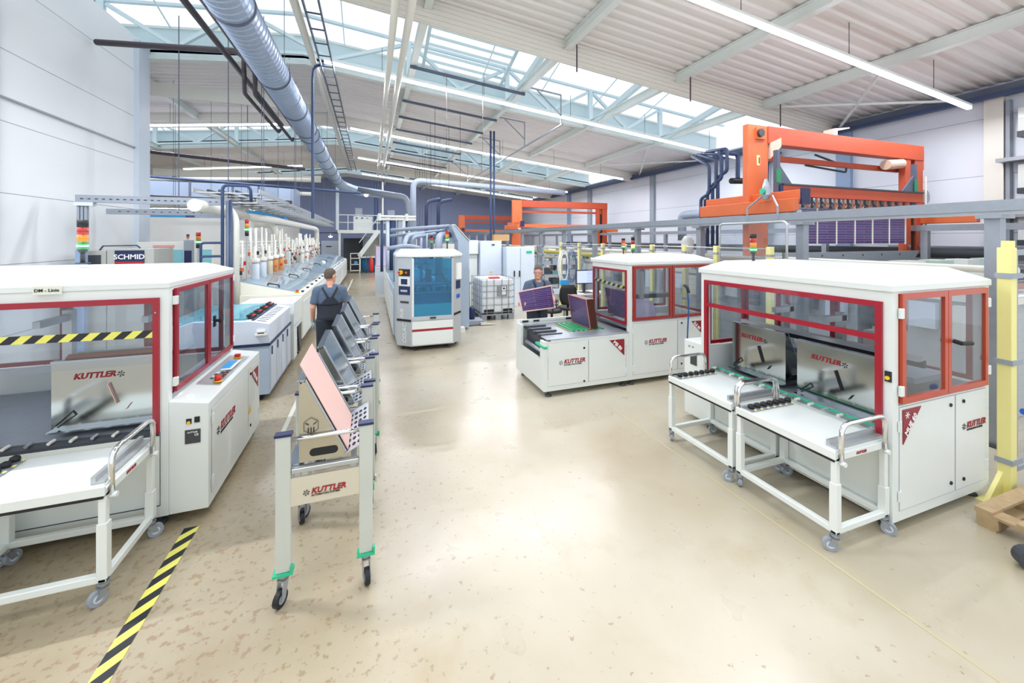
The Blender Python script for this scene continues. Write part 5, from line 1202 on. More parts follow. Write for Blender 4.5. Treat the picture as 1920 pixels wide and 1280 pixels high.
# inside the booth
G().bx(.6, 1.72, 8.55, 9.2, .95, 1.05).build('inner_bed', M_boothgrey, t)
for z in (1.12, 1.32): G().cyl((.6,8.6,z), (1.72,8.6,z), .045, 10).build('roller', M_alu, t)
for k in range(9): G().bx(.66+k*.115, .72+k*.115, 8.55, 8.6, 1.17, 1.25).build('nozzle_block', M_roof if k % 3 else M_dgrey, t)
G().bx(1.1, 1.22, 8.6, 8.72, 1.1, 1.62).build('arm', M_dgrey, t); G().tube([(.85,8.62,1.2),(1.15,8.62,1.5),(1.45,8.62,1.5),(1.6,8.62,1.2),(1.65,8.62,.95)], .02, 6).build('hose', M_dgrey, t)
# line behind the booth
for i, (y0, y1, z, m) in enumerate([(9.42, 11.3, 1.15, M_bluegrey), (11.4, 13.6, 1.12, M_palebl), (13.7, 16.2, 1.12, M_white)]):
    u = thing('etching_line_module', 'low %s tank module behind the blue windowed booth, %s' % (('blue grey', 'pale blue', 'white')[i], ('nearest', 'middle', 'farthest')[i]), 'tank', (1.1, (y0+y1)/2, 0), 0, 'tank modules behind the booth')
    G().bx(.47, 1.8, y0, y1, .08, z).build('body', m, u, bevel=.008); G().bx(.5, 1.6, y0+.1, y1-.1, z, z+.05).build('glass_lid', M_lidglass, u); G().bx(.52, 1.75, y0+.05, y1-.05, 0, .08).build('plinth', M_black, u)
    for k in range(2): G().bx(.455, .47, y0+.15+k*.8, y0+.8+k*.8, .2, .95).build('side_door', M_roof, u)
t = thing('hood_frame', 'clear acrylic hood with a brown frame at the far end of the booth line', 'hood', (.7, 16.8, 0)); frame(t, 'y', 16.8, .15, 1.35, 1.15, 2.0, .03, .03, M_copedge, MATS['lilac_film']); G().bx(.15, 1.35, 16.6, 17.9, 0, 1.15).build('base', M_palebl, t)
for x in (.15, 1.32): G().bx(x, x+.03, 16.82, 17.8, 1.97, 2.0).build('top_bar', M_copedge, t)
# grey end tower with sloping cream top beside the booth
t = thing('end_tower', 'tall blue grey tower with a sloping cream top right behind the booth', 'cabinet', (2.15, 9.9, 0))
G().prism([(2.04,.05),(2.32,.05),(2.32,2.22),(2.28,2.24),(1.93,2.62),(1.86,2.62),(2.04,2.20)], 'y', 9.75, 11.2).build('tower', M_bluegrey, t, bevel=.004)
g = G(); g.add([(2.335,9.73,2.23),(1.95,9.73,2.64),(1.95,10.35,2.64),(2.335,10.35,2.23),(2.325,9.73,2.21),(1.94,9.73,2.62),(1.94,10.35,2.62),(2.325,10.35,2.21)], [(0,1,2,3),(7,6,5,4),(0,4,5,1),(1,5,6,2),(2,6,7,3),(3,7,4,0)]); g.build('cream_top', mat('cream_top', 'e2ddcd', .45), t)
G().bx(1.45, 1.95, 9.78, 9.85, 1.55, 2.15).build('control_box', M_pvc, t); G().bx(2.325, 2.36, 9.9, 10.3, 1.0, 1.5).build('green_panel', M_dgreen, t)
G().bx(1.9, 2.05, 9.75, 11, 0, .05).build('plinth', M_dgrey, t)
t = thing('pipe_bundle', 'tangle of grey pipes and bends above the line behind the booth', 'pipes', (1.2, 10.5, 1.15))
for pts, r in [([(1.55,9.7,1.2),(1.55,9.7,2.2),(1.6,9.9,2.35),(1.95,10.4,2.38)], .09), ([(.75,9.8,1.2),(.75,9.8,2.15),(.85,10.2,2.35),(1.3,10.6,2.4)], .06), ([(.35,9.6,2.05),(.8,9.6,2.12),(1.1,9.6,2.05)], .05), ([(.95,10.2,1.2),(.95,10.2,2.3),(1.6,10.6,2.4)], .05), ([(.5,11,2.5),(1.9,10.2,2.6)], .05), ([(.5,11.4,2.35),(1.9,10.6,2.5)], .045), ([(.55,10.4,1.1),(.55,10.4,2.0),(1.8,10.4,2.0)], .03), ([(.55,10.4,1.8),(1.8,10.4,1.8)], .03), ([(.8,10.3,1.65),(1.8,10.3,1.65)], .03), ([(1.2,10.3,1.2),(1.2,10.3,2.3)], .035), ([(1.35,10.35,1.2),(1.35,10.35,2.4)], .025)]:
    G().tube(pts, r, 10, rnd=.15).build('bent_pipe', M_greypvc, t, smooth=True)
for k in range(8): G().cyl((.7+.15*k,10.25,1.55+.12*(k%3)), (.7+.15*k,10.35,1.55+.12*(k%3)), .05, 10).build('coupling', M_dgrey, t)
t = thing('scrubber_pipes', 'cluster of tall blue grey pipe columns behind the booth line', 'pipes', (.75, 14.6, 1.12))
for k, (x, h, r, m) in enumerate([(.35,3.05,.05,M_dblue),(.55,3.0,.07,M_palebl),(.72,3.0,.11,M_dblue),(.95,3.1,.10,M_greypvc),(1.2,3.05,.05,M_dblue)]): G().cyl((x,14.6,1.12), (x,14.6,h), r, 12).build('column', m, t, smooth=True)
for z in (2.95, 3.05): G().cyl((.25,14.5,z), (1.5,14.5,z), .04, 8).build('header', M_pvc, t)
for x in (.27, 1.18): G().cyl((x,14.5,2.9), (x,14.5,3.15), .06, 10).build('end_fitting', M_roof, t)
for i, (x, y) in enumerate([(2.65, 20.5), (3.25, 20.5)]): G().tube([(x+.7, y, 4.3), (x, y, 4.15), (x, y, 2.3)], .09, 10, rnd=.3).build('down_pipe', M_dblue, smooth=True, label='dark blue bent down pipe against the far wall, %s of two' % ('left', 'right')[i], cat='pipe', group='dark bent down pipes')

# bulk container
t = thing('bulk_container', 'white plastic bulk container in a wire cage on a pallet base', 'container', (3.35, 11.1, 0))
x0, x1, y0, y1 = 2.87, 3.83, 10.62, 11.75
g = G(); g.prism([(x0+.06,y0+.03),(x1-.06,y0+.03),(x1-.02,y0+.08),(x1-.02,y1-.08),(x1-.06,y1-.03),(x0+.06,y1-.03),(x0+.02,y1-.08),(x0+.02,y0+.08)], 'z', .19, 1.13); g.build('tank', mat('milky_plastic', 'eef3f6', .35), t, bevel=.02, seg=2)
G().bx(3.2, 3.5, 10.9, 11.1, 1.13, 1.17).build('red_cap', M_redpl, t)
for x in (x0, x0+.16, x0+.37, x0+.60, x0+.80, x1):
    for y in (y0, y1): G().bx(x-.007, x+.007, y-.007, y+.007, .16, 1.16).build('cage_bar', M_galv, t)
for y in (y0+.2, y0+.45, y0+.7, y0+.95):
    for x in (x0, x1): G().bx(x-.007, x+.007, y-.007, y+.007, .16, 1.16).build('cage_bar', M_galv, t)
for z in (.22, .42, .62, .80, .96, 1.15):
    g = G(); g.bx(x0, x1, y0-.016, y0-.004, z, z+.014); g.bx(x0, x1, y1, y1+.012, z, z+.014); g.bx(x0-.016, x0-.004, y0, y1, z, z+.014); g.bx(x1+.004, x1+.016, y0, y1, z, z+.014); g.build('cage_ring', M_galv, t)
lb = G().bx(3.33, 3.62, y0-.006, y0+.02, .66, .94).build('label_sheet', M_galv, t); G().bx(3.47, 3.58, y0-.009, y0-.006, .70, .93).build('white_label', M_paper, lb)
g = G(); g.add([(3.525,y0-.012,.84),(3.56,y0-.012,.875),(3.525,y0-.012,.91),(3.49,y0-.012,.875),(3.525,y0-.009,.84),(3.56,y0-.009,.875),(3.525,y0-.009,.91),(3.49,y0-.009,.875)], [(0,1,2,3),(7,6,5,4),(0,4,5,1),(1,5,6,2),(2,6,7,3),(3,7,4,0)]); g.build('hazard_diamond', M_black, lb)
for a, b in ((x0+.08, x0+.36), (x1-.32, x1-.05)): G().bx(a, b, y0-.004, y0+.02, .17, .30).build('black_band', M_black, t)
for x in (x0, (x0+x1)/2-.07, x1-.16):
    for y in (y0, y1-.16): G().bx(x, x+.16, y, y+.16, 0, .13).build('foot_block', M_galv, t)
G().bx(x0, x1, y0, y1, .13, .17).build('base_plate', M_galv, t)
t = thing('pump_skid', 'blue pump on a grey skid beside the bulk container', 'pump', (2.55, 10.4, 0)); G().bx(2.35, 2.8, 10.1, 10.6, .02, .12).build('skid', M_grey, t); G().lathe([(.07,.12),(.08,.15),(.08,.4),(.05,.45)], (2.55,10.4,0), 14).build('motor', M_navy, t, smooth=True)
g = G(); g.prism([(2.7,.02),(3.1,.02),(2.7,.09)], 'y', 10.02, 10.08); g.build('ramp_edge', M_pvc, t)
G().bx(1.95, 2.15, 9.45, 9.65, 0, .12).build('waste_box', M_paper, label='small white box on the floor beside the booth', cat='box')
# cabinets behind the container
t = thing('electrical_cabinet', 'tall white cabinet with two black handles behind the worker', 'cabinet', (4.7, 12.8, 0)); G().bx(4.25, 5.25, 12.5, 13.1, 0, 2.0).build('body', M_palebl, t, bevel=.01)
G().bx(4.735, 4.745, 12.49, 12.5, .1, 1.95).build('door_gap', M_grey, t)
for x in (4.5, 4.68): G().bx(x, x+.03, 12.46, 12.5, 1.0, 1.2).build('handle', M_black, t)
G().bx(4.95, 5.15, 12.49, 12.5, 1.78, 1.86).build('maker_plate', M_green, t)
t = thing('electrical_cabinet', 'wider white cabinet left of the one with two handles', 'cabinet', (3.9, 13, 0)); G().bx(3.45, 4.2, 12.9, 13.4, 0, 2.2).build('body', M_palebl, t, bevel=.01); G().bx(3.85, 3.95, 12.88, 12.9, 2.05, 2.09).build('top_vent', M_dgrey, t)
g = G(); g.add([(3.78,12.89,1.12),(3.86,12.89,1.12),(3.82,12.89,1.19),(3.78,12.895,1.12),(3.86,12.895,1.12),(3.82,12.895,1.19)], [(0,2,1),(3,4,5),(0,1,4,3),(1,2,5,4),(2,0,3,5)]); g.build('warning_triangle', M_yelpl, t)
t = thing('electrical_cabinet', 'narrow white cabinet with a grey lock box left of the wide ones', 'cabinet', (3.1, 13.3, 0)); G().bx(2.85, 3.4, 13.1, 13.6, 0, 1.75).build('body', M_roof, t, bevel=.01); G().bx(2.8, 3.42, 13.0, 13.7, 1.75, 2.22).build('top_tank', M_roof, t, bevel=.02); G().bx(2.95, 3.08, 13.05, 13.1, 1.25, 1.4).build('lock_box', M_grey, t)
t = thing('column_cabinet', 'narrow grey green cabinet with a red fire equipment sign', 'cabinet', (2.7, 14.6, 0)); G().bx(2.5, 2.95, 14.5, 14.8, 0, 2.15).build('body', mat('grey_green', '8d9a93', .5), t); s_ = G().bx(2.62, 2.80, 14.485, 14.5, 1.85, 2.05).build('fire_sign', M_sign_red, t); G().cyl((2.71,14.48,1.95), (2.71,14.485,1.95), .05, 14).build('sign_symbol', M_paper, s_)
t = thing('black_frame', 'black steel portal frame between the cabinets and the tower', 'frame', (3.0, 14.2, 0)); G().tube([(1.9,14.2,2.3),(2.75,14.2,2.3),(3.05,14.2,2.05),(3.05,14.2,0)], .05, 6, rnd=.1).build('frame_bar', M_dgrey, t)
G().bx(3.95, 4.5, 12.95, 13.35, 2.2, 2.42).build('cardboard_box', M_cardboard, label='brown cardboard box lying on the wide white cabinet', cat='box')
t = thing('work_table', 'silver bench running back between the tower and the narrow cabinet', 'table', (2.6, 11.6, 0)); G().bx(2.42, 2.75, 11.3, 13.9, .95, 1.0).build('top', M_galv, t)
for y in (11.35, 13.7): G().bx(2.45, 2.5, y, y+.05, 0, .95).build('leg', M_galv, t); G().bx(2.67, 2.72, y, y+.05, 0, .95).build('leg', M_galv, t)

# ================================================================ desk and chairs behind the middle machine
t = thing('computer_desk', 'white desk with a monitor behind the middle machine', 'desk', (6.0, 9.9, 0)); G().bx(5.15, 6.3, 9.6, 10.3, .72, .76).build('top', M_paper, t)
for x in (5.2, 6.2):
    for y in (9.65, 10.22): G().bx(x, x+.05, y, y+.05, 0, .72).build('leg', M_galv, t)
t = thing('monitor', 'monitor with a lit violet screen on the desk behind the middle machine', 'monitor', (5.65, 9.9, .76)); 
g = G(); g.bx(5.4, 5.95, 9.86, 9.9, 1.0, 1.4); g.build('case', M_dgrey, t, bevel=.004); G().bx(5.43, 5.92, 9.855, 9.861, 1.03, 1.37).build('screen', M_screen, t); G().bx(5.64, 5.71, 9.88, 9.93, .78, 1.1).build('stand', M_dgrey, t); G().bx(5.52, 5.83, 9.82, 10.0, .76, .78).build('foot', M_dgrey, t)
G().bx(5.0, 5.12, 9.75, 9.85, .95, 1.2).build('carton', M_paper, t) if False else None
G().bx(5.55, 5.8, 9.65, 9.78, .76, .785).build('keyboard', M_dgrey, label='dark keyboard on the white desk', cat='keyboard')
def chair(label, loc, rz):
    t = thing('office_chair', label, 'chair', loc, rz, 'black office chairs')
    for k in range(5):
        a = k*2*PI/5; c, s = math.cos(a), math.sin(a); G().bar((0,0,.11), (.29*c,.29*s,.07), .04, .03).build('base_arm', M_black, t, local=True); G().cyl((.29*c-.02*s,.29*s+.02*c,.035), (.29*c+.02*s,.29*s-.02*c,.035), .035, 10).build('castor', M_black, t, local=True)
    G().cyl((0,0,.08), (0,0,.46), .03, 10).build('gas_column', M_black, t, local=True)
    g = G(); g.lathe([(.16,.45),(.25,.47),(.26,.51),(.22,.54)], (0,0,0), 20); g.build('seat', M_black, t, local=True, smooth=True)
    g = G(); n = 7; vs = []
    for j in range(6):
        z = .62+j*.1; w = (.16,.21,.225,.22,.2,.15)[j]
        for i in range(n):
            x = -w+2*w*i/(n-1); vs.append((x, -.25-.05*(1-(x/.23)**2)+.02*(j-2.5)**2*.1, z))
    k_ = len(vs); vs += [(v[0], v[1]+.035, v[2]) for v in vs]; fs = []
    for j in range(5):
        for i in range(n-1): a = j*n+i; fs.append((a, a+1, a+n+1, a+n)); fs.append((a+k_, a+n+k_, a+n+1+k_, a+1+k_))
    for i in range(n-1): fs.append((i, i+k_, i+1+k_, i+1)); a = 5*n+i; fs.append((a, a+1, a+1+k_, a+k_))
    for j in range(5): a = j*n; fs.append((a, a+n, a+n+k_, a+k_)); a = j*n+n-1; fs.append((a, a+k_, a+n+k_, a+n))
    g.add(vs, fs); g.build('backrest', M_black, t, local=True, smooth=True); G().bar((0,-.1,.46), (0,-.29,.8), .05, .025).build('back_support', M_black, t, local=True)
    for s_ in (-1, 1): g = G(); g.tube([(s_*.2,0,.47),(s_*.28,0,.5),(s_*.28,-.02,.68)], .015, 6, rnd=.03); g.bx(s_*.28-.03, s_*.28+.03, -.14, .12, .68, .705); g.build('armrest', M_black, t, local=True)
chair('black office chair behind the middle machine, left one turned towards the desk', (4.2, 8.9, 0), -1.9)
chair('black office chair behind the middle machine, right one seen from its back', (4.75, 9.15, 0), -.35)
t = thing('stock_shelf', 'grey green shelf filled with trays behind the worker with the board', 'shelf', (6.2, 12.9, 0))
for x in (5.6, 7.3):
    for y in (12.6, 13.1): G().bx(x, x+.05, y, y+.05, 0, 2.05).build('upright', M_grey, t)
for z in (.3, .65, 1.0, 1.35, 1.7, 2.0): G().bx(5.6, 7.35, 12.6, 13.15, z, z+.03).build('shelf_board', M_grey, t)
random.seed(5)
for i in range(20):
    x = 5.66+(i % 5)*.33; z = .33+(i//5)*.35; h = random.uniform(.08, .22); m = (mat('teal_tray', '5c8f90', .5), M_grey, M_pvc, M_dgrey, M_palebl)[random.randrange(5)]
    G().bx(x, x+.27, 12.62, 12.95, z, z+h).build('storage_tray', m, label='%s tray on the grey green shelf, %s level, %s in its row' % ({'teal_tray': 'teal', 'grey_paint': 'grey', 'cream_pvc': 'cream', 'dark_grey_plastic': 'dark', 'pale_blue_white_paint': 'pale blue'}[m.name], ('bottom', 'second', 'third', 'top')[i//5], ('leftmost', 'second', 'third', 'fourth', 'rightmost')[i % 5]), cat='tray', group='trays on the grey green shelf')
for i, (m, lab, x) in enumerate([(M_paper, 'white hose loops hanging on a yellow fence post', 5.72), (mat('hose_blue', '26508c', .4), 'blue hose loops hanging beside the white ones', 6.0)]):
    t = thing('hose_coil', lab, 'hose', (x, 11.2, 1.3))
    for k in range(3):
        g = G(); pts = [(x+(.13+.03*k)*math.cos(a*PI/8), 11.2+.03*k, 1.4+(.42+.05*k)*math.sin(a*PI/8)) for a in range(17)]; g.tube(pts, .014, 6, cap=False); g.build('loop', m, t, smooth=True)
G().bx(5.55, 5.85, 11.1, 11.2, .82, .98).build('cyan_rag_bag', M_cyanpl, label='sky blue bag hanging on the fence near the desk', cat='bag')

# ================================================================ fence with yellow posts
FX = 5.75; M_fence_y = [4.4, 5.4, 6.15, 7.1, 8.1, 9.05, 10.3, 11.5]
nm = ['first', 'second', 'third', 'fourth', 'fifth', 'sixth', 'seventh', 'eighth', 'ninth', 'tenth']
for i, y in enumerate(M_fence_y):
    t = thing('fence_post', 'pale yellow safety fence post behind the machines, %s from the camera' % nm[i], 'post', (FX, y, 0), 0, 'yellow fence posts')
    G().bx(FX-.04, FX+.04, y-.04, y+.04, 0, 2.15).build('post', M_yellow, t, bevel=.004)
    for z in (2.0, 1.1, .3): G().bx(FX-.045, FX+.045, y-.045, y+.045, z, z+.035).build('clamp', M_grey, t)
for i in range(len(M_fence_y)-1):
    a, b = M_fence_y[i]+.06, M_fence_y[i+1]-.06; t = thing('wire_fence', 'wire mesh panel between the %s and %s yellow post' % (nm[i], nm[i+1]), 'fence', (FX, (a+b)/2, .2), 0, 'mesh fence panels')
    g = G(); g.tube([(FX,a,.2),(FX,b,.2),(FX,b,2.12),(FX,a,2.12),(FX,a,.2)], .012, 6); g.build('panel_frame', M_alu, t)
    g = G(); g.add([(FX,a,.2),(FX,b,.2),(FX,b,2.12),(FX,a,2.12),(FX+.002,a,.2),(FX+.002,b,.2),(FX+.002,b,2.12),(FX+.002,a,2.12)], [(0,1,2,3)]); g.v = g.v[:4]; g.uv = [(0,0),(b-a,0),(b-a,1.92),(0,1.92)]; g.build('wire_mesh', M_mesh, t)
t = thing('fence_post', 'large pale yellow post at the right edge beside the right machine', 'post', (5.30, 1.85, 0), 0, 'yellow fence posts')
G().bx(5.255, 5.345, 1.80, 1.89, 0, 2.20).build('post', M_yellow, t, bevel=.004); G().prism([(5.0,0),(5.255,0),(5.255,.22)], 'y', 1.85, 1.88).build('gusset', M_yellow, t); G().bx(4.98, 5.36, 1.78, 1.92, 0, .012).build('base_plate', M_yellow, t); G().bx(5.30, 5.34, 1.81, 1.88, 2.20, 2.26).build('top_lug', M_yellow, t)
for z in (1.93, 1.17, .30): G().bx(5.245, 5.42, 1.79, 1.90, z, z+.045).build('clamp', M_grey, t)
t = thing('wire_fence', 'wire mesh panel at the right edge, fixed to the large yellow post', 'fence', (5.8, 1.85, .2), 0, 'mesh fence panels')
g = G(); g.bx(5.40, 5.45, 1.83, 1.87, .2, 2.18); g.bx(5.45, 6.6, 1.83, 1.87, 2.13, 2.18); g.bx(5.45, 6.6, 1.83, 1.87, .2, .24); g.build('panel_frame', M_grey, t)
g = G(); g.add([(5.45,1.85,.24),(6.6,1.85,.24),(6.6,1.85,2.13),(5.45,1.85,2.13)], [(0,1,2,3)]); g.uv = [(0,0),(1.15,0),(1.15,1.89),(0,1.89)]; g.build('wire_mesh', M_mesh, t)
t = thing('guard_door', 'clear sliding guard with a rounded tube frame before the tall orange hoist', 'guard', (5.95, 4.9, .9))
g = G(); g.tube([(5.93,4.27,.4),(5.93,4.27,2.54),(5.93,5.5,2.54),(5.93,5.5,.4)], .018, 8, rnd=.08); g.build('tube_frame', M_alu, t, smooth=True); G().bx(5.925, 5.931, 4.3, 5.47, .45, 2.52).build('pane', M_glass, t)
G().bx(5.9, 5.96, 4.3, 5.47, .0, .45).build('kick_plate', M_grey, t)
# ================================================================ running rail with posts and the plating line
t = thing('hoist_rail', 'long silver hoist rail on square posts along the plating line, near side', 'rail', (6.5, 10, 0), 0, 'hoist rails')
G().bx(6.42, 6.58, 1.2, 33, 2.58, 2.70).build('rail', M_galv, t); G().bx(6.46, 6.54, 1.2, 33, 2.54, 2.58).build('running_strip', M_alu, t)
y = 2.35
while y < 33: 
    p_ = G().bx(6.44, 6.56, y-.06, y+.06, .02, 2.54).build('post', M_galv, t); G().bx(6.36, 6.64, y-.1, y+.1, 2.5, 2.54).build('head_plate', M_galv, p_); G().bx(6.38, 6.62, y-.12, y+.12, 0, .02).build('foot_plate', M_dgrey, p_); y += 2.08
t = thing('hoist_rail', 'long silver hoist rail along the plating line, far side by the wall', 'rail', (11.7, 10, 0), 0, 'hoist rails')
G().bx(11.62, 11.78, 1.2, 33, 2.45, 2.58).build('rail', M_galv, t)
y = 3.2
while y < 33: G().bx(11.64, 11.76, y-.06, y+.06, 0, 2.45).build('post', M_galv, t); y += 2.08
for i in range(13):
    y = 2.6+i*1.55; nmx = ['first', 'second', 'third', 'fourth', 'fifth', 'sixth', 'seventh', 'eighth', 'ninth', 'tenth', 'eleventh', 'twelfth', 'thirteenth'][i]
    t = thing('plating_tank', 'plating line tank behind the mesh fence, %s from the camera' % nmx, 'tank', (9.2, y, 0), 0, 'plating tanks')
    G().bx(7.35, 11.2, y, y+1.35, 0, 1.45).build('tank', mat('tank_grey', 'b7bcc0', .5), t, bevel=.01)
    g = G(); g.bx(7.28, 11.27, y-.04, y+.05, 1.45, 1.55); g.bx(7.28, 11.27, y+1.3, y+1.39, 1.45, 1.55); g.bx(7.28, 7.4, y+.05, y+1.3, 1.45, 1.55); g.build('rim', M_pvc, t)
    for k in range(5):
        yy = y+.15+k*.24; b_ = G().bx(7.4, 11.2, yy, yy+.05, 1.6, 1.66).build('flight_bar', (M_copedge, M_galv, M_brown, M_pvc, M_galv)[(k+i) % 5], t)
        for s_ in range(2): G().bx(7.3+s_*3.8, 7.42+s_*3.8, yy-.03, yy+.08, 1.55, 1.72).build('bar_saddle', (M_dgreen, M_pvc, M_black)[(k+s_) % 3], b_)
    for k in range(3): G().bx(7.2, 7.3, y+.1+k*.45, y+.38+k*.45, .95+.1*(k%2), 1.4).build('anode_box', (M_pvc, M_palebl, M_dgrey)[(i+k) % 3], t)
    if i % 2 == 0: G().bx(7.9+.3*i % 2, 8.5, y+.3, y+1.0, 1.66, 1.86).build('white_cover', M_roof, t)
for lab, p, q, r, m in [('cream pipe along the near edge of the plating tanks', (7.15,2.4,1.9), (7.15,23,1.9), .045, M_pvc), ('dark pipe along the right wall behind the plating tanks', (12.3,2.0,1.95), (12.3,24,1.95), .12, M_dgrey), ('olive pipe run low behind the fence', (7.05,9,1.72), (7.05,22,1.72), .07, M_olive), ('silver pipe along the right wall above the dark one', (12.6,2.0,1.6), (12.6,24,1.6), .09, M_galv)]:
    G().cyl(p, q, r, 12).build('service_pipe', m, smooth=True, label=lab, cat='pipe', group='pipes along the plating line')
G().tube([(12.2,13.2,2.2),(12.2,13.2,3.22),(12.2,12.9,3.25),(12.2,5.5,3.25)], .17, 14, rnd=.4).build('extraction_duct', M_greypvc, smooth=True, label='thick grey extraction duct along the right wall ending in a bend', cat='duct')
t = thing('drip_tray', 'grey steel channel tray under the hanging purple boards', 'tray', (9, 5.3, 1.7))
g = G(); g.prism([(7.1,2.02),(11.2,2.02),(11.0,1.82),(7.1,1.82)], 'y', 5.15, 5.2); g.build('front_plate', M_galv, t); G().bx(7.1, 11.0, 5.2, 5.9, 1.82, 1.85).build('base', M_galv, t)
for x in (7.3, 9.2, 10.8): G().bx(x, x+.1, 5.3, 5.4, 1.66, 1.82).build('leg', M_galv, t)
for k in range(6): G().cyl((7.5+k*.6,5.148,1.95), (7.5+k*.6,5.152,1.95), .02, 8).build('bolt_hole', M_black, t)
for i in range(5):
    x = 7.6+i*.85; G().bx(x, x+.42, 4.0, 4.3, 1.55 if False else 1.67, 1.9).build('white_terminal_box', M_roof if i % 2 else M_pale_green, label='small pale box on the plating tanks before the hoist, %s' % ['leftmost', 'second', 'third', 'fourth', 'rightmost'][i], cat='box', group='boxes on the plating tanks')
for i, (x, y) in enumerate([(9.0, 2.55), (10.0, 2.55)]): G().bx(x, x+.08, y-.1, y+.0, 0, 2.1).build('olive_post', M_olive, label='olive yellow post behind the right machine, %s one' % ('left', 'right')[i], cat='post', group='olive posts')
t = thing('storage_rack', 'grey rack with cardboard boxes by the right wall behind the right machine', 'rack', (11, 3.6, 0))
for z in (1.45, 2.1): G().bx(9.6, 12.8, 1.6, 2.3, z, z+.05).build('shelf', M_galv, t)
for x in (9.6, 11.2, 12.74): G().bx(x, x+.06, 1.6, 2.3, 0, 2.1).build('upright', M_galv, t)
for i, (x, w, h) in enumerate([(9.9, .75, .38), (10.8, .6, .42), (11.7, .8, .36)]): G().bx(x, x+w, 1.68, 2.2, 1.5, 1.5+h).build('cardboard_box', M_cardboard, label='brown cardboard box on the wall rack, %s of three' % ('left', 'middle', 'right')[i], cat='box', group='cardboard boxes on the wall rack')
t = thing('monitor_fitting', 'white round ended lamp head standing above the middle machine roof', 'fitting', (6.9, 7.3, 1.7)); G().lathe([(.10,0),(.13,.05),(.14,.3),(.06,.42)], (6.9,7.3,1.92), 14).build('head', M_roof, t, smooth=True); G().cyl((6.9,7.3,0), (6.9,7.3,1.93), .03, 8).build('pole', M_pvc, t)
t = thing('stack_light', 'stack light with a glowing amber lens behind the middle machine roof', 'signal lamp', (5.6, 7.6, 0)); x, y = 5.62, 7.6
G().cyl((x,y,0),(x,y,1.98),.014,8).build('pole', M_dgrey, t)
for k, (m, n) in enumerate(((M_lgrn,'green_lens'),(M_lity,'lit_amber_lens'),(M_lred,'red_lens'),(M_black,'lamp_cap'))): G().cyl((x,y,1.98+k*.085),(x,y,2.06+k*.085),.04,14).build(n, m, t, smooth=True)
# electrical boxes and trays on the right wall
for i, z in enumerate((4.55, 3.35, 2.25)):
    t = thing('wall_cabinet', 'white electrical box on the right wall at the right edge, %s one' % ('upper', 'middle', 'lower')[i], 'box', (12.9, 4.1, z), 0, 'boxes on the right wall')
    G().bx(12.95, 13.2, 2.9, 4.35, z, z+.5).build('case', M_roof, t); G().bx(12.93, 12.95, 4.05, 4.15, z+.05, z+.45).build('blue_strip', M_trimblue, t); G().bx(12.9, 13.2, 2.9, 4.35, z-.12, z).build('dark_underside', M_dgrey, t)
    if i < 2: G().bx(12.8, 13.2, 2.2, 4.62, z-.62, z-.54).build('cable_tray', M_galv, label='%s cable tray on the right wall below the electrical box' % ('upper', 'lower')[i], cat='cable tray', group='cable trays on the right wall')
G().bx(12.75, 13.2, 1.5, 6.5, 2.02, 2.10).build('cable_tray', M_galv, label='long low cable tray along the right wall behind the silver post', cat='cable tray', group='cable trays on the right wall')
G().bx(13.05, 13.2, 4.5, 4.56, 0, 5.3).build('wall_conduit', M_grey, label='grey vertical conduit on the right wall beside the white column', cat='conduit')
for k in range(3): G().tube([(13.05,9.6+k*.14,5.2),(12.95,10.0+k*.14,4.9),(12.95,10.1+k*.14,1.8)], .05, 8, rnd=.1).build('wall_pipe', M_dblue, smooth=True, label='dark blue pipe bending down the right wall left of the hoist, %s of three' % ('right', 'middle', 'left')[k], cat='pipe', group='dark blue wall pipes')
for k, (y, z1) in enumerate([(6.2,4.1),(6.35,4.0),(6.5,3.9),(6.7,4.2)]): G().tube([(6.95+.9*0+k*.02+.6,y+1.2,4.35),(7.55,y+.6,4.3-.1*k),(7.55,y+.6,3.8-.15*k),(7.6,y+.9,3.7-.15*k),(7.6,y+.9,2.0)], .04, 8, rnd=.08).build('hoist_pipe', M_dblue, smooth=True, label='dark blue stepped pipe left of the tall orange hoist, %s of four' % ('first', 'second', 'third', 'fourth')[k], cat='pipe', group='stepped blue pipes behind the hoist')
va = thing('valve_assembly', 'dark bent pipe with a black actuator seen through the tall orange hoist', 'valve', (8.1, 7.0, 3.6))
G().tube([(7.52,7.0,4.25),(8.1,7.0,4.25),(8.1,7.0,3.7)], .05, 8, rnd=.08).build('pipe', M_dblue, va)
G().cyl((7.9,7.0,3.62),(8.75,7.0,3.66),.07,10).build('actuator', M_black, va)

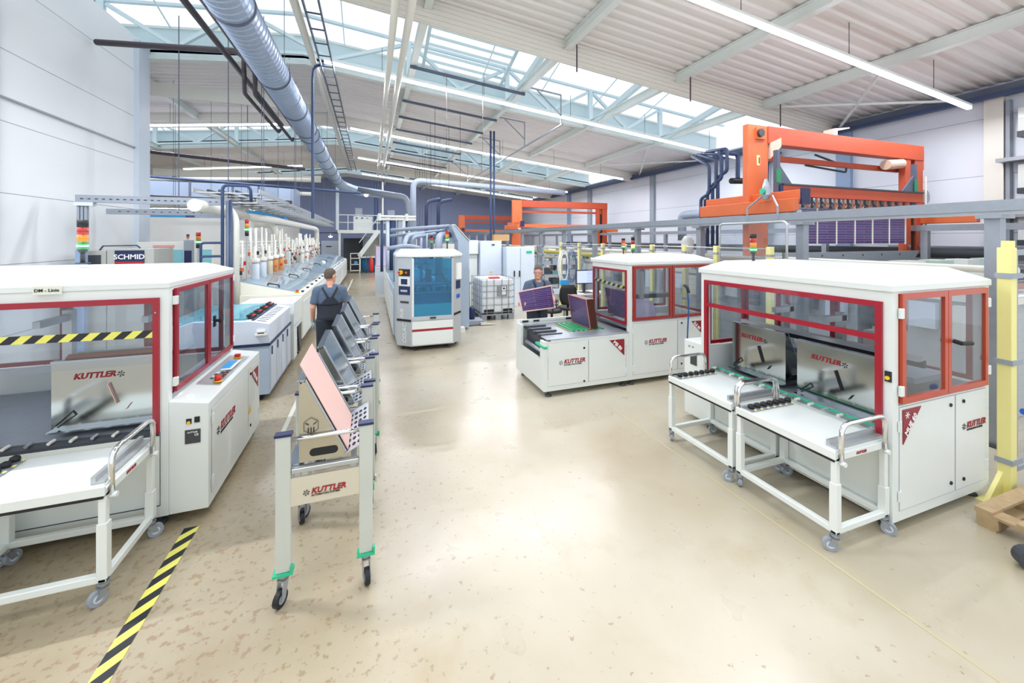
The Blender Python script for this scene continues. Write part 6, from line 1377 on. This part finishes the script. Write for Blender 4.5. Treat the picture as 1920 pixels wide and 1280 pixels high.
# ================================================================ orange hoists
def hoist(y, label, big=True, z_top=4.42):
    t = thing('plating_hoist', label, 'hoist', (9.2, y, 1.93), 0, 'orange plating hoists')
    xl, xr = 6.62, 12.1
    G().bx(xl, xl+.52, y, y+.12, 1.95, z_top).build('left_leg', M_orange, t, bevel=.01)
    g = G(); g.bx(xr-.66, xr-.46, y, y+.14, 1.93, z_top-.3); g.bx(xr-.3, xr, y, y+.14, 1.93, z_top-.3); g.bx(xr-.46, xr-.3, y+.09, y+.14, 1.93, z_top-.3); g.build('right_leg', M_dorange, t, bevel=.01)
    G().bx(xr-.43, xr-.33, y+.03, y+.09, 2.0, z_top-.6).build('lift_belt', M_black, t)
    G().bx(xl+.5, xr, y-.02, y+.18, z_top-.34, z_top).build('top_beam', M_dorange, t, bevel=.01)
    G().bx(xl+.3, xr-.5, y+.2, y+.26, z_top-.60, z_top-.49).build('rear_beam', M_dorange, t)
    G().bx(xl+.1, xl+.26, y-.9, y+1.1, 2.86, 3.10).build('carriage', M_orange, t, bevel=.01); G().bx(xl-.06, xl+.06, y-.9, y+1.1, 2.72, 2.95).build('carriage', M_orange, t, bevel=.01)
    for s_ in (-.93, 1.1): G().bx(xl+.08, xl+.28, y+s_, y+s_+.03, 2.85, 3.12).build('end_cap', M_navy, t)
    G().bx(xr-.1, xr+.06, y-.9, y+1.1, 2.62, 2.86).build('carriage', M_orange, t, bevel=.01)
    for s_ in (-.85, .98): G().cyl((xl-.02, y+s_, 2.71), (xl+.1, y+s_, 2.71), .07, 14).build('running_wheel', M_galv, t)
    if big:
        G().bx(7.1, xr-.7, y-.32, y-.22, 3.06, 3.26).build('flight_beam', M_dorange, t, bevel=.004); G().bx(7.02, 7.1, y-.325, y-.215, 3.055, 3.262).build('end_cap', M_navy, t); G().bx(7.1, xr-.7, y-.34, y-.20, 3.26, 3.29).build('beam_cover', M_dgrey, t)
        for k in range(30):
            x = 7.25+k*.13; g = G(); g.bx(x, x+.03, y-.3, y-.27, 2.86, 3.06); g.tube([(x+.015,y-.31,2.98),(x+.07,y-.31,2.93),(x+.015,y-.31,2.88)], .012, 6); g.build('clamp', M_dgrey if k % 2 else M_copedge, t)
        for x, s_ in ((6.98, 1), (xr-.95, -1)):
            g = G(); g.bx(x, x+.07, y-.3, y-.22, 2.95, 3.9); g.prism([(x+(.07 if s_ > 0 else 0),3.65),(x+(.07 if s_ > 0 else 0),3.28),(x+s_*.42+(.0),3.28)], 'y', y-.28, y-.25); g.build('lift_arm', M_gutter, t); G().bx(x-.03, x+.08, y-.31, y-.30, 3.3, 3.55).build('green_guard', M_dgreen, t)
        G().prism([(7.16,4.1),(7.45,4.22),(7.45,4.05),(7.16,3.8)], 'y', y-.03, y+.2).build('inner_gusset', mat('faded_orange', 'd9b7a4', .5), t)
        g = G(); g.add([(xl+.9*0+.22,y-.004,4.0-.34),(xl+.3,y-.004,3.66),(xl+.3,y-.004,3.85),(xl+.22,y-.004,3.85),(xl+.22,y,3.66),(xl+.3,y,3.66),(xl+.3,y,3.85),(xl+.22,y,3.85)], [(0,1,2,3),(7,6,5,4),(0,4,5,1),(1,5,6,2),(2,6,7,3),(3,7,4,0)]); npl = g.build('number_plate', mat('pale_sticker', 'efe8a8', .5), t)
        G().text('1', .17, (xl+.235, y-.006, 3.695), (1,0,0), (0,0,1), off=.01).build('number', M_black, npl)
        G().cyl((xl+.26,y-.08,z_top-.16), (xl+.26,y,z_top-.16), .075, 14).build('motor_hub', M_brown, t); G().bx(xl+.18, xl+.42, y-.03, y, z_top-.27, z_top-.06).build('hub_plate', M_orange, t)
        G().cyl((xr-1.3,y+.05,z_top-.5), (xr-.75,y+.05,z_top-.44), .11, 14).build('drive_motor', MATS['faded_orange'], t)
        G().tube([(8.9,y+.3,z_top-.36),(9.9,y+.3,z_top-.55),(9.9,y+.3,z_top-.68),(8.6,y+.3,z_top-.6)], .022, 6, rnd=.06).build('cable_loop', M_dgrey, t)
        G().cyl((6.75,y-.5,2.98),(6.75,y-.42,2.98),.0+.1,16).build('cable_reel', M_paper, t) if False else None
        g = G(); g.tube([(6.42,4.78,2.6),(6.42,4.78,2.82),(6.52,4.95,3.02)], .018, 6); g.tube([(6.42,5.35,2.6),(6.42,5.35,2.82),(6.52,5.15,3.02)], .018, 6); g.lathe([(.05,-.16),(.075,-.08),(.06,.06),(.02,.2)], (6.5,5.05,3.12), 10); g.build('sensor_bracket', M_galv, t); G().cyl((6.40,5.05,3.1),(6.44,5.05,3.1),.05,10).build('green_disc', M_green, t)
        G().tube([(xr+.03,y-.03,z_top-.7),(xr+.03,y-.03,2.05),(xr-.1,y-.03,2.0)], .02, 6, rnd=.05).build('side_tube', M_pvc, t)
        G().bx(xr-.02, xr+.04, y, y+.3, z_top-.55, z_top-.1).build('ribbed_box', M_orange, t)
        for x in (xr-.55, xr-.15):
            for z in (2.1,): G().cyl((x,y-.02,z), (x,y,z), .045, 10).build('roller', M_galv, t)
        G().prism([(9.0,4.42),(9.12,4.42),(9.12,4.52),(9.5,4.6),(9.5,4.62),(9.0,4.55)], 'y', y, y+.2).build('top_bracket', mat('pale_pink_plate', 'f0cfc0', .5), t)
    else:
        G().bx(7.1, xr-.6, y-.2, y-.1, 2.85, 3.0).build('flight_beam', M_orange, t)
    return t
hoist(5.5, 'tall orange plating hoist with the number one, carrying purple boards')
hoist(18.6, 'orange plating hoist in the middle distance behind the rail', False, 4.2)
hoist(31.5, 'farthest orange plating hoist near the far wall', False, 4.15)
for i in range(6):
    x = 7.55+i*.555; t = thing('hanging_board', 'purple circuit board hanging under the tall orange hoist, %s of six' % ['first', 'second', 'third', 'fourth', 'fifth', 'sixth'][i], 'board', (x+.26, 5.24, 2.18), 0, 'purple boards under the hoist')
    uvpanel([(x,5.24,2.18),(x+.52,5.24,2.18),(x+.52,5.24,2.84),(x,5.24,2.84)], (0,-1,0), .006, M_panel, .8, 1.).build('board', M_panel, t)
    G().bx(x+.525, x+.545, 5.22, 5.245, 2.16, 2.9).build('side_clamp', M_pvc, t)
# small things at the right edge
t = thing('wood_pallet', 'light wooden pallet lying on the floor at the right edge', 'pallet', (5.1, 1.3, 0))
for k in range(4): G().bx(4.56, 5.8, 1.66-k*.22, 1.76-k*.22, .12, .142).build('top_board', M_wood, t)
for x in (4.56, 5.1, 5.65):
    for y in (1.63, 1.33, 1.02): G().bx(x, x+.14, y, y+.12, .02, .10).build('block', M_wood, t)
    G().bx(x, x+.14, 1.0, 1.76, .10, .12).build('stringer_board', M_wood, t)
for y in (1.64, 1.34, 1.03): G().bx(4.56, 5.8, y, y+.1, 0, .02).build('bottom_board', M_wood, t)
t = thing('pallet_truck', 'end of a blue pallet truck handle with a dark wheel at the right edge', 'truck', (4.9, 1.4, 0))
G().tube([(4.9,1.62,.90),(5.2,1.5,.84),(5.8,1.2,.4),(5.0,1.25,.14),(4.4,1.38,.10)], .024, 10).build('blue_handle', M_bluepl, t, smooth=True)
G().cyl((4.26,1.36,.07), (4.31,1.42,.07), .07, 16).build('wheel', M_dgrey, t)
# ================================================================ people
def ell(c, u, w, ru, rw, n=16):
    c, u, w = Vector(c), Vector(u).normalized(), Vector(w).normalized()
    return [c+u*math.cos(2*PI*i/n)*ru+w*math.sin(2*PI*i/n)*rw for i in range(n)]
def loft(g, rings, n=16):
    vs = [v for R in rings for v in R]; fs = []
    for i in range(len(rings)-1):
        for j in range(n): fs.append((i*n+j, i*n+(j+1)%n, (i+1)*n+(j+1)%n, (i+1)*n+j))
    fs += [tuple(range(n-1,-1,-1)), tuple(range((len(rings)-1)*n, len(rings)*n))]; g.add(vs, fs)
def limb(g, pts, rs, n=12):
    """tapering limb with bends at the joints"""
    P = []; Rr = []
    for i in range(len(pts)-1):
        a, b = Vector(pts[i]), Vector(pts[i+1])
        for k in range(5):
            t = k/5; P.append(a.lerp(b, t)); Rr.append(rs[i]*(1-t)+rs[i+1]*t)
    P.append(Vector(pts[-1])); Rr.append(rs[-1]); g.tube([tuple(p) for p in P], Rr, n)
def hand(g, wrist, d, pn, side, curl=.6, sc=1., spread=1.):
    """palm with four bent fingers of unequal length and a side thumb; d = direction, pn = palm normal (towards what it holds)"""
    wrist, d, pn = Vector(wrist), Vector(d).normalized(), Vector(pn).normalized(); w = d.cross(pn).normalized()*side
    R = []
    for t, ru, rw in ((-.015,.026,.02),(.02,.033,.018),(.05,.04,.016),(.08,.041,.014),(.092,.036,.010)): R.append(ell(wrist+d*t*sc, w, pn, ru*sc, rw*sc, 12))
    loft(g, R, 12)
    for k, (off, L) in enumerate(((-.031,.068),(-.0105,.078),(.0105,.073),(.030,.056))):
        p = wrist+d*.083*sc+w*off*sc; a = curl*.5; pts = [p]; dd = d.copy()
        for s_ in (.45, .32, .25):
            dd = (dd*math.cos(a)+pn*math.sin(a)).normalized() if True else dd; q = pts[-1]+dd*L*s_*sc; pts.append(q)
            nn = pn - dd*pn.dot(dd)
            a = curl*.75
            pn2 = nn.normalized(); pn_l = pn2; dd = dd
        g.tube([tuple(x) for x in pts], [.0098*sc,.0092*sc,.0085*sc,.0068*sc], 8)
    p = wrist+d*.022*sc-w*.03*sc; q = p-w*.026*sc+d*.022*sc+pn*.012*sc; r = q+d*.028*sc-w*.006*sc+pn*.014*sc; s2 = r+d*.022*sc+pn*.010*sc
    g.tube([tuple(p),tuple(q),tuple(r),tuple(s2)], [.014*sc,.0115*sc,.0105*sc,.008*sc], 8)
def head(g, c, f, up=(0,0,1), s=1.):
    """c = head centre, f = facing direction"""
    c, f, up = Vector(c), Vector(f).normalized(), Vector(up).normalized(); r = f.cross(up).normalized()
    R = []
    for z, rx, ry, oy in ((-.125,.030,.035,.045),(-.115,.045,.058,.030),(-.09,.058,.078,.016),(-.06,.066,.088,.006),(-.02,.073,.096,.0),(.02,.077,.099,-.002),(.06,.074,.096,-.004),(.09,.062,.080,-.006),(.112,.040,.052,-.008),(.120,.012,.018,-.008)):
        R.append(ell(c+up*z*s+f*oy*s, r, f, rx*s, ry*s, 20))
    loft(g, R, 20)
    # nose, brow, lips, chin, ears
    g.tube([tuple(c+f*.088*s+up*.02*s), tuple(c+f*.105*s-up*.008*s), tuple(c+f*.118*s-up*.032*s), tuple(c+f*.098*s-up*.042*s)], [.008*s,.011*s,.016*s,.012*s], 8)
    for k in (-1, 1):
        g.tube([tuple(c+f*.088*s+r*k*.012*s+up*.038*s), tuple(c+f*.082*s+r*k*.045*s+up*.036*s)], [.009*s,.008*s], 6)
        e = c+r*k*.076*s-f*.008*s-up*.012*s
        R = [ell(e+r*k*t*s, f*.3+up, f, a*s, b*s, 10) for t, a, b in ((-.006,.026,.014),(.008,.033,.019),(.014,.030,.015))]; loft(g, R, 10)
    g.tube([tuple(c+f*.088*s-up*.064*s+r*-.024*s), tuple(c+f*.099*s-up*.062*s), tuple(c+f*.088*s-up*.064*s+r*.024*s)], [.005*s,.009*s,.005*s], 6)
    g.tube([tuple(c+f*.080*s-up*.10*s+r*-.014*s), tuple(c+f*.090*s-up*.10*s), tuple(c+f*.080*s-up*.10*s+r*.014*s)], [.014*s,.017*s,.014*s], 6)
def remesh(o, v, sm=True):
    m = o.modifiers.new('remesh', 'REMESH'); m.mode = 'VOXEL'; m.voxel_size = v; m.use_smooth_shade = sm
    k = o.modifiers.new('smooth', 'SMOOTH'); k.factor = .5; k.iterations = 3
def person(label, loc, rz, P):
    """P: joints in local coords (figure faces +y before turning)"""
    t = thing('person', label, 'person', loc, rz)
    g = G(); H = P['hip']; C = P['chest']; N = P['neck']; hd = P['head']
    X = Vector((1,0,0)); Y = Vector((0,1,0))
    def torso(g, e, z0=0, z1=99, arm=False):
        R = []
        for tt, rx, ry in ((-.10,.155,.115),(0,.170,.125),(.12,.165,.120),(.28,.165,.118),(.45,.178,.122),(.62,.192,.122),(.76,.196,.112),(.86,.165,.095),(.93,.10,.075),(1.0,.06,.06)):
            c = Vector(H).lerp(Vector(N), tt); c.y += .012*math.sin(max(0, tt)*3.1)
            if z0 <= tt <= z1: R.append(ell(c, X, Y, rx+e, ry+e, 20))
        loft(g, R, 20)
    torso(g, 0)
    limb(g, [N, Vector(N).lerp(Vector(hd), .5)], [.062, .055]); head(g, hd, P['face'])
    for s_ in (-1, 1):
        k = 'L' if s_ < 0 else 'R'
        sh, el, wr = P['sh'+k], P['el'+k], P['wr'+k]
        limb(g, [sh, el, wr], [.060, .043, .029]); limb(g, [P['hp'+k], P['kn'+k], P['an'+k]], [.092, .062, .046])
        if not P.get('glove'+k): hand(g, wr, P['hd'+k], P['pn'+k], s_, P.get('curl', .6))
    body = g.build('body', M_skin, t, local=True); remesh(body, .0065)
    g = G(); torso(g, .018, .1, .97)
    for s_ in (-1, 1):
        k = 'L' if s_ < 0 else 'R'; sh, el = Vector(P['sh'+k]), Vector(P['el'+k]); limb(g, [sh, sh.lerp(el, .80)], [.080, .066]); g.lathe([(.002,-.078),(.045,-.064),(.068,-.035),(.078,0),(.068,.035),(.045,.060),(.002,.072)], sh, 14)
        limb(g, [Vector(N)+Vector((s_*.03,0,-.03)), sh.lerp(Vector(N), .45)+Vector((0,0,-.012)), sh+Vector((0,0,-.005))], [.062, .070, .076])
    o = g.build('shirt', M_tshirt, t, local=True); remesh(o, .011)
    # overalls: seat, legs, bib
    g = G(); torso(g, .030, -.2, .45)
    for k in 'LR': limb(g, [P['hp'+k], P['kn'+k], Vector(P['an'+k])+Vector((0,0,.0))], [.125, .098, .088], 14)
    o = g.build('overalls', M_overall, t, local=True); remesh(o, .011)
    # bib and straps lie on the shirt
    def surf(x, tt, sgn, e=.028):
        rows = ((0,.170,.125),(.28,.165,.118),(.45,.178,.122),(.62,.192,.122),(.76,.196,.112),(.86,.165,.095),(.93,.13,.085))
        for (a, rx0, ry0), (b, rx1, ry1) in zip(rows, rows[1:]):
            if tt <= b: q = (tt-a)/(b-a); rx = rx0+(rx1-rx0)*q+e; ry = ry0+(ry1-ry0)*q+e; break
        c = Vector(H).lerp(Vector(N), tt); return Vector((c.x+x, c.y+.012*math.sin(tt*3.1)+sgn*ry*math.sqrt(max(0, 1-(x/rx)**2)), c.z))
    def patch(name, xs0, xs1, t0, t1, sgn, th=.006, nx=8, nz=6, par=None):
        """cloth patch between two x-ranges at its bottom (t0) and top (t1)"""
        g = G(); V = []; 
        for j in range(nz+1):
            tt = t0+(t1-t0)*j/nz
            for i in range(nx+1):
                a = xs0[0]+(xs0[1]-xs0[0])*i/nx; b = xs1[0]+(xs1[1]-xs1[0])*i/nx; V.append(surf(a+(b-a)*j/nz, tt, sgn))
        k = len(V); V2 = V+[v+Vector((0,sgn*th,0)) for v in V]; F = []
        for j in range(nz):
            for i in range(nx): a = j*(nx+1)+i; F += [(a,a+1,a+nx+2,a+nx+1),(a+k,a+nx+1+k,a+nx+2+k,a+1+k)]
        for i in range(nx): F += [(i,i+k,i+1+k,i+1),(nz*(nx+1)+i,nz*(nx+1)+i+1,nz*(nx+1)+i+1+k,nz*(nx+1)+i+k)]
        for j in range(nz): a = j*(nx+1); F += [(a,a+nx+1,a+nx+1+k,a+k),(a+nx,a+nx+k,a+2*nx+1+k,a+2*nx+1)]
        g.add(V2, F); return g.build(name, M_overall, par or o, local=True, smooth=True)
    ts = P.get('bibtop', .55)
    patch('bib', (-.15,.15), (-.10,.10), .38, ts, 1)
    patch('back_bib', (-.165,.165), P.get('backtop', (-.06,.06)), .38, P.get('backt', .60), -1)
    for s_ in (-1, 1):
        patch('strap', tuple(sorted((s_*.065, s_*.10))), tuple(sorted((s_*.085, s_*.12))), ts-.02, .90, 1, nx=2, nz=8)
        patch('strap', tuple(sorted((s_*.012, s_*.048))), tuple(sorted((s_*.09, s_*.125))), P.get('backt', .60)-.02, .90, -1, nx=2, nz=8)
        q0 = surf(s_*.105, .895, 1)+Vector((0,.0,0)); q1 = surf(s_*.108, .895, -1); mid = (q0+q1)/2+Vector((0,0,.045))
        g = G(); g.tube([tuple(q0), tuple(q0.lerp(mid,.6)+Vector((0,0,.012))), tuple(mid+Vector((0,0,.006))), tuple(q1.lerp(mid,.6)+Vector((0,0,.012))), tuple(q1)], .013, 6); g.build('strap', M_overall, o, local=True)
    for s_ in (-1, 1):
        k = 'L' if s_ < 0 else 'R'; a = Vector(P['an'+k]); g = G()
        R = [ell((a.x, a.y+.05*i-.06, .05 if i < 3 else .04), X, Vector((0,0,1)), w, h, 12) for i, (w, h) in enumerate(((.032,.042),(.042,.052),(.045,.055),(.048,.045),(.05,.036),(.04,.03)))]
        loft(g, R, 12); g.build('shoe', M_black, t, local=True, smooth=True)
        if P.get('glove'+k):
            g = G(); hand(g, P['wr'+k], P['hd'+k], P['pn'+k], s_, .8, 1.14); limb(g, [Vector(P['wr'+k])-Vector(P['hd'+k]).normalized()*.05, P['wr'+k]], [.036, .033]); gl = g.build('glove', M_glove, t, local=True); remesh(gl, .006)
    # short hair
    hd = Vector(hd); f = Vector(P['face']).normalized(); r = f.cross(Vector((0,0,1))).normalized(); up = Vector((0,0,1)); g = G(); R = []
    for z, rx, ry, oy in ((-.045,.070,.060,-.042),(-.01,.078,.080,-.028),(.03,.082,.096,-.014),(.06,.080,.100,-.008),(.09,.069,.088,-.008),(.115,.048,.060,-.010),(.128,.014,.02,-.01)): R.append(ell(hd+up*z+f*oy, r, f, rx, ry, 20))
    loft(g, R, 20); h_ = g.build('hair', M_hair, t, local=True); remesh(h_, .009)
    for s_ in (-1, 1):
        e = hd+f*.092+r*s_*.031+up*.012; g = G(); g.lathe([(.002,-.011),(.009,-.007),(.0115,0),(.009,.007),(.002,.011)], e-Vector((0,0,0)), 10); ey = g.build('eye', M_paper, t, local=True, smooth=True); G().cyl(e+f*.009, e+f*.0125, .005, 8).build('pupil', M_black, ey, local=True)
    if P.get('glasses'):
        g = G()
        for s_ in (-1, 1):
            c = hd+f*.112+r*s_*.033+up*.010; pts = [tuple(c+r*.027*math.cos(a*PI/6)+up*.019*math.sin(a*PI/6)) for a in range(13)]; g.tube(pts, .0022, 6, cap=False)
            g.tube([tuple(c+r*s_*.027), tuple(hd+r*s_*.082+f*.07+up*.012), tuple(hd+r*s_*.084-f*.01+up*.008)], .002, 6)
        g.bar(hd+f*.113-r*.008+up*.012, hd+f*.113+r*.008+up*.012, .003); g.build('glasses', M_sign_red, t, local=True)
    return t
# worker walking away beside the carts, seen from behind, head turned to the right
person('person in dark overalls seen from behind, wearing grey gloves beside the carts', (-.655, 7.3, 0), .12, dict(
    hip=(0,0,.98), chest=(0,0,1.3), neck=(0,.02,1.50), head=(.01,.035,1.655), face=(.75,.66,-.04),
    shL=(-.185,.01,1.415), elL=(-.255,-.02,1.14), wrL=(-.255,.05,.91), shR=(.185,.01,1.415), elR=(.265,.0,1.15), wrR=(.22,.22,1.03),
    hdL=(.02,.15,-1), hdR=(-.2,.9,-.35), pnL=(1,.1,0), pnR=(-.7,0,-.6), gloveL=True, gloveR=True,
    hpL=(-.09,0,.93), knL=(-.105,.03,.50), anL=(-.11,-.06,.09), hpR=(.09,0,.93), knR=(.10,.10,.50), anR=(.11,.14,.09), backtop=(-.05,.05), backt=.64))
# worker behind the middle machine carrying a purple board
person('person in grey shirt and dark overalls with glasses, carrying a purple board', (3.0, 7.02, 0), PI, dict(
    hip=(0,0,.98), chest=(0,0,1.3), neck=(0,.03,1.49), head=(.005,.07,1.645), face=(.42,.90,-.12), glasses=True,
    shL=(-.185,.01,1.41), elL=(-.285,.10,1.16), wrL=(-.215,.30,1.10), shR=(.185,.01,1.41), elR=(.30,.05,1.15), wrR=(.47,.28,1.09),
    hdL=(.55,.75,.25), hdR=(-.35,.85,.2), pnL=(.6,-.5,.1), pnR=(-.85,-.2,0), curl=.5,
    hpL=(-.09,0,.93), knL=(-.10,.04,.50), anL=(-.11,0,.09), hpR=(.09,0,.93), knR=(.10,.03,.50), anR=(.11,-.03,.09)))
t = thing('held_board', 'purple board with copper edge held by the person behind the middle machine', 'board', (2.8, 6.62, 1.18))
Pq = [(2.545,6.62,.975),(3.165,6.60,1.015),(3.115,6.64,1.415),(2.475,6.66,1.325)]
uvpanel(Pq, (.02,-1,.08), .006, M_panel, 1, .9).build('board', M_panel, t)
g = G()
for a, b in ((0,1),(1,2),(2,3),(3,0)): g.bar(Vector(Pq[a])+Vector((0,-.006,0)), Vector(Pq[b])+Vector((0,-.006,0)), .012, .022)
g.build('copper_rim', M_copper, t)
